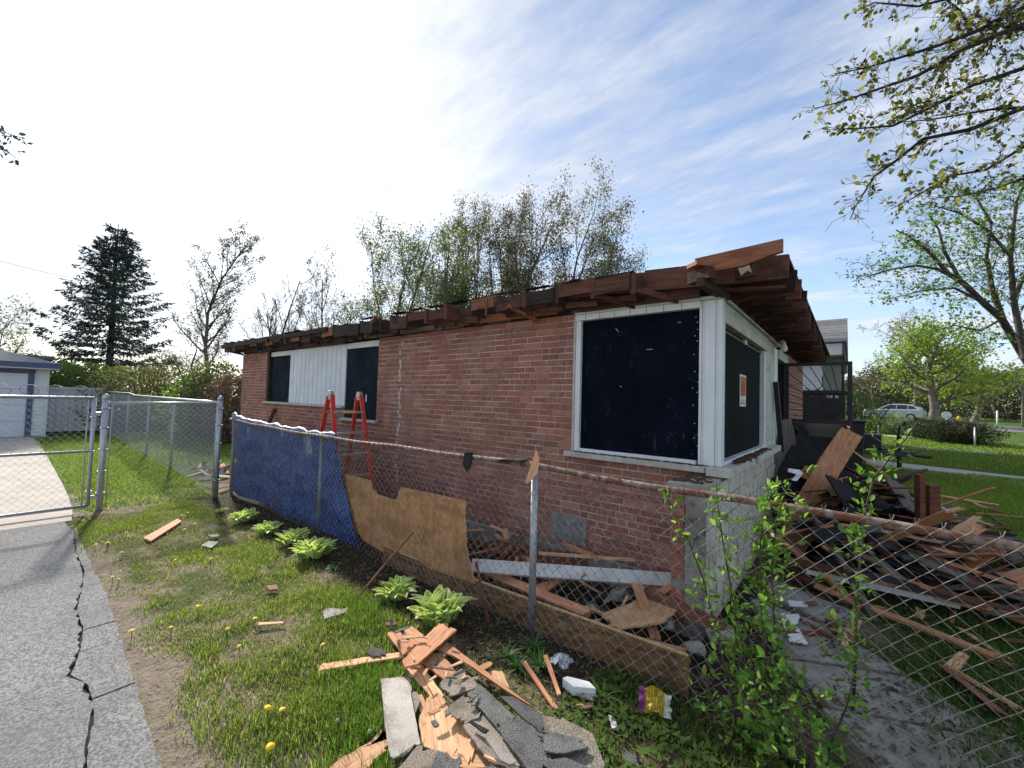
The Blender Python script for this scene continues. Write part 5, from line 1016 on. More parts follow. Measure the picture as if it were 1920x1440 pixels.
# dandelions
DL=[(-6.473,-3.059,0),(-6.502,-2.996,0),(-5.302,-3.179,0),(-5.979,-2.634,0),(-5.552,-2.8,0),(-5.402,-2.804,0),(-5.282,-2.327,0),(-6.075,-2.104,0),(-5.983,-2.189,0),(-5.455,-2.181,0),(-5.363,-3.022,0),(-5.263,-2.993,0),(-5.266,-3.081,0),(-5.272,-2.98,0),(-4.853,-2.934,0),(-4.55,-2.334,0),(-3.986,-2.416,0),(-4.292,-2.631,0),(-2.977,-2.773,0),(-2.508,-2.549,0),(-2.927,-3.16,0),(-4.082,-3.063,0),(-4.12,-3.099,0),(-2.218,-2.748,0),(-1.856,-2.379,0),(-2.812,-2.97,0),(-2.503,-2.728,0),(-1.426,-2.807,0),(-1.492,-2.851,0),(-1.262,-2.926,0),(-7.001,-3.097,0),(-7.172,-3.019,0),(-8.153,-2.976,0),(-7.524,-2.988,0)]
MT['dand']=simple('dandelion petals',(.85,.62,.01),(.75,.48,.008),60,.6,bump=.3,rv=.1)
def dand():
    m=MB(); m.lathe([(.008,-.006),(.021,0),(.023,.003),(.016,.008),(.006,.011),(0,.0115)],(0,0,0),14)
    for i in range(16):
        a=i*.3927; m.add([(.012*math.cos(a),.012*math.sin(a),.004),(.026*math.cos(a-.12),.026*math.sin(a-.12),.002),(.026*math.cos(a+.12),.026*math.sin(a+.12),.002)],[(0,1,2)])
    return m
dp=None
for i,p in enumerate(DL):
    z=float(gz(p[0],p[1])); e=empty('dandelion',(p[0],p[1],z),rh.uniform(0,6),'yellow dandelion flower in the side lawn','flower','dandelions in the side lawn'); h=rh.uniform(.045,.075); s=rh.uniform(.5,.8)
    if dp is None: dp=dand().build('flower_head',MT['dand'],e); o=dp; st=MB().tube([(0,0,0),(.004,.002,.5),(0,0,1)],.0025,5).build('stalk',MT['stem_green'],e); q=st
    else: o=copyobj(dp,'flower_head',e); q=copyobj(st,'stalk',e)
    o.matrix_local=Matrix.Translation((0,0,h))@Matrix.Rotation(rh.uniform(-.45,.45),4,'X')@Matrix.Rotation(rh.uniform(-.4,.4),4,'Y')@Matrix.Scale(s,4); q.matrix_local=Matrix.Diagonal((1,1,h,1))
for i,p in enumerate(((-1.395,-2.47,0),(-1.165,-2.648,0),(-0.986,-2.58,0))):
    e=empty('dandelion_clock',(p[0],p[1],float(gz(p[0],p[1]))),0,['white dandelion clock nearest the pale lath','white dandelion clock at the middle of the lush grass','smallest white dandelion clock beside the pale shingle strip'][i],'flower'); m=MB(); m.lathe([(0,-.008),(.007,-.006),(.010,0),(.007,.007),(0,.009)],(0,0,.06),10); m.build('seed_head',MT['sh_pale'],e,smooth=True); m=MB(); m.tube([(0,0,0),(0,0,.07)],.0022,5); m.build('stalk',MT['stem_green'],e)
# grass blades (numpy): one object per stretch of lawn
def grass(name,n,xr,yr,dens,h,w,cols,label=None,lean=.5,seed=1,hmask=None):
    R_=np.random.RandomState(seed); x=R_.uniform(*xr,n); y=R_.uniform(*yr,n); keep=R_.uniform(0,1,n)<dens(x,y); x=x[keep];y=y[keep]
    if yr[0]<-1.4:
        ok=np.ones(len(x),bool)
        for pg in FOOT:
            ins=np.zeros(len(x),bool)
            for (x1,y1),(x2,y2) in zip(pg,pg[1:]+pg[:1]): ins^=((y1>y)!=(y2>y))&(x<(x2-x1)*(y-y1)/(y2-y1+1e-12)+x1)
            ok&=~ins
        x=x[ok];y=y[ok]
    n=len(x)
    hh=h*R_.uniform(.45,1.15,n)*(hmask(x,y) if hmask else 1); ww=w*R_.uniform(.6,1.3,n); a=R_.uniform(0,2*np.pi,n); ln=lean*R_.uniform(.1,1.0,n)*hh; b=a+R_.uniform(-.9,.9,n)+np.pi/2
    z=gz(x,y); cx,sx=np.cos(a),np.sin(a); dx,dy=np.cos(b)*ln,np.sin(b)*ln
    v=np.zeros((n,5,3)); 
    v[:,0]=np.stack([x-cx*ww,y-sx*ww,z-.004],1); v[:,1]=np.stack([x+cx*ww,y+sx*ww,z-.004],1)
    v[:,2]=np.stack([x+dx*.35-cx*ww*.8,y+dy*.35-sx*ww*.8,z+hh*.6],1); v[:,3]=np.stack([x+dx*.35+cx*ww*.8,y+dy*.35+sx*ww*.8,z+hh*.6],1); v[:,4]=np.stack([x+dx*1.2,y+dy*1.2,z+hh],1)
    o=np.arange(n)[:,None]*5; f_=np.concatenate([o+np.array([[0,1,3]]),o+np.array([[0,3,2]]),o+np.array([[2,3,4]])],0)
    k=R_.uniform(0,1,(n,1)); c=np.array(cols[0])*(1-k)+np.array(cols[1])*k; dry=R_.uniform(0,1,n)<cols[3]; c[dry]=np.array(cols[2])*R_.uniform(.7,1.2,(dry.sum(),1))
    c=np.concatenate([c,np.ones((n,1))],1); c=np.repeat(c[:,None,:],5,1).reshape(-1,4)
    ob=npmesh(name,v.reshape(-1,3),f_,MT['blade'],None,c); return tag(ob,label,'grass',None,'stuff')
G1=((.095,.160,.024),(.200,.270,.050),(.36,.31,.16))
def lush(x,y): return np.exp(-(((x+1.15)/.42)**2+((y+2.42)/.26)**2))+.8*np.exp(-(((x+.75)/.25)**2+((y+2.75)/.2)**2))+.6*np.exp(-(((x+2.15)/.5)**2+((y+1.95)/.22)**2))
def d_side(x,y):
    p=fbm(x,y,1.5,3,1)*.65+fbm(x,y,5,2,4)*.35; k=sstep(.44,.66,p)*.80+.05
    edge=sstep(-3.12,-2.88,y+.62*(fbm(x,y,1.9,3,8)-.45)+.2*sstep(-4.2,-6.0,x)); bed=sstep(-1.62,-1.84,y+.3*(fbm(x,y,1.4,2,6)-.5))
    return np.clip((k+lush(x,y)*.9)*edge*bed*(x<-.05),0,1)
grass('lawn_grass',150000,(-7.15,.3),(-3.2,-1.5),d_side,.038,.0022,G1+(.22,),'patchy green lawn between driveway and fence bed',1.0,2,lambda x,y:.55+.9*sstep(.3,.75,fbm(x,y,3.1,2,44))+1.2*np.clip(lush(x,y),0,1))
grass('lush_grass',26000,(-2.7,-.3),(-3.1,-1.7),lambda x,y:np.clip(lush(x,y)*1.1-.15,0,1),.085,.0024,((.055,.135,.012),(.125,.245,.028),(.20,.22,.07),.05),'lush bright green grass beside the near heap',.8,3)
grass('dry_straw',24000,(-7.0,.2),(-3.12,-1.65),lambda x,y:.75*sstep(-3.12,-2.9,y),.028,.0016,((.21,.18,.11),(.28,.245,.165),(.16,.135,.08),.3),'dry straw lying between the lawn patches',2.2,4)
grass('bed_weeds',9000,(-7,1.2),(-1.75,-1.22),lambda x,y:.10+.5*sstep(.55,.7,fbm(x,y,2.5,2,12)),.04,.0025,((.05,.09,.02),(.10,.15,.035),(.25,.20,.12),.3),'thin weeds coming up in the dark bed',1.2,5)
grass('near_weeds',16000,(-.35,1.6),(-2.6,-1.15),lambda x,y:.25+.75*sstep(.45,.62,fbm(x,y,3,2,13)),.055,.0036,((.050,.095,.018),(.115,.19,.035),(.22,.19,.10),.12),'weeds and grass under the fence corner shrub',1.2,6)
grass('drive_grass',60000,(-20,-7.25),(-3.0,-1.35),lambda x,y:(.35+.65*sstep(.38,.55,fbm(x,y,1.1,3,2)))*sstep(-3.02,-2.85,y)*(.45+.55*sstep(-8,-9.2,x)),.06,.005,G1+(.08,),'green grass strip between concrete drive and boundary fence',.9,7)
grass('back_lawn',50000,(-24,-10.9),(-1.3,8),lambda x,y:.4+.6*sstep(.35,.6,fbm(x,y,.8,3,2)),.07,.009,G1+(.06,),'back lawn beyond the boundary fence',.9,8)
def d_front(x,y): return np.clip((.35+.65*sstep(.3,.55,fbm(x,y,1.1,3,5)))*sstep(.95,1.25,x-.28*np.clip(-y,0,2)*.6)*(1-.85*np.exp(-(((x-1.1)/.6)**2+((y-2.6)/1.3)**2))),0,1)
GF=((.040,.095,.014),(.085,.165,.026),(.20,.17,.08))  # darker greens than the sunlit lawn, house shade put into the blade colour
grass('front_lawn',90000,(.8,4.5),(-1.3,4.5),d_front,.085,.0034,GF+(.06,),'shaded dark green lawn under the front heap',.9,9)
grass('front_lawn',90000,(.8,8),(4.5,13),lambda x,y:.5+.5*sstep(.3,.55,fbm(x,y,1.1,3,5)),.075,.006,G1+(.04,),'sunlit front lawn up to the neighbour drive',.9,10)
grass('front_lawn',60000,(.5,16),(14.8,26),lambda x,y:.6+.4*sstep(.3,.55,fbm(x,y,.8,3,5)),.08,.014,G1+(.06,),'sunlit lawn between neighbour drive and far walk',.9,11)
# broad weeds, leaf litter
def litter(name,n,xr,yr,sz,mats,seed,z=.004,label='',dens=None,tilt=.5,kind='stuff'):
    R_=np.random.RandomState(seed); x=R_.uniform(*xr,n);y=R_.uniform(*yr,n)
    if dens is not None: k=R_.uniform(0,1,n)<dens(x,y); x=x[k];y=y[k];n=len(x)
    s=sz*R_.uniform(.4,1.3,n); a=R_.uniform(0,6.28,n); tx=R_.uniform(-tilt,tilt,n); ty=R_.uniform(-tilt,tilt,n); v=np.zeros((n,4,3)); zz=gz(x,y)+z
    for i,(u,w) in enumerate(((-1,0),(0,-.45),(1,0),(0,.45))):
        px=u*np.cos(a)-w*np.sin(a);py=u*np.sin(a)+w*np.cos(a); v[:,i]=np.stack([x+px*s,y+py*s,zz+np.abs(px*tx+py*ty)*s+.001],1)
    return tag(npmesh(name,v.reshape(-1,3),(np.arange(n)[:,None]*4+np.arange(4)),mats),label,'litter',None,kind)
MT['litter']=leafmat('dry leaf litter',(.10,.072,.048),(.19,.145,.10),.1,c3=(.045,.034,.025),rough=.95); MT['weed']=leafmat('broad weed leaf',(.055,.105,.022),(.11,.175,.04),.35,rough=.9)
litter('leaf_litter',3800,(-7,1.5),(-1.95,-1.15),.022,MT['litter'],1,label='dry leaves and mulch crumbs strewn over the bed')
litter('wood_crumbs',2600,(-4.2,.4),(-1.15,-.05),.022,MT['dirtdark'],2,.006,'dark crumbs of roofing under the heap by the wall')
litter('lawn_litter',1100,(-6.8,.3),(-3.1,-1.7),.012,MT['litter'],3,.006,'dry leaf bits strewn over the side lawn')
litter('broad_weeds',2600,(-.4,1.4),(-2.6,-1.2),.030,MT['weed'],4,.03,'broad leaved weeds under the fence corner shrub',lambda x,y:sstep(.42,.6,fbm(x,y,2.5,2,3)),1.1)
litter('edge_gravel',3200,(-6.6,-1.2),(-3.3,-2.85),.008,simple('gravel crumbs',(.30,.27,.24),(.20,.17,.15),30,.95,bump=0),21,.006,'gravel crumbs along the broken asphalt edge',lambda x,y:np.exp(-((y+3.12)/.1)**2),.6)
litter('clover_patch',1500,(-6.8,0),(-3.0,-1.75),.014,MT['weed'],6,.012,'clover and plantain leaves in the side lawn',lambda x,y:sstep(.50,.62,fbm(x,y,2.0,2,31)),.9)
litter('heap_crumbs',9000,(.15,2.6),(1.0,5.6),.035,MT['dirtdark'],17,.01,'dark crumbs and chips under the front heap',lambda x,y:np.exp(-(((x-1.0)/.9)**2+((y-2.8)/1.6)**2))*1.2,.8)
litter('walk_litter',3200,(.1,1.7),(-1.2,1.6),.02,MT['litter'],7,.045,'dry bits strewn over the front walk')
# small leaf as numpy pattern: two quads folded on the midrib
LFX=np.array([[0,0,0],[.35,.5,.10],[.75,.36,.06],[1,0,-.05],[.75,-.36,.06],[.35,-.5,.10],[.5,0,-.02]])
LFF=np.array([[0,6,2,1],[6,3,2,2],[0,5,4,6],[6,4,4,3]])
LF3=np.array([[0,6,1],[1,6,2],[6,3,2],[0,5,6],[5,4,6],[6,4,3]])
def leaves(name,pos,dirs,size,wid,mat,parent,seed,spread=.7,fl=True):
    """real leaf shapes at pos, pointing about dirs"""
    R_=np.random.RandomState(seed); n=len(pos); d=dirs/np.maximum(1e-6,np.linalg.norm(dirs,axis=1,keepdims=True))+R_.normal(0,spread,(n,3)); d/=np.linalg.norm(d,axis=1,keepdims=True)
    u=np.tile([0,0,1.],(n,1))+R_.normal(0,.6,(n,3)); s=np.cross(u,d); s/=np.maximum(1e-6,np.linalg.norm(s,axis=1,keepdims=True)); t=np.cross(d,s); L_=size*R_.uniform(.35,1.3,n)[:,None,None]
    P=LFX[None]; v=pos[:,None,:]+L_*(P[:,:,0:1]*d[:,None,:]+P[:,:,1:2]*wid*s[:,None,:]+P[:,:,2:3]*t[:,None,:])
    f_=(np.arange(n)[:,None,None]*7+LF3[None]).reshape(-1,3); return npmesh(name,v.reshape(-1,3),f_,mat,parent,None,True)
def quads(name,pos,dirs,size,wid,mat,parent,seed,spread=1.0):
    R_=np.random.RandomState(seed); n=len(pos); d=dirs+R_.normal(0,spread,(n,3)); d/=np.maximum(1e-6,np.linalg.norm(d,axis=1,keepdims=True)); u=R_.normal(0,1,(n,3)); s=np.cross(u,d); s/=np.maximum(1e-6,np.linalg.norm(s,axis=1,keepdims=True)); L_=size*R_.uniform(.5,1.25,n)[:,None]
    v=np.stack([pos,pos+d*L_*.5+s*L_*wid*.5,pos+d*L_,pos+d*L_*.5-s*L_*wid*.5],1); return npmesh(name,v.reshape(-1,3),np.arange(n)[:,None]*4+np.arange(4),mat,parent)
def along(pts,st):
    out=[];ds=[]; P=[Vector(p) for p in pts]
    for a,b in zip(P[:-1],P[1:]):
        l=(b-a).length; k=max(1,int(l/st))
        for i in range(k): out.append(a.lerp(b,i/k)); ds.append((b-a).normalized())
    return out,ds
# shrub growing through the fence corner
shb=empty('fence_shrub',(.45,-1.42,0),0,'leafy green shrub growing up through the near end of the rusty fence','shrub'); SO=(-.45,1.42,0)
stems=[[(0.406,-1.3,-0.114),(0.363,-1.3,0.189),(0.291,-1.3,0.493),(0.215,-1.3,0.741),(0.133,-1.3,0.941),(0.047,-1.3,1.09),(-0.029,-1.3,1.211)],[(0.44,-1.3,-0.096),(0.428,-1.3,0.165),(0.386,-1.3,0.473),(0.349,-1.3,0.737),(0.304,-1.3,1.009),(0.287,-1.3,1.178),(0.283,-1.3,1.299)],[(0.599,-1.32,-0.073),(0.553,-1.32,0.182),(0.511,-1.32,0.449),(0.491,-1.32,0.733),(0.484,-1.32,0.999),(0.516,-1.32,1.194),(0.553,-1.32,1.32)],[(0.616,-1.28,-0.089),(0.584,-1.28,0.201),(0.558,-1.28,0.529),(0.546,-1.28,0.816),(0.549,-1.28,1.085),(0.601,-1.28,1.269),(0.626,-1.28,1.326)],[(0.86,-1.15,0.262),(0.865,-1.15,0.489),(0.877,-1.15,0.77),(0.89,-1.15,1.002),(0.906,-1.15,1.196),(0.941,-1.15,1.367),(1.01,-1.15,1.501),(1.054,-1.15,1.579),(1.094,-1.15,1.655)],[(0.487,-1.33,-0.103),(0.467,-1.33,0.173),(0.425,-1.33,0.419),(0.386,-1.33,0.621),(0.365,-1.33,0.779)],[(0.669,-1.4,-0.028),(0.669,-1.4,0.186),(0.623,-1.4,0.382),(0.588,-1.4,0.54)],[(0.433,-1.42,-0.152),(0.384,-1.42,0.026),(0.296,-1.42,0.193),(0.216,-1.42,0.321)],[(0.747,-1.36,-0.034),(0.785,-1.36,0.175),(0.838,-1.36,0.364),(0.868,-1.36,0.539)],[(0.569,-1.44,-0.083),(0.569,-1.44,0.11),(0.502,-1.44,0.249),(0.433,-1.44,0.343)],[(0.714,-1.48,0.029),(0.733,-1.48,0.175),(0.675,-1.48,0.282),(0.624,-1.48,0.399)]]
dens_=[.05,.05,.024,.034,.045,.055,.024,.04,.05,.026,.024]; spr=[.05,.05,.09,.08,.05,.05,.12,.10,.06,.11,.11]
pos=[];dr=[];m=MB();rg=random.Random(8)
for pl,de,sp in zip(stems,dens_,spr):
    P=[Vector(p)+Vector((rg.uniform(-.006,.006),rg.uniform(-.03,.03),0)) for p in pl]; m.tube(P,[.008-.006*i/(len(P)-1) for i in range(len(P))],6)
    q,d_=along(P,de)
    for a,b in zip(q,d_):
        for k in range(rg.choice((2,3,3,4))):
            o=Vector((rg.gauss(0,1),rg.gauss(0,1),rg.gauss(.2,.7))).normalized(); l=abs(rg.gauss(0,sp)); tip=a+o*l
            if l>.03: m.tube([a,a.lerp(tip,.5)+Vector((0,0,.008)),tip],[.0022,.0018,.0012],3,0,False)
            for c in range(rg.choice((2,3,4))): pos.append(tip+Vector((rg.gauss(0,.008),rg.gauss(0,.008),rg.gauss(0,.008)))); dr.append(o*.6+b*.5+Vector((0,0,.25)))
o=m.build('stems',MT['twig'],shb,smooth=True); o.location=SO
o=leaves('foliage',np.array([tuple(p) for p in pos]),np.array([tuple(p) for p in dr]),.042,.55,MT['leaf_near'],shb,5,.75); o.location=SO
# ---------------------------------------------------------------- trees
def grow(base,height,spread,rg,levels=4,kids=(9,6,5,4),r0=.12,up=.25,clear=.25,ang=(35,60),wob=.18,lenr=.55,multi=1,flare=0.,droop=0.):
    """recursive limbs; returns polylines and the twig points where leaves sit"""
    lines=[];tips=[]
    def rec(p,d,l,r,lev):
        ns=max(2,5-lev); pts=[p];rad=[r]; q=p.copy(); dd=d.copy()
        for i in range(ns):
            dd=(dd+Vector((rg.gauss(0,wob),rg.gauss(0,wob),rg.gauss(0,wob*.6)+(up if lev>0 else .05)*.35-droop*lev*.12))).normalized(); q=q+dd*(l/ns); pts.append(q.copy()); rad.append(max(.007,r*(1-.78*(i+1)/ns)))
        lines.append((pts,rad,lev))
        if lev>=levels-2:
            for i in range(1,len(pts)): tips.append((pts[i].copy(),(pts[i]-pts[i-1]).normalized()))
        if lev<levels-1:
            n=kids[lev]
            for k in range(n):
                f=(clear if lev==0 else .2)+(1-(clear if lev==0 else .2))*((k+rg.random())/n); f=min(.98,f); j=f*ns; i=int(min(ns-1,j)); pp=pts[i].lerp(pts[i+1],j-i); ax=(pts[i+1]-pts[i]).normalized()
                a=math.radians(rg.uniform(*ang)); az=rg.uniform(0,6.283) if lev>0 else k*2.4+rg.uniform(-.5,.5); o=ax.orthogonal().normalized(); o.rotate(Matrix.Rotation(az,3,ax)); nd_=(ax*math.cos(a)+o*math.sin(a)).normalized()
                ll=l*lenr*(1.15-.55*f if lev==0 else 1-.35*f)*rg.uniform(.75,1.15)
                if lev==0: ll=min(ll,spread*1.25/max(.35,math.sin(a)))
                rr_=max(.005,rad[i]*.62*rg.uniform(.7,1)); rec(pp,nd_,ll,rr_,lev+1)
    for s in range(multi):
        a=s*6.283/multi+rg.uniform(-.4,.4); t=flare*rg.uniform(.6,1.2) if multi>1 else flare*rg.uniform(-1,1); d=Vector((math.cos(a)*t,math.sin(a)*t,1)).normalized()
        rec(Vector(base),d,height*rg.uniform(.72,.92) if s else height,r0*(1 if s==0 else rg.uniform(.6,.9)),0)
    return lines,tips
def tree(name,label,top,spread,seed,leafn=1.0,lsize=.09,lmat=None,bark='bark_far',group=None,base=None,wid=.55,cat='tree',jit=.12,lpt=2,**k):
    rg=random.Random(seed); b=Vector(base) if base else Vector((top[0],top[1],float(gz(top[0],top[1]))-.1)); h=(top[2]-b.z)
    lines,tips=grow((0,0,0),h,spread,rg,**k)
    A=np.array([tuple(q) for p,_,_ in lines for q in p]); zm=np.percentile(A[:,2],99.7); up_=A[A[:,2]>zm*.35]; cx,cy=np.median(up_[:,0]),np.median(up_[:,1]); rr95=np.percentile(np.hypot(up_[:,0]-cx,up_[:,1]-cy),95); sc_=spread/max(.1,rr95)
    def nrm(q): f=min(1,q.z/(zm*.6)) if zm>0 else 0; return Vector(((q.x-cx*f)*sc_,(q.y-cy*f)*sc_,q.z*h/zm))
    lines=[([nrm(q) for q in p],r,l) for p,r,l in lines]; tips=[(nrm(p),d) for p,d in tips]
    e=empty(name,b,0,label,cat,group)
    mt,mc=MB(),MB()
    for pts,rad,lev in lines:
        (mt if lev==0 else mc).tube(pts,rad,7 if lev==0 else (5 if lev==1 else 3),0,False)
    mt.build('trunk',MT[bark],e,smooth=True); mc.build('branches',MT[bark],e,smooth=True)
    if lmat and leafn>0:
        P=[];D_=[]
        for p,d in tips:
            n=lpt if leafn>=1 else (lpt if rg.random()<leafn else 0)
            for _ in range(int(n)): P.append((p.x+rg.gauss(0,jit),p.y+rg.gauss(0,jit),p.z+rg.gauss(0,jit))); D_.append(tuple(d))
        if P: quads('crown',np.array(P),np.array(D_),lsize,wid,MT[lmat],e,seed)
    return e
MT['lf_olive']=leafmat('young olive leaf',(.085,.085,.040),(.155,.15,.060),.45,c3=(.10,.07,.045)); MT['lf_green']=leafmat('fresh green leaf',(.075,.135,.030),(.145,.225,.050),.5); MT['lf_green2']=leafmat('pale spring leaf',(.09,.115,.045),(.16,.185,.075),.45); MT['lf_lime']=leafmat('lime spring leaf',(.135,.20,.028),(.22,.29,.048),.5)
MT['lf_brown']=leafmat('brownish bud',(.09,.075,.055),(.15,.125,.085),.3,c3=(.13,.15,.05)); MT['lf_dark']=leafmat('dark evergreen needles',(.022,.038,.040),(.052,.075,.070),.2); MT['lf_wood']=leafmat('far wood leaf',(.035,.05,.025),(.085,.10,.040),.3,c3=(.15,.13,.07)); MT['lf_hedge']=leafmat('hedge leaf',(.020,.035,.014),(.045,.06,.022),.2); MT['lf_shrub']=leafmat('thicket leaf',(.075,.105,.035),(.17,.185,.075),.4,c3=(.19,.15,.09)); MT['lf_pink']=leafmat('reddish thicket bud',(.16,.10,.085),(.24,.16,.12),.35)
BT='trees behind the brick house'
tree('slim_tree','tall slim young tree beside the spruce with narrow airy crown',(-26.916,4.101,11.126),2.42,101,.9,.13,'lf_brown',group=BT,levels=4,kids=(26,9,6),r0=.13,clear=.3,ang=(28,48),lenr=.30,jit=.1,wob=.12,wid=.4)
tree('bare_tree','bare branching tree between the slim tree and the roof end',(-26.49,7.1,9.604),2.6,102,0,group=BT,levels=5,kids=(9,7,5,3),r0=.11,clear=.3,ang=(30,62),lenr=.40,wob=.14,multi=4,flare=.20,up=.35,jit=.20,lpt=2)
tree('budding_tree','thinly leaved tree above the low end of the roof',(-22.649,8.897,10.291),2.5,103,.5,.11,'lf_olive',group=BT,levels=5,kids=(9,7,5,3),r0=.11,clear=.3,ang=(30,62),lenr=.40,jit=.14,multi=4,flare=.20,up=.35,lpt=1)
tree('green_tree','greenest tree above the roof with several upright leaders',(-18.27,9.841,11.009),2.9,104,.6,.13,'lf_green2',group=BT,levels=5,kids=(9,7,5,3),r0=.11,clear=.3,ang=(30,62),lenr=.40,multi=4,flare=.20,jit=.20,lpt=2,up=.12)
tree('green_tree','low bright green tree just above the middle of the roof',(-14.639,10.286,9.472),2.2,105,.6,.12,'lf_green2',group=BT,levels=5,kids=(9,7,5,3),r0=.11,clear=.3,ang=(30,62),lenr=.40,multi=4,flare=.20,jit=.20,lpt=2,up=.12)
tree('olive_tree','tall brownish tree beside the greenest tree',(-15.203,12.251,12.669),2.7,106,.9,.11,'lf_brown',group=BT,levels=5,kids=(9,7,5,3),r0=.11,clear=.3,ang=(30,62),lenr=.40,multi=4,flare=.20,jit=.20,lpt=2,up=.12)
tree('olive_tree','tallest olive tree above the corner window end of the roof',(-10.387,13.599,12.374),3.0,107,1,.11,'lf_olive',group=BT,levels=5,kids=(9,7,5,3),r0=.11,clear=.3,ang=(30,62),lenr=.40,multi=4,flare=.20,jit=.20,lpt=2,up=.12)
tree('olive_tree','olive tree between the tallest one and the brownish one',(-12.66,13.045,12.316),2.5,108,.9,.11,'lf_brown',group=BT,levels=5,kids=(9,7,5,3),r0=.11,clear=.3,ang=(30,62),lenr=.40,multi=4,flare=.20,jit=.20,lpt=2,up=.12)
tree('olive_tree','spreading olive tree at the outer edge of the group over the roof',(-8.374,14.057,10.067),2.0,109,1,.10,'lf_olive',group=BT,levels=5,kids=(9,7,5,3),r0=.11,clear=.3,ang=(30,62),lenr=.40,multi=4,flare=.20,jit=.20,lpt=2,up=.12)
tree('bare_tree','small bare tree low behind the roof end near the thicket',(-28.391,10.727,9.305),2.2,110,.3,.12,'lf_brown',group=BT,levels=5,kids=(7,6,4,3),r0=.10,clear=.2,ang=(25,55),lenr=.5)
tree('bare_tree','small pinkish bare tree below the slim tree',(-23.34,2.137,5.201),1.6,111,.4,.08,'lf_pink',group='trees behind the boundary fence',levels=5,kids=(7,6,4,3),r0=.11,clear=.3,ang=(35,65),lenr=.55)
tree('green_tree','pale green tree above the garage roof',(-41.452,-3.651,7.271),2.6,112,1,.16,'lf_shrub',group='trees behind the boundary fence',levels=4,kids=(10,8,5),r0=.14,clear=.25,ang=(30,60),lenr=.5,jit=.25,lpt=2)
tree('bare_tree','bare dark tree between garage and spruce',(-34.197,-1.482,4.309),1.8,113,.2,.1,'lf_brown',group='trees behind the boundary fence',levels=4,kids=(8,6,4),r0=.10,clear=.3,ang=(30,60),lenr=.5)
# the spruce
def spruce(top,spread,seed):
    rg=random.Random(seed); z0=float(gz(top[0],top[1]))-.1; h=top[2]-z0; e=empty('spruce',(top[0],top[1],z0),0,'big dark spruce rising beyond the boundary fence','tree'); m=MB(); m.tube([(0,0,0),(.1,0,h*.5),(0,0,h)],[.24,.14,.02],8); m.build('trunk',MT['bark_dark'],e,smooth=True)
    b=MB();P=[];D_=[]; z=h*.10; k=0
    while z<h*.985:
        f=(z/h); L0=spread*((1-f)**.85)*1.12+.12
        for i in range(7 if f<.9 else 4):
            a=k*.9+i*6.283/7+rg.uniform(-.35,.35); L=L0*rg.uniform(.68,1.15)*(1.25 if rg.random()<.12 else 1); pts=[];n=6; el=math.radians(28*f-8+rg.uniform(-6,6))
            for j in range(n+1):
                t=j/n; r=L*t; zz=z+r*math.tan(el)-.16*L*math.sin(t*math.pi)*(1-f)+.10*L*t*t; pts.append(Vector((math.cos(a)*r,math.sin(a)*r,zz)))
            b.tube(pts,[.03*(1-.8*j/n)*(1.3-f) for j in range(n+1)],3,0,False)
            ns=int(5+8*L)
            for q in range(ns):
                t=rg.uniform(.12 if f>.3 else .35,1); j=min(n-1,int(t*n)); p=pts[j].lerp(pts[j+1],t*n-j); sd=rg.choice((-1,1)); sl=(.16+.22*L*(1-t)+.12)*rg.uniform(.5,1.1); dirn=Vector((math.cos(a+sd*.9),math.sin(a+sd*.9),-.30+.3*f))
                for w in range(7):
                    u=w/6; P.append(tuple(p+dirn*sl*u)); D_.append((dirn.x,dirn.y,dirn.z-.35))
        z+=h*rg.uniform(.026,.036)*(1.2-.5*f); k+=1
    b.build('branches',MT['bark_dark'],e); quads('needles',np.array(P),np.array(D_),.25,.30,MT['lf_dark'],e,seed,.55)
spruce((-35.796,0.699,12.277),4.2,5)
# thicket behind the boundary fence
def bush(name,label,top,r,seed,lmat,n=2600,lsize=.10,cat='shrub',group=None,h=None,bark='bark_far',ratio=1.0,zc=.5):
    rg=random.Random(seed); z0=float(gz(top[0],top[1])); h=h or top[2]-z0; e=empty(name,(top[0],top[1],z0-.05),0,label,cat,group); m=MB();P=[];D_=[]
    for i in range(40):
        a=rg.uniform(0,6.28); t=rg.uniform(.1,1); L=h*rg.uniform(.55,1.05); q=Vector((math.cos(a)*t*r*.25,math.sin(a)*t*r*.25,0)); pts=[q.copy()]
        for j in range(5):
            q=q+Vector((math.cos(a)*t*r*.20+rg.gauss(0,.08),math.sin(a)*t*r*.20+rg.gauss(0,.08),L/5)); pts.append(q.copy())
            for s in range(2): m.tube([q,q+Vector((rg.gauss(0,.3),rg.gauss(0,.3),rg.uniform(.05,.4)))],[.006,.003],3,0,False)
        m.tube(pts,[.022-.003*j for j in range(6)],3,0,False)
    m.build('stems',MT[bark],e)
    for i in range(n):
        a=rg.uniform(0,6.28); cz=rg.uniform(.04,1); rr_=r*math.sqrt(max(0,1-((cz-zc)/(1.02-zc if cz>zc else zc+.05))**2))*rg.uniform(.35,1.08)*(1+.35*mnoise.noise(Vector((math.cos(a)*2,math.sin(a)*2,cz*4+seed)))); P.append((math.cos(a)*rr_*ratio,math.sin(a)*rr_,cz*h*(1+.12*mnoise.noise(Vector((a*2,seed,cz)))))); D_.append((math.cos(a),math.sin(a),.5))
    quads('foliage',np.array(P),np.array(D_),lsize,.6,MT[lmat],e,seed,.8); return e
TG='thicket behind the boundary fence'
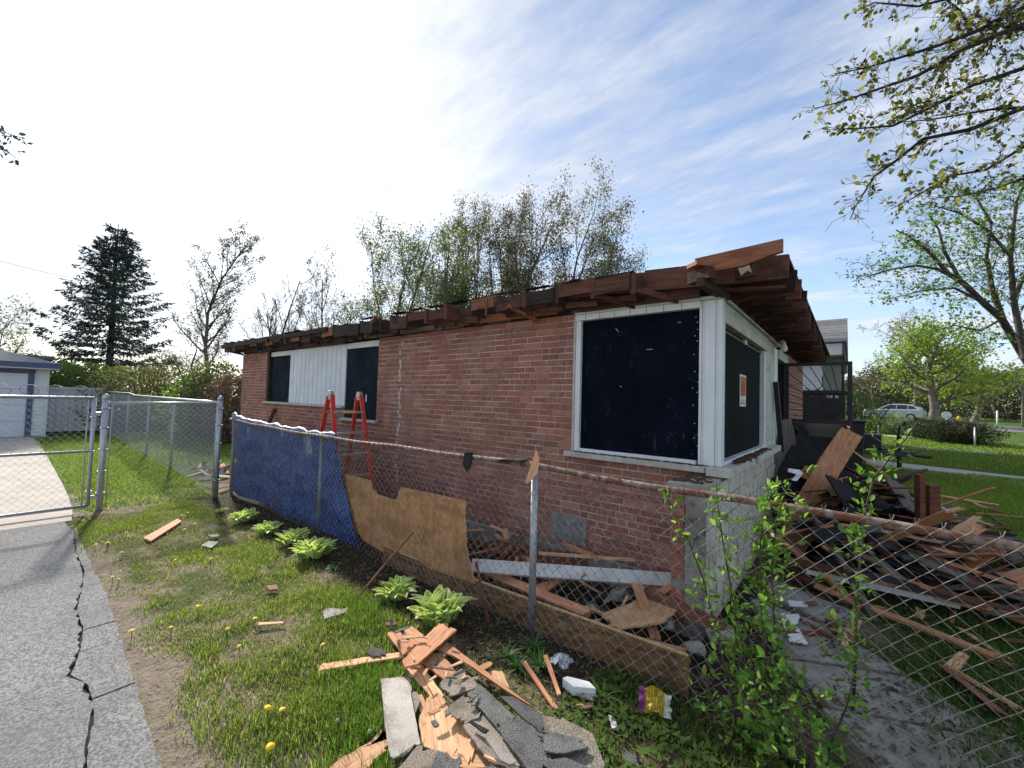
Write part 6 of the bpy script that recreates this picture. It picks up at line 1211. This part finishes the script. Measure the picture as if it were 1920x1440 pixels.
for i,(t,r,lm,lab,n) in enumerate((((-24.151,-1.623,2.69),1.5,'lf_green','dark green shrub beside the white vinyl fence',2600),((-25.264,-0.596,2.765),1.8,'lf_shrub','olive shrub under the spruce trunk',1500),((-21.676,-0.252,2.597),1.6,'lf_shrub','grey olive shrub behind the middle of the boundary fence',1400),((-21.936,0.824,2.643),1.7,'lf_shrub','loose twiggy shrub before the pinkish bare tree',1200),((-17.852,0.932,2.349),1.1,'lf_green','fresh green shrub behind the fence corner post',1500),((-17.286,1.372,2.764),1.2,'lf_shrub','yellowish shrub next to the house wall end',1300),((-15.185,1.171,2.212),.8,'lf_pink','reddish bush touching the far end of the brick wall',1500),((-38.351,-2.241,3.558),2.4,'lf_shrub','pale shrub mass behind the garage',2000),((-33.908,3.927,3.975),3.0,'lf_shrub','hazy pale thicket far behind the lawn',1800))):
    bush('thicket_shrub',lab,t,r,200+i,lm,int(n*2.2),.12,group=TG)
# ---- front side: street trees
tree('maple_tree','lime green spring maple beside the far road',(5.348,39.47,8.318),2.9,120,1,.20,'lf_lime',bark='bark_pale',levels=4,kids=(13,9,6),r0=.34,clear=.22,ang=(40,75),lenr=.52,jit=.35,lpt=4,wid=.7)
tree('maple_tree','smaller lime green tree behind the hedges',(8.076,44.344,6.699),3.0,121,1,.20,'lf_lime',bark='bark_pale',levels=4,kids=(10,8,5),r0=.26,clear=.25,ang=(40,75),lenr=.5,jit=.35,lpt=3,wid=.7)
tree('bare_tree','bare tall tree rising behind the lime green maple',(5.077,53.264,11.771),5,122,.5,.16,'lf_brown',levels=5,kids=(9,6,5,3),r0=.32,clear=.25,ang=(25,52),lenr=.5)
tree('bare_tree','bare twiggy tree over the neighbour roof edge',(3.067,59.548,8.057),4,123,.3,.16,'lf_brown',levels=5,kids=(8,6,4,3),r0=.22,clear=.2,ang=(25,52),lenr=.5)
FW='far wood across the road'
for i,(px,t,r,lm,lab) in enumerate(((0,(2.065,64.019,5.441),4.2,'lf_wood','brown green tree clump in the far wood behind the round bush'),(0,(4.2,69.531,7.269),4.5,'lf_wood','dark tree clump in the far wood behind the car'),(0,(6.471,72.636,7.878),4.6,'lf_wood','olive tree clump in the far wood over the car tail'),(0,(9.819,77.939,7.773),5,'lf_wood','tree clump in the far wood behind the maple trunk'),(0,(13.679,83.652,7.808),5,'lf_wood','tree clump in the far wood beyond the hedges'),(0,(16.935,86.312,7.471),5,'lf_wood','tree clump in the far wood beyond the road bend'),(0,(20.488,89.163,8.211),6,'lf_wood','tree clump in the far wood at the picture edge'))):
    bush('far_tree',lab,t,r,300+i,lm,5200,.34,'tree',FW,bark='bark',zc=.35)
bush('round_bush','round green bush beside the black trailer',(0.999,20.754,2.429),1.05,330,'lf_green',5000,.07,zc=.45); 
for i,(t,rx,lab) in enumerate((((4.245,26.022,1.319),1.5,'flat topped dark hedge farther from the road'),((4.695,24.456,1.297),1.35,'flat topped dark hedge nearer the road'))):
    bush('clipped_hedge',lab,t,.62,340+i,'lf_hedge',9000,.07,group='clipped hedges by the road',ratio=rx/.62,zc=.6,h=max(.6,t[2]-float(gz(t[0],t[1]))))
bush('low_shrub','low green shrub beside the parked car',(2.55,28.514,1.306),1.2,345,'lf_green',3000,.09,zc=.4,ratio=1.6)
# leaning street tree at the picture edge: limbs laid out by hand, twigs grown on them
def limbtree(name,label,limbs,r0,seed,leafs,twig,lmat,bark,lsize,cat='tree',extra=None,lpt=2,step=.22,sub=(3,.5),jit=.05,real=False,wid=.6,org=(0,0,0)):
    rg=random.Random(seed); e=empty(name,org,0,label,cat); m=MB(); mt=MB(); P=[];D_=[]; O=Vector(org)
    for k,(pl,ra,rb_) in enumerate(limbs):
        pts=[Vector(p)-O for p in pl]; n=len(pts); (mt if k==0 else m).tube(pts,[ra+(rb_-ra)*i/(n-1) for i in range(n)],8 if ra>.05 else 5,0,False)
        if k==0 and extra is None: continue
        q,d_=along(pts,step); nq=len(q)
        for i,(a,b) in enumerate(zip(q,d_)):
            if i<nq*.08 and ra>.03: continue
            for s in range(sub[0]):
                o=(b*rg.uniform(.4,1.1)+Vector((rg.gauss(0,1),rg.gauss(0,1),rg.gauss(.1,.9))).normalized()).normalized(); L=twig*rg.uniform(.35,1.15)*(1-.45*i/nq); x=a.copy(); seg=[x.copy()]
                for j in range(4):
                    o=(o+Vector((rg.gauss(0,.22),rg.gauss(0,.22),rg.gauss(0.03,.2)))).normalized(); x=x+o*L/4; seg.append(x.copy()); P.append(tuple(x)); D_.append(tuple(o))
                    if rg.random()<.75:
                        o2=(o+Vector((rg.gauss(0,.8),rg.gauss(0,.8),rg.gauss(.1,.6)))).normalized(); y=x+o2*L*.33*rg.uniform(.5,1.2); z_=y+(o2+Vector((0,0,.3))).normalized()*L*.15; m.tube([x,y,z_],[rb_*.35+.0006]*2+[.0008],3,0,False); P+=[tuple(y),tuple(z_)]; D_+=[tuple(o2)]*2
                m.tube(seg,[max(.0012,rb_*.55*(1-.7*j/4)) for j in range(5)],4,0,False)
    mt.build('trunk',MT[bark],e,smooth=True); m.build('branches',MT[bark],e,smooth=True)
    P=np.array(P);D_=np.array(D_); keep=np.random.RandomState(seed).uniform(0,1,len(P))<leafs; P=np.repeat(P[keep],lpt,0); D_=np.repeat(D_[keep],lpt,0); P=P+np.random.RandomState(seed+1).normal(0,jit,P.shape)
    (leaves if real else quads)('crown',P,D_,lsize,wid,MT[lmat],e,seed,*((.7,) if real else (1.0,))); return e,P,D_
base_=(6.136,17.242,1.366)
limbtree('leaning_tree','leaning street tree arching in over the lawn from beyond the fence',[([(base_[0],base_[1],.0)]+[(5.56,16.728,2.335),(5.011,16.227,3.437),(4.448,15.712,4.637),(3.987,15.313,5.148),(3.526,14.91,5.725),(3.193,14.628,5.96)],.13,.06),([(3.526,14.91,5.725),(2.937,14.413,6.116),(2.424,13.991,6.213),(1.783,13.477,6.073),(1.166,12.99,5.803)],.06,.012),([(3.987,15.313,5.148),(3.321,14.752,5.553),(2.551,14.132,5.442),(1.781,13.52,5.166)],.05,.01),([(3.121,14.061,5.829),(2.625,13.624,6.531),(2.129,13.198,6.992),(1.88,12.99,7.111)],.06,.012),([(3.529,15.418,5.931),(3.134,15.053,6.852),(3.003,14.913,7.527),(2.739,14.675,8.028)],.06,.012),([(4.474,15.734,4.605),(4.219,15.48,5.586),(4.092,15.329,6.571),(4.222,15.386,7.566)],.09,.02),([(4.851,15.456,3.37),(4.582,15.152,5.137),(4.523,15.042,6.404),(4.649,15.067,7.995),(4.958,15.279,8.8)],.09,.02),([(4.376,14.288,6.216),(3.845,13.82,6.958),(3.253,13.318,7.393),(2.662,12.828,7.6)],.05,.012),([(4.731,15.911,5.275),(5.118,16.176,6.279),(5.504,16.441,7.283)],.06,.02),([(4.448,15.712,4.637),(3.96,15.334,4.256),(3.319,14.807,4.398),(2.677,14.298,4.127)],.04,.01),([(4.093,14.647,7.34),(3.724,14.31,8.12),(3.231,13.895,8.419)],.04,.01)],.2,401,.9,1.5,'lf_green','bark',.12,lpt=2,step=.24,sub=(3,.5),jit=.06,org=(base_[0],base_[1],0),wid=.5)
# tree close by whose branches hang in from above
nb=(3.458,2.917,2.015)
nearl=[([(nb[0],nb[1],0),(nb[0],nb[1],1.8),(nb[0]-.03,nb[1],3.2),(nb[0]-.05,nb[1],4.6),(nb[0],nb[1],6.4)],.13,.05),
([(2.77,2.051,5.67),(2.321,1.702,5.343),(1.975,1.433,5.09),(1.643,1.175,4.865),(1.405,0.987,4.745),(1.128,0.768,4.624),(0.938,0.618,4.546),(0.748,0.466,4.49)],.024,.0035),([(2.715,1.898,5.255),(2.279,1.555,5.002),(1.943,1.29,4.855),(1.55,0.981,4.634),(1.275,0.768,4.417),(1.067,0.604,4.318),(0.805,0.397,4.192),(0.62,0.251,4.125)],.026,.0035),([(2.769,2.085,4.96),(2.32,1.73,4.743),(1.974,1.457,4.584),(1.643,1.195,4.43),(1.387,0.996,4.247),(1.128,0.794,4.073),(0.903,0.613,4.043),(0.737,0.479,4.032)],.022,.003),([(2.66,1.759,4.522),(2.236,1.427,4.276),(1.91,1.17,4.109),(1.581,0.912,3.925),(1.291,0.681,3.839),(1.112,0.544,3.648),(0.998,0.457,3.54),(0.883,0.375,3.305),(0.847,0.352,3.191)],.022,.003),([(2.877,2.451,4.535),(2.402,2.08,4.236),(2.037,1.792,4.058),(1.781,1.594,3.847),(1.525,1.39,3.781),(1.288,1.206,3.585),(1.123,1.078,3.475)],.018,.003),([(2.874,2.617,6.367),(2.373,2.228,6.003),(1.949,1.901,5.641),(1.641,1.654,5.57),(1.333,1.409,5.459),(1.025,1.158,5.483),(0.89,1.053,5.404)],.02,.003),([(2.645,2.153,4.132),(2.289,1.876,3.891),(2.04,1.681,3.745),(1.827,1.513,3.636),(1.578,1.315,3.554),(1.365,1.143,3.528)],.014,.003),([(1.666,1.317,4.955),(1.581,1.239,5.144),(1.446,1.123,5.276),(1.368,1.053,5.41)],.012,.003),([(1.55,0.981,4.634),(1.439,0.899,4.474),(1.338,0.83,4.212),(1.204,0.723,4.164),(1.087,0.629,4.138)],.010,.003),([(2.32,1.73,4.743),(2.079,1.527,4.89),(1.837,1.329,4.925),(1.664,1.185,5.008),(1.526,1.075,4.958)],.014,.003),([(1.942,1.322,4.182),(1.741,1.159,4.162),(1.539,0.998,4.111),(1.338,0.837,4.061),(1.204,0.729,4.043)],.012,.003),([(2.256,1.782,5.26),(2.078,1.634,5.345),(1.865,1.472,5.109),(1.758,1.4,4.785),(1.651,1.321,4.644)],.012,.003)]
for k_ in (1,2,3,4,5,6,7,12):
    pl,ra,rb_=nearl[k_]; s0=Vector(pl[0]); z_=min(6.3,max(1.9,s0.z+.35)); t0=Vector((nb[0]-.03,nb[1],z_)); md=t0.lerp(s0,.5)+Vector((0,0,.05)); nearl[k_]=([tuple(t0),tuple(md)]+list(pl),ra*1.35,rb_)
e,P,D_=limbtree('budding_tree','near tree with dark twigs and fresh leaves hanging in over the roof corner',nearl,.13,402,.17,.30,'leaf_mag','bark_dark',.050,extra=None,lpt=2,step=.048,sub=(2,.5),jit=.012,real=True,wid=.62,org=(nb[0],nb[1],0))
k=np.random.RandomState(5).uniform(0,1,len(P))<.05; leaves('bud_clusters',np.repeat(P[k],9,0)+np.random.RandomState(6).normal(0,.014,(k.sum()*9,3)),np.repeat(D_[k],9,0),.030,.5,MT['seed'],e,9,1.2)
tw=(-6.5,-4.114,4.102)
limbtree('twig_tree','small leafy twig hanging in at the far edge of the sky',[([(tw[0]-.8,tw[1]-3.5,0),(tw[0]-.8,tw[1]-3.5,2.5),(tw[0]-.4,tw[1]-1.8,4.0)],.09,.03),([(tw[0]-.4,tw[1]-1.8,4.0)]+[(-6.5,-4.134,4.53),(-6.322,-3.988,4.48),(-6.145,-3.839,4.389),(-6.003,-3.721,4.337)],.012,.002),([(tw[0]-.4,tw[1]-1.8,4.0)]+[(-6.5,-4.128,4.388),(-6.3,-3.962,4.309),(-6.167,-3.848,4.2),(-6.074,-3.769,4.118)],.012,.002)],.09,403,.5,.16,'lf_dark','bark_dark',.05,lpt=1,step=.06,sub=(2,.5),jit=.01,real=True,org=(tw[0]-.8,tw[1]-3.5,0))
# ---------------------------------------------------------------- garage, neighbour house, street
gx=-20.3; ga=empty('garage',(gx,-6,0),0,'white sided garage with blue trim and grey hip roof','garage')
def gp(m,name,mat,par=ga,org=(gx,-6,0),**k):
    o=m.build(name,mat,par,**k); o.location=(-org[0],-org[1],-org[2]); return o
MT['siding']=simple('white lap siding',(.66,.67,.68),(.60,.61,.62),3,.5,bump=.03,rv=.03); MT['bluetrim']=simple('slate blue trim',(.085,.10,.20),(.07,.085,.17),6,.5,bump=.05,rv=.03); MT['doorwhite']=simple('pale garage door',(.62,.66,.72),(.56,.60,.66),3,.45,bump=.03,rv=.03)
MT['roofgrey']=shingle('grey roof shingles',(.12,.125,.13),(.22,.225,.23),(.10,.10,.105))
m=MB(); m.box((gx-6.5,-9.2,0),(gx-.05,-2.72,2.28)); gp(m,'wall_core',MT['siding'])
for i in range(19):
    z=.06+i*.117
    for a,b in ((-3.06,-2.70),(-9.2,-8.2)):
        m=MB(); m.add([(gx,a,z),(gx,b,z),(gx-.02,b,z+.117),(gx-.02,a,z+.117),(gx-.04,a,z),(gx-.04,b,z)],[(0,1,2,3),(0,4,5,1)]); gp(m,'siding_board',MT['siding'])
m=MB(); m.box((gx-.02,-8.1,2.12),(gx+.02,-2.98,2.24)); m.box((gx-.02,-3.13,.02),(gx+.03,-3.0,2.12)); m.box((gx-.02,-8.2,.02),(gx+.03,-8.1,2.12)); gp(m,'door_trim',MT['bluetrim'])
m=MB(); m.box((gx-.01,-2.76,0),(gx+.025,-2.66,2.27)); gp(m,'corner_board',MT['siding'])
for i in range(4):
    m=MB(); m.box((gx-.03,-8.1,.03+i*.522),(gx-.012,-3.13,.545+i*.522)); gp(m,'door_panel',MT['doorwhite'],bevel=.01)
ex,e0,e1,zb=gx+.45,-9.75,-2.47,2.27; m=MB(); m.box((gx-7.05,e0,zb),(ex,e1,zb+.03)); gp(m,'soffit',MT['siding'])
m=MB(); m.box((gx-7.06,e0-.01,zb+.031),(ex+.02,e1+.02,zb+.20)); gp(m,'fascia',MT['bluetrim'])
m=MB(); A=[(ex+.04,e0,zb+.201),(ex+.04,e1+.04,zb+.201),(gx-7.1,e1+.04,zb+.201),(gx-7.1,e0,zb+.201)]; r1,r2=(gx-2.6,-5.95,zb+1.28),(gx-4.3,-5.95,zb+1.28); m.add(A+[r1,r2],[(0,1,4),(1,2,5,4),(2,3,5),(3,0,4,5),(0,3,2,1)]); gp(m,'roof',MT['roofgrey'])
# white vinyl fence and the house behind it
vf=empty('vinyl_fence',(-22.0,-2.0,0),0,'white vinyl fence panel beside the garage','fence')
for i in range(9):
    m=MB(); y=-2.7+i*.17; m.box((-22.02,y+.004,.06),(-21.98,y+.166,1.62)); gp(m,'board',MT['siding'],vf,(-22,-2,0))
for z in (.05,1.6): m=MB(); m.box((-22.05,-2.7,z),(-21.95,-1.16,z+.10)); gp(m,'rail',MT['siding'],vf,(-22,-2,0),bevel=.01)
m=MB(); m.box((-22.07,-1.16,0),(-21.93,-1.02,1.85)); gp(m,'post',MT['siding'],vf,(-22,-2,0),bevel=.01)
bh=empty('brick_outbuilding',(-27,-3.2,0),0,'small dark brick building behind the garage','building'); m=MB(); m.box((-29,-5,0),(-27,-2.35,2.9)); gp(m,'wall',MT['brickwall'],bh,(-27,-3.2,0)); m=MB(); m.box((-29.2,-5.2,2.9),(-26.8,-2.2,3.05)); gp(m,'roof',MT['roofgrey'],bh,(-27,-3.2,0)); m=MB(); m.box((-26.99,-3.0,1.2),(-26.97,-2.6,2.0)); gp(m,'window',MT['black'],bh,(-27,-3.2,0))
m=MB(); m.tube([(-27.525,-6.523,7.316),(-27.523,-3.927,7.007),(-27.976,-3.004,6.981),(-28.31,-1.986,6.973),(-29.367,4.877,7.254)],.008,4); thing(m.build('utility_wire',MT['black']),'thin utility wire crossing the sky before the spruce','wire')
# neighbour house
NH=(0,14,0); nh=empty('white_house',NH,0,'white sided neighbour house with grey gabled roof beyond the brick house','house')
m=MB(); m.box((-9,14.03,0),(.0,22,3.4)); gp(m,'wall_core',MT['siding'],nh,NH)
for i in range(24):
    z=.1+i*.135; m=MB(); m.add([(-3,14,z),(.04,14,z),(.04,14.025,z+.135),(-3,14.025,z+.135),(-3,14.04,z),(.04,14.04,z)],[(0,1,2,3),(0,4,5,1)]); gp(m,'siding_board',MT['siding'],nh,NH)
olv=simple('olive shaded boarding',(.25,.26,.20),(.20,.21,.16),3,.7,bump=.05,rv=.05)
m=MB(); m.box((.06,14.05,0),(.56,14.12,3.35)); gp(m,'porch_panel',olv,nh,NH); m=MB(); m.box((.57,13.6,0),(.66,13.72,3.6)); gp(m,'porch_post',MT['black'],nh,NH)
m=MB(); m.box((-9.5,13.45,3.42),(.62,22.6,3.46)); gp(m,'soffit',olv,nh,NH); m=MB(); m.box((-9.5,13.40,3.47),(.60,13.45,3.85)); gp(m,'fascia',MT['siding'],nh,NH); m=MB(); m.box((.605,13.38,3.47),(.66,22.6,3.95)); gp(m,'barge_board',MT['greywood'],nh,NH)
m=MB(); m.add([(-9.6,13.3,3.86),(.70,13.3,3.86),(.70,18,5.4),(-9.6,18,5.4),(.70,22.7,3.86),(-9.6,22.7,3.86)],[(0,1,2,3),(3,2,4,5),(1,4,2),(0,3,5),(0,5,4,1)]); gp(m,'roof',MT['roofgrey'],nh,NH)
for i in range(9):
    f0=i/9; m=MB(); y=13.28+f0*4.7; z=3.872+f0*1.54; m.add([(-4,y,z+.022),(.71,y,z+.022),(.71,y+.54,z+.19),(-4,y+.54,z+.19),(-4,y,z-.004),(.71,y,z-.004)],[(0,1,2,3),(0,4,5,1)]); gp(m,'shingle_course',MT['roofgrey'],nh,NH)
# black dump trailer with its tongue
TR=(-.8,12,0); tr=empty('dump_trailer',TR,0,'black dump trailer parked beyond the front heap with tongue and jack','trailer')
def tpz(m,n,mt=None,**k): return gp(m,n,mt or MT['black'],tr,TR,**k)
m=MB(); m.box((-3.2,11.2,.62),(.70,12.9,.70)); m.box((-3.2,11.2,.70),(.70,11.25,2.15)); m.box((-3.2,12.85,.70),(.70,12.9,2.15)); m.box((.65,11.25,.70),(.70,12.85,2.15)); m.box((-3.2,11.25,.70),(-3.15,12.85,2.15)); tpz(m,'body')
for x in np.arange(-3.1,.7,.55): m=MB(); m.box((x,11.14,.62),(x+.07,11.199,2.14)); tpz(m,'rib')
m=MB(); m.box((-3.22,11.12,2.151),(.76,11.28,2.23)); m.box((.62,11.281,2.151),(.76,12.9,2.23)); tpz(m,'top_rail')
for x in (-.15,.2): m=MB(); m.box((x,11.10,2.02),(x+.12,11.115,2.06)); tpz(m,'marker_light',simple('red lens',(.35,.01,.01),rough=.3,bump=0))
m=MB(); m.box((.28,11.10,2.01),(.42,11.118,2.08)); m.box((.47,11.10,2.01),(.57,11.118,2.08)); tpz(m,'label_plate',MT['galv'])
m=MB(); m.beam((.7,11.3,.55),(2.15,12.0,.52),.10,.14); m.beam((.7,12.8,.55),(2.15,12.0,.52),.10,.14); tpz(m,'tongue')
m=MB(); m.box((.98,11.7,.63),(1.48,12.3,1.02)); tpz(m,'toolbox',bevel=.015); m=MB(); m.tube([(1.86,12,.12),(1.86,12,1.08)],.055,10); m.lathe([(.12,0),(.12,.02),(.04,.03)],(1.86,12,.10),12); m.tube([(1.86,12,1.08),(1.87,12,1.25),(1.92,12,1.32),(1.98,12,1.33),(1.98,12,1.42)],.03,8); tpz(m,'jack')
m=MB(); m.tube([(2.1,12,.50),(2.5,12,.49)],.04,8); tpz(m,'coupler')
for y in (11.0,13.0):
    for x in (-1.9,-1.0): m=MB(); m.tube([(x,y-.1,.36),(x,y+.1,.36)],.36,20); tpz(m,'wheel')
# wheeled bin
wb=empty('wheeled_bin',(.86,11.0,0),0,'black wheeled bin standing beside the open security door','bin'); m=MB(); m.add([(-.20,-.22,.06),(.20,-.22,.06),(.20,.22,.06),(-.20,.22,.06),(-.26,-.30,1.35),(.26,-.30,1.35),(.26,.30,1.35),(-.26,.30,1.35)],[(0,3,2,1),(4,5,6,7),(0,1,5,4),(1,2,6,5),(2,3,7,6),(3,0,4,7)]); m.build('body',MT['black'],wb,bevel=.03); m=MB(); m.box((-.29,-.34,1.352),(.29,.33,1.42)); m.build('lid',MT['black'],wb,bevel=.03); m=MB(); m.tube([(-.27,.28,.12),(-.22,.28,.12)],.12,14); m.tube([(.22,.28,.12),(.27,.28,.12)],.12,14); m.build('wheels',MT['black'],wb); m=MB(); m.tube([(-.24,.36,1.28),(.24,.36,1.28)],.018,8); m.build('handle',MT['black'],wb)
# parked car
def carbuild(c,rz):
    e=empty('parked_car',c,rz,'silver crossover car parked along the far road','car'); body=simple('silver car paint',(.50,.53,.56),(.47,.50,.53),2,.28,.35,0,rv=0,spec=.6); gl=simple('car glass',(.02,.025,.03),rough=.06,bump=0,spec=.7); blk=MT['black']
    lower=[(-2.25,.32),(-2.32,.55),(-2.28,.80),(-2.10,.98),(-1.05,1.06),(2.0,1.10),(2.26,1.02),(2.32,.75),(2.28,.36),(1.75,.28),(-1.7,.28)]
    secs=[(-.90,.93),(-.84,1.0),(.84,1.0),(.90,.93)]
    m=MB(); n=len(lower); vs=[]
    for y,s in secs:
        for x,z in lower: vs.append((x*(.985 if s<1 else 1),y,z if z<.9 else z*(1 if s==1 else .985)))
    fs=[tuple(range(n-1,-1,-1)),tuple(range(3*n,4*n))]
    for k in range(3): fs+=[(k*n+i,k*n+(i+1)%n,(k+1)*n+(i+1)%n,(k+1)*n+i) for i in range(n)]
    m.add(vs,fs); m.build('body',body,e,bevel=.04)
    cab=[(-1.15,1.05),(-.35,1.56),(.15,1.66),(1.25,1.62),(1.95,1.36),(2.12,1.09)]
    m=MB(); k=len(cab); vs=[(x,-.80+(z-1.05)*.26,z) for x,z in cab]+[(x,.80-(z-1.05)*.26,z) for x,z in cab]; m.add(vs,[tuple(range(k)),tuple(range(2*k-1,k-1,-1))]+[(i,i+k,(i+1)%k+k,(i+1)%k) for i in range(k)]); m.build('cabin',body,e,bevel=.03)
    for s in (-1,1):
        for poly in (((-.92,1.12),(-.28,1.50),(.30,1.55),(.30,1.12)),((.38,1.12),(.38,1.55),(1.15,1.52),(1.15,1.12)),((1.23,1.14),(1.23,1.50),(1.62,1.40),(1.85,1.16))):
            m=MB(); P=[(x,s*(.80-(z-1.05)*.26+.006),z) for x,z in poly]; m.prism(P,(0,s*.006,0)); m.build('side_window',gl,e)
        for x in (-1.42,1.42):
            m=MB(); m.tube([(x,s*.70,.35),(x,s*.925,.35)],.36,24); w=m.build('wheel',blk,e); m=MB(); m.tube([(x,s*.926,.35),(x,s*.94,.35)],.23,16); m.build('rim',MT['galv'],w)
        m=MB(); m.box((-2.30,s*.55-.2,.72),(-2.16,s*.55+.2,.84)); m.build('headlight',MT['foam'],e); m=MB(); m.box((2.2,s*.62-.2,.86),(2.335,s*.62+.2,.98)); m.build('tail_light',simple('tail lens',(.3,.01,.01),rough=.3,bump=0),e)
    m=MB(); m.prism([(-1.10,-.70,1.10),(-.40,-.62,1.545),(-.40,.62,1.545),(-1.10,.70,1.10)],(-.012,0,.012)); m.build('windscreen',gl,e)
cp=(4.141,54.336,0.621); carbuild((cp[0],cp[1],float(gz(cp[0],cp[1]))+.02),math.radians(-14))
# street furniture
def pole(name,c,h,r,mat,label,cat,head=None):
    z=float(gz(c[0],c[1])); e=empty(name,(c[0],c[1],z),0,label,cat); m=MB(); m.tube([(0,0,-.1),(0,0,h)],r,8); m.build('pole',MT[mat],e,smooth=True)
    if head: head(e,h)
    return e
def disc(e,h):
    m=MB(); m.tube([(0,-.03,h),(0,.03,h)],.20,24); m.build('sign_disc',MT['white'],e)
pole('round_sign',(5.036,30.547,1.032),1.05,.04,'white','white round sign by the hedges','sign',disc)
pole('marker_post',(10.498,50.454,1.05),1.2,.06,'white','white marker post on the far lawn','post'); pole('marker_post',(1.813,22.778,0.923),.8,.025,'white','thin white stake near the parked car','post')
pole('marker_post',(4.932,22.751,0.525),.9,.03,'galv','small grey post at the hedge end','post'); pole('tall_post',(10.342,42.584,1.212),3.2,.10,'bark_pale','pale tree stake at the picture edge by the road','post')
hy=(6.76,39.694,0.814); z=float(gz(hy[0],hy[1])); e=empty('fire_hydrant',(hy[0],hy[1],z),0,'yellow fire hydrant beside the hedges','hydrant'); m=MB(); m.lathe([(.14,0),(.14,.05),(.09,.06),(.09,.5),(.12,.52),(.12,.56),(.10,.64),(.04,.72),(0,.73)],(0,0,0),14); m.build('barrel',MT['yellow'],e,smooth=True); m=MB(); m.tube([(-.18,0,.42),(.18,0,.42)],.05,10); m.build('outlet',MT['yellow'],e)
